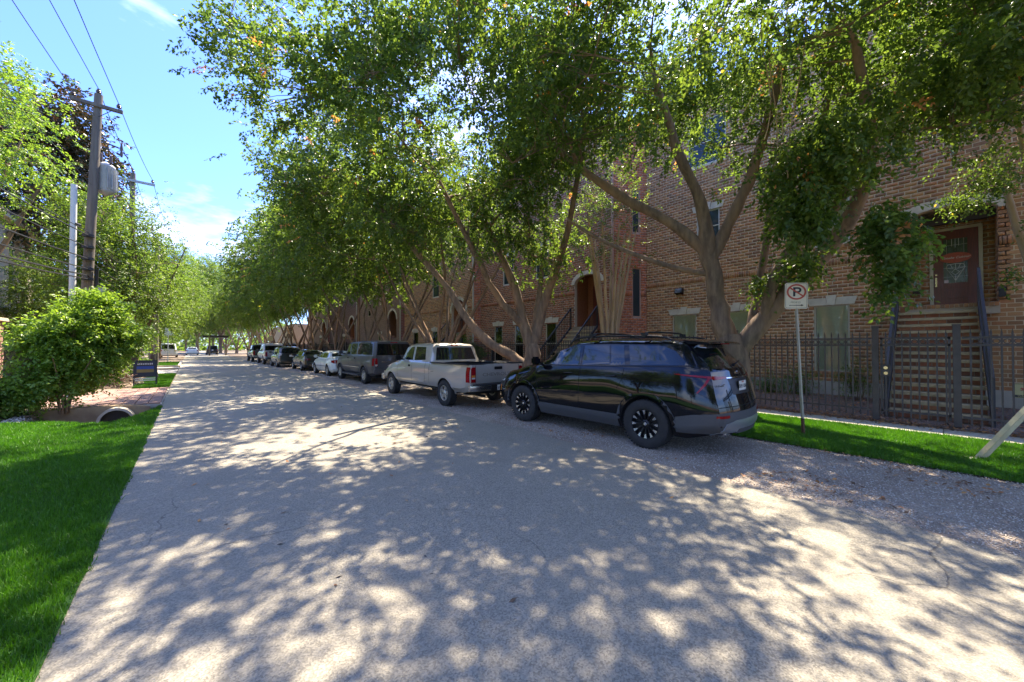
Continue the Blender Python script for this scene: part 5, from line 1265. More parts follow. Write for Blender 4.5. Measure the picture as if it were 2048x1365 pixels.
    c.patch(B, [(.95, 1.05), (1.13, 1.05), (1.13, 1.22), (.95, 1.22)][:0] or [(.86, 1.10), (1.02, 1.10), (1.02, 1.11), (.86, 1.11)], .001, M['gap'], 'fuel_door', both=False)
    # cladding
    for y in (ra, fa): arch_trim(c, y, Rt, .458, .535, M['clad'], .40)
    c.patch(B, [(ra+.52, .27), (fa-.52, .27), (fa-.52, .50), (ra+.52, .50)], .016, M['clad'], 'side_sill', both=True)
    c.patch(B, [(.0, .38), (ra-.52, .36), (ra-.52, .60), (.35, .66), (.0, .70)], .014, M['clad'], 'rear_corner_cladding', both=True, step=.05)
    c.patch('rear', [(-.90, .42), (.90, .42), (.92, .68), (.80, .70), (-.80, .70), (-.92, .68)], .016, M['clad'], 'rear_bumper_cladding')
    c.patch('rear', [(-.78, .36), (.78, .36), (.70, .54), (.45, .58), (-.45, .58), (-.70, .54)], .028, M['skid'], 'rear_skid_plate')
    c.patch('rear', [(-.40, .37), (.40, .37), (.36, .44), (-.36, .44)], .032, M['clad'], 'bumper_insert')
    for s in (-1, 1):
        c.patch('rear', [(s*.62, .625), (s*.84, .625), (s*.84, .665), (s*.62, .665)], .026, M['red_lens'], 'bumper_reflector')
        # slim lamps: side blade, hatch blade and the drop
        c.patch('rear', [(s*.42, 1.225), (s*.78, 1.245), (s*.81, 1.20), (s*.74, 1.185), (s*.45, 1.20)], .012, M['red_lens'], 'tail_light', step=.05)
        c.patch('side' if s < 0 else 'sideR', [(.155, 1.19), (.185, 1.20), (.215, 1.12), (.30, .99), (.285, .98), (.19, 1.10)], .009, M['red_lens'], 'tail_light', step=.04)
    c.patch('side', [(.12, 1.205), (.60, 1.252), (.64, 1.262), (.58, 1.268), (.14, 1.24)], .010, M['red_lens'], 'tail_light', both=True, step=.05)
    # hatch glass, wiper, spoiler
    c.patch('rear', [(-.70, 1.35), (.70, 1.35), (.64, 1.69), (-.64, 1.69)], .004, G, 'rear_window')
    c.patch('rear', [(-.82, 1.36), (-.68, 1.38), (-.62, 1.64), (-.70, 1.64)], .003, M['paint_black'], 'pillar_trim', step=.06)
    mb = MB(); vs = []
    for (y, z, hw_) in ((.62, 1.80, .70), (.22, 1.755, .68), (.20, 1.725, .67), (.52, 1.73, .68)):
        for k in range(9): q = -1+2*k/8; vs.append((hw_*q, y-.03*(1-q*q), z+.02*(1-q*q)))
    fs = [(r*9+k, r*9+k+1, ((r+1) % 4)*9+k+1, ((r+1) % 4)*9+k) for r in range(4) for k in range(8)]+[(0, 9, 18, 27), (8, 35, 26, 17)]
    mb.add(vs, fs); c.solid(mb, 'roof_spoiler', M['paint_black'], smooth=40)
    mb = MB(); mb.box((-.16, .205, 1.728), (.16, .225, 1.745)); c.solid(mb, 'brake_light', M['red_lens'])
    h, _ = c.ray('rear', 0, 1.40); mb = MB(); mb.bar((.0, h.y-.02, 1.40), (.38, h.y+.03, 1.45), .012, .014); mb.lathe([(.022, 0), (.022, .03)], 10, (0, h.y-.03, 1.40), 'y'); c.solid(mb, 'wiper', M['gap'])
    # tailgate details
    c.patch('rear', [(-.36, .95), (.36, .95), (.40, 1.19), (-.40, 1.19)], .002, M['alloy_dark'], 'plate_recess')
    c.patch('rear', [(-.44, 1.20), (.44, 1.20), (.44, 1.215), (-.44, 1.215)], .012, M['chrome'], 'chrome_strip')
    c.line('rear', [(-.80, .78), (.80, .78)], .010, M['gap'], 'hatch_gap')
    plate(c, 0, 1.075, 'DEM 1050', .016)
    h, _ = c.ray('rear', 0, 1.275); y = h.y-.012; mb = MB()
    mb.prism([(-.09, 1.262), (-.035, 1.262), (-.03, 1.25), (.04, 1.25), (.036, 1.262), (.10, 1.262), (.09, 1.292), (.035, 1.292), (.03, 1.304), (-.04, 1.304), (-.036, 1.292), (-.10, 1.292)], y, y+.015, 'y'); c.solid(mb, 'emblem', M['chrome'], bevel=.003)
    h, _ = c.ray('rear', -.62, 1.08); tx = text('TRAVERSE', .048, (c.cx-.62, c.y0+h.y-.012, 1.10), (R_(90), 0, 0), M['chrome'], c.t, name='badge')
    for x in (-.46, -.60):
        mb = MB(); mb.lathe([(.042, -.045), (.050, -.045), (.050, .10), (.042, .10)], 18, (x, .03, .385), 'y', close=True); mb.lathe([(.041, .0), (.041, .09)], 18, (x, .03, .385), 'y'); c.solid(mb, 'exhaust_tip', M['alloy'], smooth=40)
        mb = MB(); mb.lathe([(.0405, -.01), (.0405, .0)], 16, (x, .03, .385), 'y'); c.solid(mb, 'exhaust_bore', M['gap'])
    # roof rails
    for s in (-1, 1):
        mb = MB(); mb.tube(smoothpath([(s*.72, .75, 1.795), (s*.72, 1.0, 1.86), (s*.72, 1.9, 1.885), (s*.72, 2.6, 1.865), (s*.72, 2.85, 1.80)]), .018, 8); c.solid(mb, 'roof_rail', M['alloy_dark'], smooth=60)
    for y in (1.25, 2.35):
        mb = MB(); mb.tube(smoothpath([(-.74, y, 1.91), (-.5, y, 1.945), (.5, y, 1.945), (.74, y, 1.91)]), .017, 8)
        for s in (-1, 1): mb.box((s*.72-.05, y-.04, 1.86), (s*.72+.05, y+.04, 1.93))
        c.solid(mb, 'crossbar', M['alloy_dark'], smooth=50)
    # mirrors, handles, front
    for s in (-1, 1):
        mb = MB(); mb.box((s*1.0-.0, 3.50, 1.30), (s*1.17, 3.66, 1.47)) if s > 0 else mb.box((-1.17, 3.50, 1.30), (-1.0, 3.66, 1.47)); mb2 = c.solid(mb, 'mirror', M['paint_black'], bevel=.035)
        mb = MB(); mb.bar((s*.9, 3.56, 1.31), (s*1.02, 3.57, 1.35), .06, .04); c.solid(mb, 'mirror_arm', M['alloy_dark'], mb2)
        for y in (2.68, 1.68):
            h, _ = c.ray('side' if s < 0 else 'sideR', y, 1.17); mb = MB(); mb.tube(smoothpath([(h.x, y, 1.17), (h.x+s*.035, y+.03, 1.17), (h.x+s*.035, y+.20, 1.165), (h.x, y+.23, 1.165)], 3), .014, 7); c.solid(mb, 'door_handle', M['paint_black'], smooth=60)
    c.patch('front', [(-.55, .55), (.55, .55), (.6, .85), (-.6, .85)], .01, M['gap'], 'grille')
    for s in (-1, 1): c.patch('front', [(s*.62, .84), (s*.88, .84), (s*.83, .92), (s*.62, .92)], .008, M['clear_lens'], 'headlight')
    c.patch('side', [(4.99, .62), (5.06, .62), (5.06, .76), (4.99, .76)], .006, M['amber_lens'], 'side_marker', both=True)
    c.patch('top', [(-.62, 3.75), (.62, 3.75), (.56, 3.12), (-.56, 3.12)], .004, G, 'windshield')
    put_wheels(c, [ra, fa], Rt, .26, .245, 'black10', .985)
    return c
black_suv()
# ---------------------------------------------------------------- generic boxy / round builder
def vehicle(name, label, cat, x_side, y0, L, W, H, ra, fa, Rt, pm, kind, lo=True, style='seven', belt=None, rimr=None, clear=.24):
    c = Car(name, label, cat, x_side+W, y0, W, 'vehicles parked on the gravel shoulder')
    b = belt
    if kind == 'boxsuv':
        roof = [(0, H-.06), (.35, H-.02), (1.6, H), (L-2.15, H-.03), (L-1.95, H-.09, 1), (L-1.45, b+.12), (L-1.3, b+.05), (L-.5, b-.02), (L, b-.18)]
        hd = [(0, b), (L-1.5, b), (L-1.25, b-.02), (L-.4, b-.10), (L, b-.25)]
        rear = [(.3, .06), (.5, 0), (.72, .0), (.8, .12), (b, .15), (H-.1, .28), (H, .32)]; front = [(.3, .03), (.6, 0), (b-.1, .06), (b, .1)]; gx = (.80, .74); cc = .07
    elif kind == 'sedan':
        roof = [(0, b+.01), (.62, b+.06), (.85, b+.09), (1.55, H-.05, 1), (1.9, H-.01), (2.4, H), (2.9, H-.04), (3.05, H-.08, 1), (L-1.15, b+.06), (L-1.0, b), (L-.35, b-.16), (L, b-.34)]
        hd = [(0, b-.02), (.5, b), (L-1.3, b-.03), (L-.35, b-.22), (L, b-.42)]
        rear = [(.25, .08), (.45, 0), (.7, .03), (b, .1)]; front = [(.2, .08), (.45, 0), (b-.3, .08), (b, .2)]; gx = (.72, .58); cc = .16
    elif kind == 'van':
        roof = [(0, H-.12), (.3, H-.05), (1.4, H), (L-2.2, H-.04), (L-1.9, H-.12, 1), (L-.95, b+.08), (L-.8, b), (L-.3, b-.15), (L, b-.35)]
        hd = [(0, b), (L-1.2, b-.05), (L-.35, b-.22), (L, b-.42)]
        rear = [(.25, .08), (.45, 0), (.75, .04), (b, .08), (H-.15, .40), (H, .42)]; front = [(.2, .08), (.45, 0), (b-.3, .1), (b, .25)]; gx = (.82, .68); cc = .14
    else:       # pickup cab, bed added later
        bl = style[1]; style = style[0]
        roof = [(0, b), (bl-.02, b), (bl+.0, b+.01, 1), (bl+.10, H-.08), (bl+.28, H-.01), (bl+1.3, H), (bl+1.75, H-.05), (bl+1.95, H-.13, 1), (L-1.40, b+.10), (L-1.25, b+.03), (L-.45, b-.05), (L, b-.2)]
        hd = [(0, b), (L-1.4, b), (L-1.2, b-.02), (L-.4, b-.13), (L, b-.3)]
        rear = [(.3, .03), (.5, 0), (b, .0)]; front = [(.3, .05), (.6, 0), (b-.1, .06), (b, .12)]; gx = (.80, .72); cc = .03
    sub = lambda t, d: [(q[0], q[1]-d, *q[2:]) for q in t]
    mn = lambda t, f: [(q[0], min(q[1], f(q[0]))) for q in t]
    gl = [(0, .93), (L-1.6, .93), (L-1.1, .84), (L, .74)]
    ed = [(0, gx[0]), (L-1.9, gx[0]), (L-1.2, .70), (L, .55)]; rf = [(0, gx[1]), (L-1.9, gx[1]), (L-1.2, .62), (L, .45)]
    lines = [([(0, 0)], [(0, clear+.10), (.5, clear), (L-.5, clear), (L, clear+.06)]),
             ([(0, .86), (L, .84)], [(0, clear+.11), (.5, clear+.01), (L-.5, clear+.01), (L, clear+.07)]),
             ([(0, .95), (.5, .97), (L-.5, .97), (L, .93)], [(0, clear+.22), (.5, clear+.14), (L, clear+.18)]),
             ([(0, .97), (ra, 1.0), (L/2, .985), (fa, 1.0), (L, .95)], [(0, clear+.42), (L, clear+.36)]),
             ([(0, .96), (ra, .99), (L/2, .98), (fa, .985), (L, .90)], sub(hd, .18)),
             ([(0, .93), (L/2, .955), (L-1, .93), (L, .84)], sub(hd, .05)), (gl, hd),
             ([(0, .90), (L-1.6, .90), (L-1.1, .78), (L, .62)], [(q[0], min(q[1]+.04, key(roof, q[0]))) for q in hd])]
    edge = [(q[0], q[1]-.075*(1 if q[1] > b+.25 else .15), *q[2:]) for q in roof]
    lines += [(ed, edge), (rf, [(q[0], q[1]-.015, *q[2:]) for q in roof]), ([(0, .36), (L, .26)], [(q[0], q[1]+.012, *q[2:]) for q in roof]), ([(0, 0)], [(q[0], q[1]+.016, *q[2:]) for q in roof])]
    me = loft(L, W, lines, rear, front, rc=.35, cc=cc, nose=.05 if kind != 'pickup' else .01); me.materials.append(pm)
    cut = wells([ra, fa], Rt+.055, W, Rt)
    if kind == 'pickup':
        q = MB(); q.box((-W*.86, .09, .62), (W*.86, bl-.12, b+.3)); cut.append(q)
    me = boolean(me, cut); c.body(me, pm)
    put_wheels(c, [ra, fa], Rt, .23, rimr or Rt*.62, style, W-.01, lo)
    return c
def handles(c, pts, m, W):
    for y, z in pts:
        for s in (-1, 1):
            h, _ = c.ray('side' if s < 0 else 'sideR', y, z); mb = MB(); mb.box((h.x-.012, y-.07, z-.035), (h.x+.012, y+.07, z+.035)); c.solid(mb, 'door_handle', m, bevel=.008)
def mirrors(c, y, z, m, W):
    for s in (-1, 1):
        mb = MB(); mb.box((s*(W+.08)-.09, y, z), (s*(W+.08)+.09, y+.14, z+.17)); o = c.solid(mb, 'mirror', m, bevel=.03)
        mb = MB(); mb.bar((s*(W-.12), y+.07, z+.03), (s*(W+.02), y+.07, z+.05), .05, .04); c.solid(mb, 'mirror_arm', m, o)
# ---------------------------------------------------------------- 2 silver pickup
def silver_pickup():
    b = 1.20; L = 5.75; W = .98; H = 1.79; bl = 2.12
    c = vehicle('parked_pickup', 'tan silver extended-cab pickup truck with open bed and red tail lights', 'pickup truck', 5.45, 8.02, L, W, H, 1.26, 4.93, .37, M['paint_silver'], 'pickup', False, ('five', bl), belt=b, clear=.42, rimr=.215)
    G = M['tint_glass']; S = 'side'
    c.patch(S, [(4.28, 1.25), (3.62, 1.66), (3.40, 1.68), (3.38, 1.24)], .004, G, 'door_window', both=True)
    c.patch(S, [(3.26, 1.24), (3.26, 1.68), (2.62, 1.67), (2.52, 1.27)], .004, G, 'rear_side_window', both=True)
    c.patch('rear', [(-.74, 1.27), (.74, 1.27), (.64, 1.66), (-.64, 1.66)], .004, G, 'rear_window', step=.1)
    c.patch('top', [(-.62, 4.25), (.62, 4.25), (.58, 3.85), (-.58, 3.85)], .004, G, 'windshield')
    c.patch('rear', [(-.14, 1.70), (.14, 1.70), (.14, 1.735), (-.14, 1.735)], .014, M['red_lens'], 'brake_light')
    for ln_ in ([(4.35, 1.2), (4.40, .9), (4.33, .5)], [(3.32, 1.68), (3.32, .5)], [(2.42, 1.2), (2.42, .48)], [(2.15, 1.18), (2.15, .48)]): c.line(S, ln_, .009, M['gap'], 'panel_gap', both=True)
    c.line(S, [(.15, .83), (4.4, .83)], .02, M['paint_silver'], 'side_crease', off=.006, both=True)
    arch_trim(c, 1.26, .37, .425, .455, M['paint_silver'], .48, off=.012, name='arch_lip'); arch_trim(c, 4.93, .37, .425, .455, M['paint_silver'], .48, off=.012, name='arch_lip')
    c.patch(S, [(1.72, .44), (4.46, .44), (4.46, .49), (1.72, .49)], .006, M['gap'], 'sill', both=True)
    c.patch(S, [(.62, .95), (.78, .95), (.78, 1.10), (.62, 1.10)][:0] or [(1.85, .94), (2.03, .94), (2.03, .948), (1.85, .948)], .001, M['gap'], 'fuel_door')
    handles(c, [(3.5, 1.06)], M['gap'], W); mirrors(c, 4.05, 1.22, M['gap'], W)
    # bed rails
    for s in (-1, 1):
        mb = MB(); mb.box((s*.925-.05, .05, b-.005), (s*.925+.05, bl-.03, b+.028)); c.solid(mb, 'bed_rail_cap', M['bedliner'], bevel=.008)
    mb = MB(); mb.box((-.87, .02, b-.005), (.87, .10, b+.03)); c.solid(mb, 'tailgate_cap', M['bedliner'], bevel=.008)
    mb = MB(); mb.box((-.84, .095, .63), (.84, bl-.125, .64)); c.solid(mb, 'bed_floor', M['bedliner'])
    # tailgate
    for s in (-1, 1): c.line('rear', [(s*.75, 1.19), (s*.75, .70)], .010, M['gap'], 'tailgate_gap')
    c.line('rear', [(-.75, .70), (.75, .70)], .012, M['gap'], 'tailgate_gap')
    for s in (-1, 1):
        o = c.patch('rear', [(s*.77, .74), (s*.90, .74), (s*.90, 1.14), (s*.77, 1.14)], .022, M['red_lens'], 'tail_light', step=.06)
        h, _ = c.ray('rear', s*.83, .9)
        mb = MB(); mb.box((s*.835-.055, h.y-.026, .83), (s*.835+.055, h.y-.015, .87)); c.solid(mb, 'reverse_lens', M['clear_lens'], o)
        mb = MB(); mb.box((s*.835-.055, h.y-.026, .875), (s*.835+.055, h.y-.015, .93)); c.solid(mb, 'turn_lens', M['amber_lens'], o)
        c.patch('side' if s < 0 else 'sideR', [(.03, .74), (.17, .74), (.17, 1.14), (.03, 1.14)], .010, M['red_lens'], 'tail_light_side', step=.06)
    h, _ = c.ray('rear', 0, 1.0)
    mb = MB(); mb.box((-.14, h.y-.02, 1.06), (.14, h.y+.0, 1.14)); o = c.solid(mb, 'tailgate_handle', M['gap'], bevel=.01)
    mt = mat('faded_grey', (.26, .24, .21), .6)
    text('CHEVROLET', .125, (c.cx, c.y0+h.y-.004, .93), (R_(90), 0, 0), mt, c.t, name='tailgate_lettering', ext=.003, bold=.003, sx=1.55)
    # bumper
    mb = MB(); n = 12
    prof = [(-.02, .50), (-.13, .51), (-.15, .60), (-.14, .66), (-.02, .67)]
    vs = []; fs = []
    for i in range(n+1):
        x = -.96+1.92*i/n; e = (abs(x)/.96)**6*.10
        for (dy, z) in prof: vs.append((x, min(dy+e, .03) if dy < -.03 else .03, z))
    k = len(prof)
    for i in range(n):
        for j in range(k): fs.append((i*k+j, i*k+(j+1) % k, (i+1)*k+(j+1) % k, (i+1)*k+j))
    fs += [tuple(range(k)), tuple(n*k+j for j in range(k))]
    mb.add(vs, fs); bu = c.solid(mb, 'rear_bumper', mat('dull_chrome', (.6, .58, .54), .22, metal=.95), smooth=45)
    mb = MB(); mb.box((-.84, -.14, .665), (.84, .02, .69)); c.solid(mb, 'bumper_step', M['bedliner'], bu)
    mb = MB(); mb.box((-.34, -.158, .50), (.34, -.10, .665)); c.solid(mb, 'bumper_centre', M['gap'], bu)
    plate(c, 0, .585, 'BTF 719', ys=-.158, w_=.30, hh=.145)
    mb = MB(); mb.tube([(-.45, 0, .36), (-.45, 1.0, .36)], .035, 10); mb.box((-.7, .05, .42), (.7, .4, .5)); c.solid(mb, 'underbody', M['well'])
    mb = MB(); mb.tube([(-.9, 1.26, .37), (.9, 1.26, .37)], .05, 10); mb.lathe([(.02, -.12), (.12, -.08), (.14, 0), (.12, .08), (.02, .12)], 14, (0, 1.26, .37), 'x'); c.solid(mb, 'axle', M['well'])
    mb = MB(); mb.box((-.97, 5.62, .46), (.97, 5.80, .70)); c.solid(mb, 'front_bumper', M['chrome'], bevel=.03)
    for s in (-1, 1): c.patch('front', [(s*.62, .85), (s*.92, .85), (s*.92, 1.0), (s*.62, 1.0)], .01, M['clear_lens'], 'headlight')
silver_pickup()
# ---------------------------------------------------------------- 3 dark grey wagon
def grey_wagon():
    b = 1.26; L = 5.75; W = 1.0; H = 1.95
    c = vehicle('parked_suv', 'long dark grey full-size wagon with blue sky in its side windows', 'suv', 5.92, 15.85, L, W, H, 1.25, 4.75, .39, M['paint_grey'], 'boxsuv', False, 'six', belt=b, clear=.36, rimr=.225)
    G = M['car_glass']; S = 'side'
    c.patch(S, [(4.42, 1.32), (3.95, 1.80), (3.45, 1.82), (3.42, 1.31)], .004, M['tint_glass'], 'door_window', both=True)
    c.patch(S, [(3.30, 1.31), (3.32, 1.82), (2.52, 1.83), (2.45, 1.31)], .004, M['tint_glass'], 'rear_door_window', both=True)
    c.patch(S, [(2.30, 1.31), (2.34, 1.83), (.62, 1.81), (.42, 1.31)], .004, M['tint_glass'], 'quarter_window', both=True)
    c.patch('rear', [(-.80, 1.30), (.80, 1.30), (.72, 1.79), (-.72, 1.79)], .004, G, 'rear_window')
    c.patch('rear', [(-.16, 1.84), (.16, 1.84), (.16, 1.88), (-.16, 1.88)], .010, M['red_lens'], 'brake_light')
    for ln_ in ([(4.5, 1.3), (4.5, .45)], [(3.36, 1.82), (3.36, .45)], [(2.38, 1.3), (2.38, .9)]): c.line(S, ln_, .010, M['gap'], 'panel_gap', both=True)
    c.line(S, [(1.8, .72), (4.25, .72)], .035, M['chrome'], 'chrome_strip', off=.012, both=True)
    c.line('rear', [(0, 1.28), (0, .72)], .012, M['gap'], 'door_gap')
    for y in (1.25, 4.75): arch_trim(c, y, .39, .445, .50, M['paint_grey'], .45, off=.02)
    mb = MB(); mb.box((-1.06, 1.85, .32), (-.86, 4.1, .40)); mb.box((.86, 1.85, .32), (1.06, 4.1, .40)); c.solid(mb, 'running_board', M['clad'], bevel=.01)
    for s in (-1, 1):
        o = c.patch('rear', [(s*.79, .82), (s*.89, .82), (s*.89, 1.16), (s*.79, 1.16)], .02, M['red_lens'], 'tail_light', step=.06)
        h, _ = c.ray('rear', s*.84, .9); mb = MB(); mb.box((s*.84-.045, h.y-.03, .82), (s*.84+.045, h.y-.015, .90)); c.solid(mb, 'reverse_lens', M['clear_lens'], o)
        c.patch('side' if s < 0 else 'sideR', [(.16, .84), (.30, .84), (.30, 1.16), (.16, 1.16)], .008, M['red_lens'], 'tail_light_side', step=.06)
    mb = MB(); mb.box((-.98, -.06, .50), (.98, .12, .72)); c.solid(mb, 'rear_bumper', M['clad'], bevel=.03)
    h, _ = c.ray('rear', .5, .95); mb = MB(); mb.box((-.62, h.y-.015, 1.0), (-.25, h.y, 1.03)); c.solid(mb, 'badge', M['chrome'])
    plate(c, 0, .62, '', ys=-.062); handles(c, [(3.5, 1.12), (2.5, 1.12)], M['gap'], W); mirrors(c, 4.2, 1.30, M['clad'], W)
    mb = MB(); mb.box((-.8, .2, .32), (.8, 1.1, .45)); mb.tube([(-.9, 1.25, .39), (.9, 1.25, .39)], .05, 8); c.solid(mb, 'underbody', M['well'])
    c.patch('top', [(-.66, 4.5), (.66, 4.5), (.62, 4.05), (-.62, 4.05)], .004, G, 'windshield')
grey_wagon()
# ---------------------------------------------------------------- 4,5 sedans
def sedan(label, x, y0, pm, tl, b=.98, H=1.42, L=4.85, plate_txt=''):
    W = .90
    c = vehicle('parked_sedan', label, 'sedan', x, y0, L, W, H, 1.05, 3.80, .32, pm, 'sedan', True, 'seven', belt=b, clear=.20)
    G = M['car_glass']; S = 'side'
    c.patch(S, [(3.42, b+.05), (2.95, H-.10), (2.50, H-.07), (2.47, b+.04)], .004, G, 'door_window', both=True)
    c.patch(S, [(2.38, b+.04), (2.40, H-.07), (1.85, H-.08), (1.55, H-.14), (1.28, b+.10), (1.30, b+.05)], .004, G, 'rear_door_window', both=True)
    c.patch('rear', [(-.62, b+.12), (.62, b+.12), (.50, H-.08), (-.50, H-.08)], .004, G, 'rear_window')
    for ln_ in ([(3.5, b), (3.5, .35)], [(2.42, H-.08), (2.42, .3)], [(1.5, b), (1.4, .75)]): c.line(S, ln_, .009, M['gap'], 'panel_gap', both=True)
    c.line(S, [(1.45, .55), (3.4, .53)], .03, M['clad'] if tl == 'red' else pm, 'side_moulding', off=.01, both=True)
    for s in (-1, 1):
        if tl == 'red':
            c.patch('rear', [(s*.40, .74), (s*.80, .74), (s*.84, .84), (s*.78, .92), (s*.42, .90)], .012, M['red_lens'], 'tail_light', step=.06)
            c.patch('side' if s < 0 else 'sideR', [(.10, .74), (.32, .80), (.34, .90), (.12, .92)], .008, M['red_lens'], 'tail_light_side', step=.06)
        else: c.patch('rear', [(s*.50, .72), (s*.82, .72), (s*.82, .88), (s*.50, .86)], .010, mat('dark_lens', (.10, .02, .02), .15) if 'dark_lens' not in M else M['dark_lens'], 'tail_light', step=.06)
    c.line('rear', [(-.72, .60), (.72, .60)], .012, M['gap'], 'bumper_gap'); plate(c, 0, .80, '', .02)
    handles(c, [(2.6, .86), (1.6, .88)], pm, W); mirrors(c, 3.1, b+.02, pm, W)
    c.patch('top', [(-.60, 3.55), (.60, 3.55), (.56, 3.1), (-.56, 3.1)], .004, G, 'windshield')
    return c
sedan('white four-door sedan with oval red tail lights, fourth in the parked row', 5.88, 21.85, M['paint_white'], 'red')
sedan('black four-door sedan with shiny side, parked beyond the white sedan', 5.80, 28.0, M['paint_darkgreen'], 'dark', H=1.44)
# ---------------------------------------------------------------- 6 hatchback
def hatch():
    b = 1.05; H = 1.66; L = 4.6; W = .90
    c = vehicle('parked_hatchback', 'dark tall hatchback with pale tail light high on its corner', 'hatchback', 5.25, 34.1, L, W, H, 1.0, 3.65, .33, M['paint_dark'], 'van', True, 'seven', belt=b, clear=.2)
    G = M['car_glass']; S = 'side'
    c.patch(S, [(3.5, b+.04), (2.75, H-.14), (2.3, H-.12), (2.28, b+.05)], .004, G, 'door_window', both=True)
    c.patch(S, [(2.2, b+.05), (2.22, H-.12), (1.0, H-.13), (.75, b+.2), (.85, b+.06)], .004, G, 'rear_door_window', both=True)
    c.patch('rear', [(-.66, b+.10), (.66, b+.10), (.58, H-.14), (-.58, H-.14)], .004, G, 'rear_window')
    for s in (-1, 1): c.patch('rear', [(s*.66, b-.10), (s*.84, b-.08), (s*.82, b+.16), (s*.68, b+.06)], .012, M['clear_lens'] if s < 0 else M['red_lens'], 'tail_light', step=.05)
    plate(c, 0, .92, '', .02); mirrors(c, 3.1, b+.05, M['paint_dark'], W)
    for ln_ in ([(3.5, b), (3.5, .35)], [(2.25, H-.12), (2.25, .3)]): c.line(S, ln_, .009, M['gap'], 'panel_gap', both=True)
    c.line('rear', [(-.74, .58), (.74, .58)], .012, M['gap'], 'bumper_gap')
hatch()
def pickup2(label, x, y0, pm, red, H=1.85):
    b = 1.22; L = 5.7; W = .98; bl = 1.85
    c = vehicle('parked_pickup', label, 'pickup truck', x, y0, L, W, H, 1.2, 4.7, .39, pm, 'pickup', True, ('five', bl), belt=b, clear=.42)
    G = M['car_glass']; S = 'side'
    c.patch(S, [(4.05, 1.27), (3.5, 1.72), (3.15, 1.74), (3.12, 1.26)], .004, G, 'door_window', both=True)
    c.patch(S, [(3.02, 1.26), (3.02, 1.74), (2.3, 1.72), (2.2, 1.28)], .004, G, 'rear_side_window', both=True)
    c.patch('rear', [(-.74, 1.28), (.74, 1.28), (.66, 1.72), (-.66, 1.72)], .004, G, 'rear_window', step=.1)
    for s in (-1, 1):
        c.patch('rear', [(s*.77, .76), (s*.91, .76), (s*.91, 1.18), (s*.77, 1.18)], .02, M['red_lens'], 'tail_light', step=.06)
        c.patch('side' if s < 0 else 'sideR', [(.03, .78), (.20, .78), (.20, 1.18), (.03, 1.18)], .01, M['red_lens'], 'tail_light_side', step=.06)
    mb = MB(); mb.box((-.95, -.14, .50), (.95, .03, .68)); c.solid(mb, 'rear_bumper', M['chrome'], bevel=.02); mirrors(c, 3.9, 1.25, M['clad'], W)
    for ln_ in ([(4.15, 1.2), (4.15, .5)], [(3.07, 1.7), (3.07, .5)], [(1.88, 1.18), (1.88, .48)]): c.line(S, ln_, .010, M['gap'], 'panel_gap', both=True)
    plate(c, 0, .6, '', ys=-.142)
    return c
pickup2('pale pickup with bright red tail light, second last of the parked row', 5.15, 40.4, M['paint_light'], True, H=1.95)
pickup2('dark pickup truck at the far end of the parked row', 5.0, 47.6, M['paint_dark'], False)
# ---------------------------------------------------------------- far vehicles
def faraway(kind, label, cat, x, y0, pm, H, b, L=4.7, W=.93, name='parked_car'):
    c = vehicle(name, label, cat, x, y0, L, W, H, 1.0, L-1.05, .35, pm, kind, True, 'seven', belt=b, clear=.22)
    if 'group' in c.t: del c.t['group']
    G = M['car_glass']
    if kind == 'sedan':
        c.patch('rear', [(-.62, b+.12), (.62, b+.12), (.50, H-.08), (-.50, H-.08)], .004, G, 'rear_window')
        c.patch('side', [(3.35, b+.05), (2.9, H-.10), (1.6, H-.12), (1.3, b+.08)], .004, G, 'side_window', both=True)
    else:
        c.patch('rear', [(-.74, b+.06), (.74, b+.06), (.64, H-.16), (-.64, H-.16)], .004, G, 'rear_window')
        c.patch('side', [(L-1.6, b+.05), (L-2.15, H-.14), (.7, H-.14), (.55, b+.08)], .004, G, 'side_window', both=True)
    for s in (-1, 1): c.patch('rear', [(s*.68, b-.28), (s*.88, b-.28), (s*.88, b-.08), (s*.68, b-.08)], .02, M['red_lens'], 'tail_light', step=.08)
    plate(c, 0, b-.2, '', .02)
    return c
faraway('boxsuv', 'white crossover parked in the driveway behind the big bush', 'suv', -6.4, 44.5, M['paint_white'], 1.78, 1.1)
faraway('van', 'white van parked at the kerb far down the left side', 'van', -3.4, 74, M['paint_white'], 2.1, 1.2, L=5.2, W=1.0, name='parked_van')
faraway('sedan', 'small white sedan far down the road by the crossing', 'sedan', -.6, 92, M['paint_white'], 1.5, 1.0, name='distant_sedan')
faraway('boxsuv', 'dark crossover driving away at the end of the street', 'suv', 2.4, 93, M['paint_darkgreen'], 1.8, 1.1, name='distant_suv')
# ================================================================= street furniture
# no parking sign, tilted a little towards the street
ps = thing('parking_sign', 'cream no parking sign with red slashed P on a perforated leaning post', 'sign', (8.87, 1.745, 0))
ps_x, ps_y = 8.87, 1.745
top = Vector((-.02, .06, 2.52)); ht = 2.5
def spt(z): return (ps_x-.034*z, ps_y+.030*z, z)
mb = MB(); a = Vector(spt(-.1)); b_ = Vector(spt(2.5))
dvec = (b_-a)
for k in range(1): mb.bar(a, b_, .045, .028, up=(-.75, .65, 0))
mb.build('post', M['galv'], ps)
mb = MB(); mb.bar(Vector(spt(-.05)), Vector(spt(.32)), .050, .033, up=(-.75, .65, 0)); mb.build('post_base', M['rust'], ps)
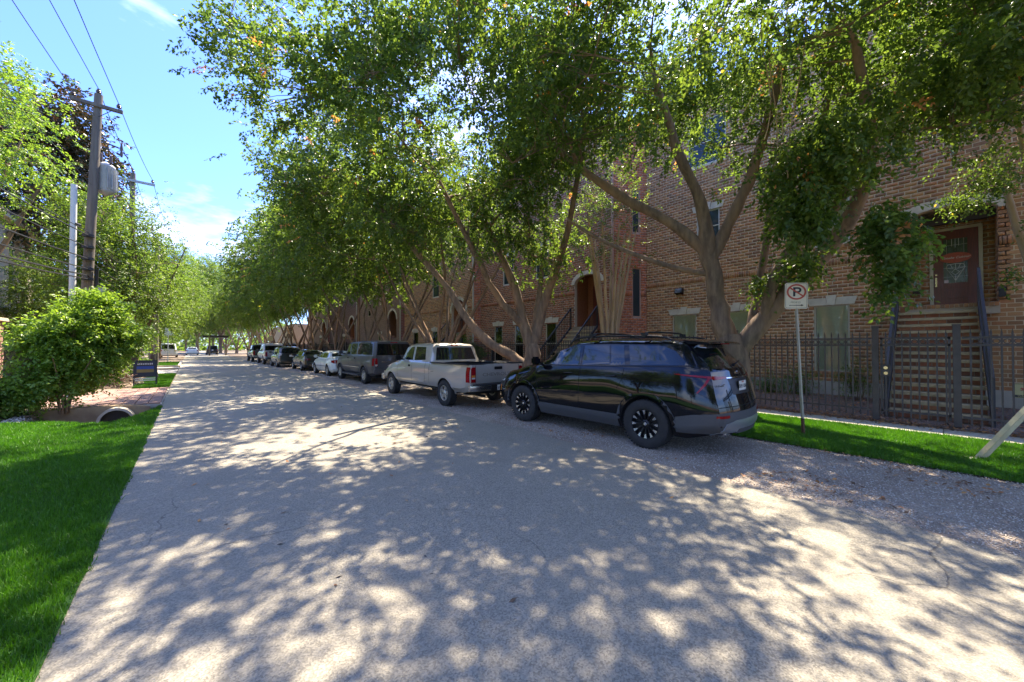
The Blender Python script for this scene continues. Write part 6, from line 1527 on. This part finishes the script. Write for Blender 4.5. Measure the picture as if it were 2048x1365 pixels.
# face frame: normal pointing to the camera side
fn = Vector((-.80, -.60, 0)).normalized(); fr_ = Vector((fn.y*-1, fn.x, 0)); fr_ = Vector((-fn.y, fn.x, 0))*-1
fr_ = Vector((.60, -.80, 0)); tilt = Matrix.Rotation(R_(-1.5), 3, fn)
ux = tilt @ fr_; uz = tilt @ Vector((0, 0, 1)); oc = Vector(spt(2.66))+fn*.022
def sp_(u, v, o=0.): return oc+ux*u+uz*v+fn*o
def rrect(w_, h_, r, n=5):
    q = []
    for cx_, cy_, a0 in ((w_/2-r, h_/2-r, 0), (-w_/2+r, h_/2-r, 90), (-w_/2+r, -h_/2+r, 180), (w_/2-r, -h_/2+r, 270)):
        for i in range(n+1): t = R_(a0+90*i/n); q.append((cx_+r*math.cos(t), cy_+r*math.sin(t)))
    return q
def flat(poly, o0, o1, m, name, parent, fn_=None):
    f_ = fn_ or sp_; n = len(poly); mb = MB(); mb.add([f_(u, v, o0) for u, v in poly]+[f_(u, v, o1) for u, v in poly], [tuple(range(n)), tuple(range(n, 2*n))]+[(i, (i+1) % n, n+(i+1) % n, n+i) for i in range(n)])
    return mb.build(name, m, parent)
SW, SH = .39, .50
pan = flat(rrect(SW, SH, .04), -.004, 0, M['sign_face'], 'sign_panel', ps)
def ringpoly(f_, outer, inner, o0, o1, m, name, parent):
    n = len(outer); mb = MB(); vs = [f_(u, v, o0) for u, v in outer]+[f_(u, v, o0) for u, v in inner]+[f_(u, v, o1) for u, v in outer]+[f_(u, v, o1) for u, v in inner]
    fs = []
    for i in range(n):
        j = (i+1) % n; fs += [(2*n+i, 2*n+j, 3*n+j, 3*n+i), (i, j, 2*n+j, 2*n+i), (n+i, n+j, 3*n+j, 3*n+i)]
    mb.add(vs, fs); return mb.build(name, m, parent)
ringpoly(sp_, rrect(SW-.030, SH-.030, .03), rrect(SW-.040, SH-.040, .026), 0, .0015, M['sign_black'], 'border', pan)
cc_ = [(math.cos(2*math.pi*i/40), math.sin(2*math.pi*i/40)) for i in range(40)]
ringpoly(sp_, [(.165*a, .075+.150*b) for a, b in cc_], [(.133*a, .075+.120*b) for a, b in cc_], .002, .0045, M['sign_red'], 'red_ring', pan)
th = R_(-38); ca, sa = math.cos(th), math.sin(th)
flat([(x*ca-y*sa, .075+(x*sa+y*ca)*.92) for x, y in ((-.145, -.014), (.145, -.014), (.145, .014), (-.145, .014))], .003, .0052, M['sign_red'], 'slash', pan)
# letter P
flat([(-.055, -.01), (-.018, -.01), (-.018, .165), (-.055, .165)], .0005, .002, M['sign_black'], 'letter', pan)
half = [(math.cos(R_(-90+180*i/12)), math.sin(R_(-90+180*i/12))) for i in range(13)]
o_ = [(-.018, .058)]+[(.028+.056*a, .1115+.0535*b) for a, b in half]+[(-.018, .165)]
i_ = [(-.018, .090)]+[(.022+.025*a, .1115+.0215*b) for a, b in half]+[(-.018, .133)]
ringpoly(sp_, o_, i_, .0005, .002, M['sign_black'], 'letter', pan)
rotm = Matrix((ux, uz, fn)).transposed().to_euler()
text('MICHE IJ3', .046, sp_(-.01, -.125, .001), rotm, mat('faded_text', (.22, .20, .12), .6), pan, sx=.85)
flat([(-.10, -.195), (-.12, -.185), (-.10, -.172), (-.10, -.179), (.085, -.174), (.085, -.160), (.125, -.18), (.085, -.200), (.085, -.188), (-.10, -.187)], .0005, .002, M['sign_black'], 'arrow', pan)
hb_ = MB()
for k in range(42):
    z = .35+.05*k; p = Vector(spt(z))+Vector((-.75, -.65, 0)).normalized()*.0165; hb_.obox(p-fr_*.006-Vector((0, 0, .006)), fr_*.012, (0, 0, .012), fn*.001)
o = hb_.build('post_holes', M['black_plain'], ps); o['kind'] = 'stuff'
# leaning cream beam
bm_ = thing('leaning_beam', 'cream grooved timber beam leaning up out of the grass at the right edge', 'beam', (8.9, -.3, 0))
p0 = Vector((8.88, -.28, -.05)); p1 = Vector((9.86, -1.13, 1.25))
mb = MB(); mb.bar(p0, p1, .055, .07, up=(-.7, -.3, .75)); dd = (p1-p0).normalized(); sd = dd.cross(Vector((-.7, -.3, .75))).normalized(); uu = sd.cross(dd)
mb.bar(p0+sd*.052, p1+sd*.052, .045, .05, up=(-.7, -.3, .75)); mb.build('timber', M['beam'], bm_)
mb = MB(); mb.lathe([(.09, -.02), (.085, .03), (.05, .035)], 12, (8.88, -.28, 0)); mb.build('foot', M['concrete'], bm_)
# small yard sign beyond the fence
ys_ = thing('yard_sign', 'small yellow security yard sign with a palm emblem behind the fence', 'sign', (12.9, -1.12, 0))
def yp(u, v, o=0.): return Vector((12.9-.0-o, -1.12-u, .78+v))+Vector((-.0, 0, 0))
mb = MB(); mb.box((12.905, -1.135, -.05), (12.92, -1.105, .65)); mb.build('stake', M['white_paint'], ys_)
yn = flat(rrect(.34, .30, .015), -.006, 0, M['yellow_sign'], 'panel', ys_, yp)
ringpoly(yp, rrect(.32, .28, .01), rrect(.308, .268, .008), 0, .002, M['sign_black'], 'border', yn)
flat([(-.15, -.13), (.15, -.13), (.15, -.085), (-.15, -.085)], .0, .002, M['sign_black'], 'band', yn, yp)
text('WARNING', .045, yp(0, -.107, .003), (R_(90), 0, R_(-90)), M['yellow_sign'], yn)
for a in (20, 70, 110, 160, 200, -20):
    t = R_(a); flat([(0, .03), (.055*math.cos(t)-.012*math.sin(t), .04+.05*math.sin(t)+.012), (.085*math.cos(t), .03+.06*math.sin(t)-.01), (.05*math.cos(t)+.008*math.sin(t), .03+.045*math.sin(t)-.008)], .0, .0015+.0002*abs(a)/20, M['sign_black'] if a % 40 else M['sign_red'], 'palm_leaf', yn, yp)
flat([(-.006, -.06), (.006, -.06), (.004, .03), (-.004, .03)], .0, .0015, M['sign_black'], 'palm_stem', yn, yp)
# ---- utility poles --------------------------------------------------
def wood_pole(x, y, h, r0, r1, lean, label, arm_z, arm_l, top_ins=True, braces=True, arm_m=None):
    t = thing('utility_pole', label, 'utility pole', (x, y, 0), 'utility poles along the left verge')
    mb = MB(); mb.tube([(x, y, -.2), (x+lean*.5, y, h*.5), (x+lean, y, h)], [r0, (r0+r1)/2, r1], 16); mb.build('pole', M['wood_pole'], t, smooth=60)
    cx_ = x+lean*arm_z/h; mb = MB(); mb.box((cx_-arm_l/2, y-.18, arm_z-.06), (cx_+arm_l/2, y-.08, arm_z+.06)); arm = mb.build('crossarm', arm_m or M['wood_pole'], t, bevel=.008)
    if braces:
        for s in (-1, 1): mb = MB(); mb.bar((cx_+s*arm_l*.30, y-.19, arm_z-.05), (cx_+s*.04, y-.19, arm_z-.42), .03, .012); mb.build('brace', M['black_iron'], t)
    ins = []
    for (ix, iz) in ((cx_-arm_l/2+.07, arm_z+.06), (cx_+arm_l/2-.10, arm_z+.06))+(((x+lean, h),) if top_ins else ()):
        yy = y-.13 if iz < h else y
        mb = MB(); mb.lathe([(.02, iz), (.02, iz+.05), (.075, iz+.07), (.06, iz+.10), (.075, iz+.12), (.045, iz+.16), (.05, iz+.19), (.02, iz+.20)], 12, (ix, yy, 0)); mb.build('insulator', M['porcelain'], t, smooth=50)
        ins.append(Vector((ix, yy, iz+.19)))
    return t, ins
P1x, P1y = -2.84, 19.45
t1, i1 = wood_pole(P1x, P1y, 10.6, .16, .11, .32, 'tall weathered wooden utility pole with crossarm and grey transformer', 10.15, 1.25)
t2, i2 = wood_pole(-2.45, 28.4, 11.0, .14, .11, .05, 'second utility pole with pale metal crossarm above the green tree', 10.55, 1.75, arm_m=M['grey_metal'], braces=False)
t3, i3 = wood_pole(-2.2, 44, 10.8, .18, .14, .0, 'third utility pole, only its crossarm shows above the green tree', 10.3, 2.2, braces=False)
# bases and pole gear
mb = MB(); mb.tube([(P1x+.30, P1y-.05, 0), (P1x+.34, P1y-.05, 4.4)], .05, 8); mb.build('riser_pipe', M['black_iron'], t1, smooth=60)
mb = MB(); mb.box((P1x+.40, P1y-.25, 2.75), (P1x+.58, P1y-.10, 3.75)); mb.build('meter_box', M['grey_metal'], t1, bevel=.01)
for z in (4.0, 4.35, 4.7, 5.1, 5.5): mb = MB(); mb.box((P1x+.02, P1y-.34, z-.04), (P1x+.30, P1y-.16, z+.04)); mb.build('cable_clamp', M['black_iron'], t1)
# transformer
tf = thing('transformer', 'light grey pole transformer with black bushings on the near utility pole', 'transformer', (P1x+.45, P1y+.05, 7.8))
tx, ty = P1x+.50, P1y+.12
mb = MB(); mb.lathe([(.02, 7.12), (.20, 7.24), (.24, 7.3), (.24, 8.12), (.25, 8.14), (.25, 8.2), (.20, 8.25), (.05, 8.34)], 24, (tx-.02, ty+.15, 0)); tank = mb.build('tank', M['grey_metal'], tf, smooth=45)
for k in range(7): mb = MB(); a = R_(-75+25*k); mb.obox((tx-.02+.24*math.cos(a), ty+.15+.24*math.sin(a), 7.35), (.075*math.cos(a), .075*math.sin(a), 0), (-.012*math.sin(a), .012*math.cos(a), 0), (0, 0, .75)); mb.build('cooling_fin', M['grey_metal'], tf)
for (ix, iz) in ((tx-.12, 8.28), (tx+.12, 8.25)): mb = MB(); mb.lathe([(.03, iz), (.05, iz+.06), (.035, iz+.10), (.05, iz+.15), (.035, iz+.19), (.045, iz+.24), (.02, iz+.32)], 10, (ix, ty, 0)); mb.build('bushing', M['porcelain'], tf, smooth=50)
mb = MB(); mb.bar((P1x+.45, P1y-.05, 8.95), (P1x+.85, P1y-.05, 8.85), .04, .04); mb.lathe([(.03, 8.55), (.045, 8.65), (.03, 8.75), (.045, 8.85), (.02, 9.05)], 10, (P1x+.90, P1y-.05, 0)); mb.build('fuse_cutout', M['porcelain'], tf, smooth=50)
mb = MB(); mb.tube(smoothpath([(tx-.12, ty, 8.6), (tx-.05, ty, 8.85), (P1x+.85, P1y, 8.6), (tx+.12, ty, 8.55)]), .008, 5); mb.build('jumper_lead', M['wire'], tf)
# white pole in front of the wooden one
wpz = thing('white_pole', 'slim white round pole standing left of the weathered wooden pole', 'pole', (-2.95, 18.75, 0))
mb = MB(); mb.tube([(-2.95, 18.75, -.1), (-2.95, 18.75, 7.05)], [.085, .075], 18); mb.build('shaft', M['white_paint'], wpz, smooth=60)
mb = MB(); mb.tube([(-2.9, 18.7, 5.75), (-2.78, 18.7, 5.7)], .04, 8); mb.build('bracket', M['black_iron'], wpz)
# ---- wires -----------------------------------------------------------
def wire(pts, r, sag=.0, n=14):
    mb = MB(); q = []
    for a, b in zip(pts[:-1], pts[1:]):
        a = Vector(a); b = Vector(b); d = (b-a).length
        for k in range(n): t = k/n; p = a+(b-a)*t; p.z -= 4*sag*d/30*t*(1-t); q.append(p)
    q.append(Vector(pts[-1])); mb.tube(q, r, 5); return mb
pw_names = ['left overhead power line running on from the near crossarm', 'right overhead power line carried by the crossarm ends', 'middle overhead power line over the pole tops']
for k, nm in enumerate(pw_names):
    a, b, c_ = i1[k], i2[k], i3[k]; back = a+Vector((-.053*52, -52, 0)) if k != 1 else a+Vector((-.03*52, -52, 0))
    mb = wire([back, a, b, c_, c_+Vector((.2, 45, -.2))], .011, .55); tag(mb.build('power_line', M['wire'], None, at=a), nm, 'power line')
cz = [(4.0, .026), (4.12, .030), (4.35, .022), (4.7, .022), (5.1, .016), (5.5, .022), (5.62, .014)]
lbs = ['lowest thick black cable of the bundle at the left', 'doubled thick cable just above the lowest one', 'third black cable up in the left bundle', 'fourth black cable crossing the yellow-green tree', 'thin cable in the middle of the left bundle', 'upper thick cable of the left bundle', 'topmost thin cable of the left bundle']
for (z, r), lb_ in zip(cz, lbs):
    a = Vector((P1x+.16, P1y-.34, z)); b = a+Vector((-.05*50, -50, .15)); mb = wire([b, a, Vector((-2.3, 28.1, z+.3)), Vector((-2.1, 43.9, z+.3))], r*.8, .75); tag(mb.build('cable', M['wire'], None, at=a), lb_, 'cable', 'cables sagging along the left verge')
a = Vector((P1x+.2, P1y-.2, 7.3)); tag(wire([a+Vector((-3.4, -45, 1.0)), a], .008, .3).build('service_wire', M['wire'], None, at=a), 'thin grey wire slanting down to the transformer', 'wire')
# ---- sandwich board ---------------------------------------------------
sb_ = thing('sandwich_board', 'black framed sandwich board with blue and gold panel on the grass', 'sandwich board', (-1.42, 22.1, 0))
def sbp(u, v, o=0.):      # local frame leaning back, facing the camera
    f = Vector((.06, -1, 0)).normalized(); r = Vector((1, .06, 0)); return Vector((-1.42, 22.1, 0))+r*u+Vector((0, 0, 1))*v*.98+f*(.18-.17*v+o)
def sbb(u0, u1, v0, v1, m, name, o0=0, o1=.03, parent=None): return flat([(u0, v0), (u1, v0), (u1, v1), (u0, v1)], o0, o1, m, name, parent or sb_, sbp)
for u0, u1, v0, v1 in ((-.36, -.31, 0, 1.12), (.31, .36, 0, 1.12), (-.31, .31, 1.07, 1.12), (-.31, .31, .40, .44), (-.31, .31, .12, .15)): sbb(u0, u1, v0, v1, M['black_iron'], 'frame')
pn = sbb(-.31, .31, .44, 1.07, mat('board_black', (.02, .02, .025), .4), 'panel', .005, .02)
sbb(-.26, .26, .74, .86, mat('board_blue', (.02, .06, .25), .5), 'blue_band', .0205, .024, pn); sbb(-.26, .26, .60, .735, mat('board_gold', (.22, .16, .04), .5), 'gold_band', .0205, .024, pn)
for k in range(9): sbb(-.235+.053*k, -.205+.053*k, .93, .985+(.012 if k % 3 else 0), M['white_trim'], 'lettering', .0205, .023, pn)
for v in (.24, .32): sbb(-.31, .31, v, v+.045, M['white_trim'], 'slat')
for s in (-1, 1): mb = MB(); mb.bar((-1.42+s*.33, 22.16, 1.08), (-1.42+s*.33, 22.75, 0), .03, .03); mb.build('rear_leg', M['black_iron'], sb_)
# ---- pile of cut branches and palm fronds
pl = thing('branch_pile', 'pile of cut branches and pale palm fronds beside the sandwich board', 'debris pile', (-1.95, 22.3, 0))
mb = MB(); r = random.Random(5)
for k in range(46):
    a = r.uniform(0, 6.28); p = Vector((-2.0+r.uniform(-.8, .35), 22.4+r.uniform(-.6, .6), r.uniform(.03, .4))); q = p+Vector((math.cos(a)*r.uniform(.3, .8), math.sin(a)*.5, r.uniform(-.1, .45))); mid = (p+q)/2+Vector((0, 0, r.uniform(-.1, .15))); mb.tube([p, mid, q], [.03, .022, .01], 5)
mb.build('branches', mat('cut_wood', (.30, .19, .13), .9, col2=(.2, .12, .08), scale=9), pl, smooth=50)
for k, (dx, ln_, az, el) in enumerate([(.2, 1.3, 160, 48), (.35, 1.1, 145, 25), (.5, 1.0, 120, 60), (.1, 1.2, 172, 30), (.45, .9, 155, 10)]):
    a = R_(az); e = R_(el); p = Vector((-1.65+dx*.3, 22.0+.1*k, .12)); d = Vector((math.cos(a)*math.cos(e), -.2, math.sin(e))); mb = MB()
    mb.bar(p, p+d*ln_*.6, .09, .012, up=(0, .3, 1)); mb.bar(p+d*ln_*.58, p+d*ln_+Vector((-.1, 0, -.25)), .06, .01, up=(0, .3, 1)); mb.build('palm_frond', mat('pale_frond', (.55, .53, .42), .7) if 'pale_frond' not in M else M['pale_frond'], pl)
# ---- wooden barrier rails beyond the patch
br_ = thing('post_fence', 'low broken timber post and rail barrier at the end of the grass patch', 'barrier', (-1.55, 26.8, 0))
mb = MB(); mb.bar((-1.25, 26.6, 0), (-1.42, 26.6, 1.25), .09, .09, up=(0, 1, 0)); mb.build('post', M['wood_pole'], br_)
for a, b in (((-1.35, 26.6, .95), (-2.6, 26.9, .15)), ((-1.3, 26.6, .55), (-2.5, 26.9, .05)), ((-2.1, 26.9, .6), (-1.95, 26.9, 1.5))): mb = MB(); mb.bar(a, b, .05, .07, up=(0, 1, 0)); mb.build('rail', M['wood_pole'], br_)
# ---- far street signs
for (x, y, h, lb_, rnd_) in ((-1.7, 52, 2.9, 'small white street sign on a pole far down the left verge', False), (8.3, 60, 2.7, 'round yellowish sign on a post at the end of the fence', True)):
    t = thing('street_sign', lb_, 'sign', (x, y, 0)); mb = MB(); mb.tube([(x, y, 0), (x, y, h)], .04, 8); mb.build('post', M['grey_metal'], t)
    mb = MB()
    if rnd_: mb.lathe([(.38, -.02), (.38, .02)], 20, (x, y-.06, h), 'y')
    else: mb.box((x-.25, y-.08, h-.1), (x+.25, y-.05, h+.8))
    mb.build('panel', M['yellow_sign'] if rnd_ else M['white_paint'], t)
gt = thing('metal_canopy', 'dark flat carport roof on a post beyond the parked cars', 'carport', (3.9, 84, 0))
mb = MB(); mb.box((1.6, 83, 3.2), (5.2, 86, 3.55)); mb.build('roof', M['black_iron'], gt)
for x in (4.9, 2.6): mb = MB(); mb.box((x-.12, 84, 0), (x+.12, 84.3, 3.2)); mb.build('post', M['wood_pole'], gt)
dp = thing('dark_shed', 'low black shed or tarped load past the last parked pickup', 'shed', (9.8, 64, 0))
mb = MB(); mb.box((7.6, 62, 0), (11.8, 66, 1.9)); mb.build('wall', M['board_black'], dp); mb = MB(); mb.prism([(7.4, 1.9), (12.0, 1.9), (11.6, 2.15), (7.8, 2.15)], 61.8, 66.2, 'y'); mb.build('roof', M['grey_metal'], dp)
# ---- stone gate pillar, iron gate and cream house on the left ---------
gp = thing('stone_pillar', 'rough red sandstone gate pillar with a cap at the left frame edge', 'pillar', (-5.25, 21.3, 0))
stn = random.Random(8)
mo = MB(); mo.box((-5.55, 21.0, 0), (-5.0, 21.65, 2.55)); mo.build('core', M['mortar_r'], gp)
z = .0; blocks = []
while z < 2.5:
    h = stn.choice((.13, .18, .24))
    for face in (0, 1):
        u = 0
        while u < .60:
            w_ = min(stn.uniform(.18, .36), .64-u)
            if w_ < .06: break
            mb = MB(); pr = stn.uniform(.02, .06)
            if face == 0: mb.box((-5.0-.04, 21.0+u+.008, z+.008), (-5.0+pr, 21.0+u+w_-.008, min(z+h-.008, 2.55)))
            else: mb.box((-5.56+u+.008, 21.0-pr, z+.008), (-5.56+u+w_-.008, 21.0+.03, min(z+h-.008, 2.55)))
            mb.build('stone', M['sandstone'], gp, bevel=.012); u += w_
    z += h
mb = MB(); mb.box((-5.68, 20.88, 2.55), (-4.88, 21.77, 2.68)); mb.build('cap', M['stucco'], gp, bevel=.02)
g2 = thing('iron_gate', 'black iron driveway gate beside the red sandstone pillar', 'gate', (-5.1, 22.8, 0))
for k in range(16): y = 21.8+.12*k; mb = MB(); mb.box((-5.11, y-.012, .1), (-5.085, y+.012, 2.25)); mb.build('bar', M['black_iron'], g2)
for z in (.2, 1.95, 2.15): mb = MB(); mb.box((-5.115, 21.7, z-.02), (-5.08, 23.7, z+.02)); mb.build('rail', M['black_iron'], g2)
mb = MB(); mb.box((-5.4, 23.7, 0), (-5.0, 34, 1.9)); tag(mb.build('garden_wall', M['sandstone'], None, at=(-5.2, 29, 0)), 'low reddish garden wall running back behind the big bush', 'wall')
hs = thing('cream_house', 'cream stucco house with moulded cornice and tall windows at the left edge', 'house', (-13, 34, 0))
HX = -7.9
wn = [(u0, u0+.9, z0, z1) for u0 in (30.2, 32.6, 35.0, 37.2) for z0, z1 in ((.9, 2.7), (4.2, 6.5), (6.9, 7.9))]
brick_wall(hs, (HX, 0), DY, (1, 0), 28, 39.6, 0, 8.7, [dict(u0=a, u1=b, z0=c, z1=d, top=d) for a, b, c, d in wn], M['stucco'], M['stucco'], bl=999, bh=999)
for a, b, c, d in wn: window(hs, (HX, 0), DY, (1, 0), a, b, c, d, M['white_trim'], blinds=False, lintel=False)
for z, pr in ((3.35, .35), (3.6, .22), (8.7, .4)): mb = MB(); mb.box((HX-.2, 27.8, z), (HX+pr, 39.9, z+.18)); mb.build('cornice', M['stucco'], hs)
mb = MB(); mb.box((-20, 28, 0), (HX-.2, 28.2, 8.7)); mb.box((-20, 39.4, 0), (HX-.2, 39.6, 8.7)); mb.build('side_wall', M['stucco'], hs)
mb = MB(); mb.box((-20.2, 27.8, 8.88), (HX+.4, 39.9, 9.1)); mb.build('roof', M['roof'], hs)
# off-frame trees across the street, they show in the car windows
for (x, y, s) in ((-13, 9, 1.3), (-14, 0, 1.2), (-13.5, 15.5, 1.45), (-13, 22, 1.35), (-9, -14, 1.2), (-3, -32, 1.6), (6, -36, 1.7), (16, -34, 1.8), (-13, -28, 1.7)): far_tree(tc_, x, y, rnd.uniform(0, 6), s, 'off-frame street tree seen only as a reflection in the car windows', group='trees mirrored in the car windows')
# horizon tree belt
hb2 = random.Random(21); rgx = np.random.default_rng(21)
O = []; A_ = []
for k in range(9000):
    a = hb2.uniform(-1.2, 1.75); dd_ = hb2.uniform(170, 230); O.append((dd_*math.sin(a), dd_*math.cos(a), hb2.uniform(0, 9+3*math.sin(a*17)+2*math.sin(a*41)))); A_.append((hb2.gauss(0, 1), hb2.gauss(0, 1), hb2.gauss(0, .5)))
me = leaves('far_woods', np.array(O), np.array(A_), None, rgx, 1.5, .8, 6, 3.0, M['leaf_mid'], .1); o = link('far_woods', me); tag(o, 'far belt of tree foliage closing the horizon', 'woods', kind='stuff')
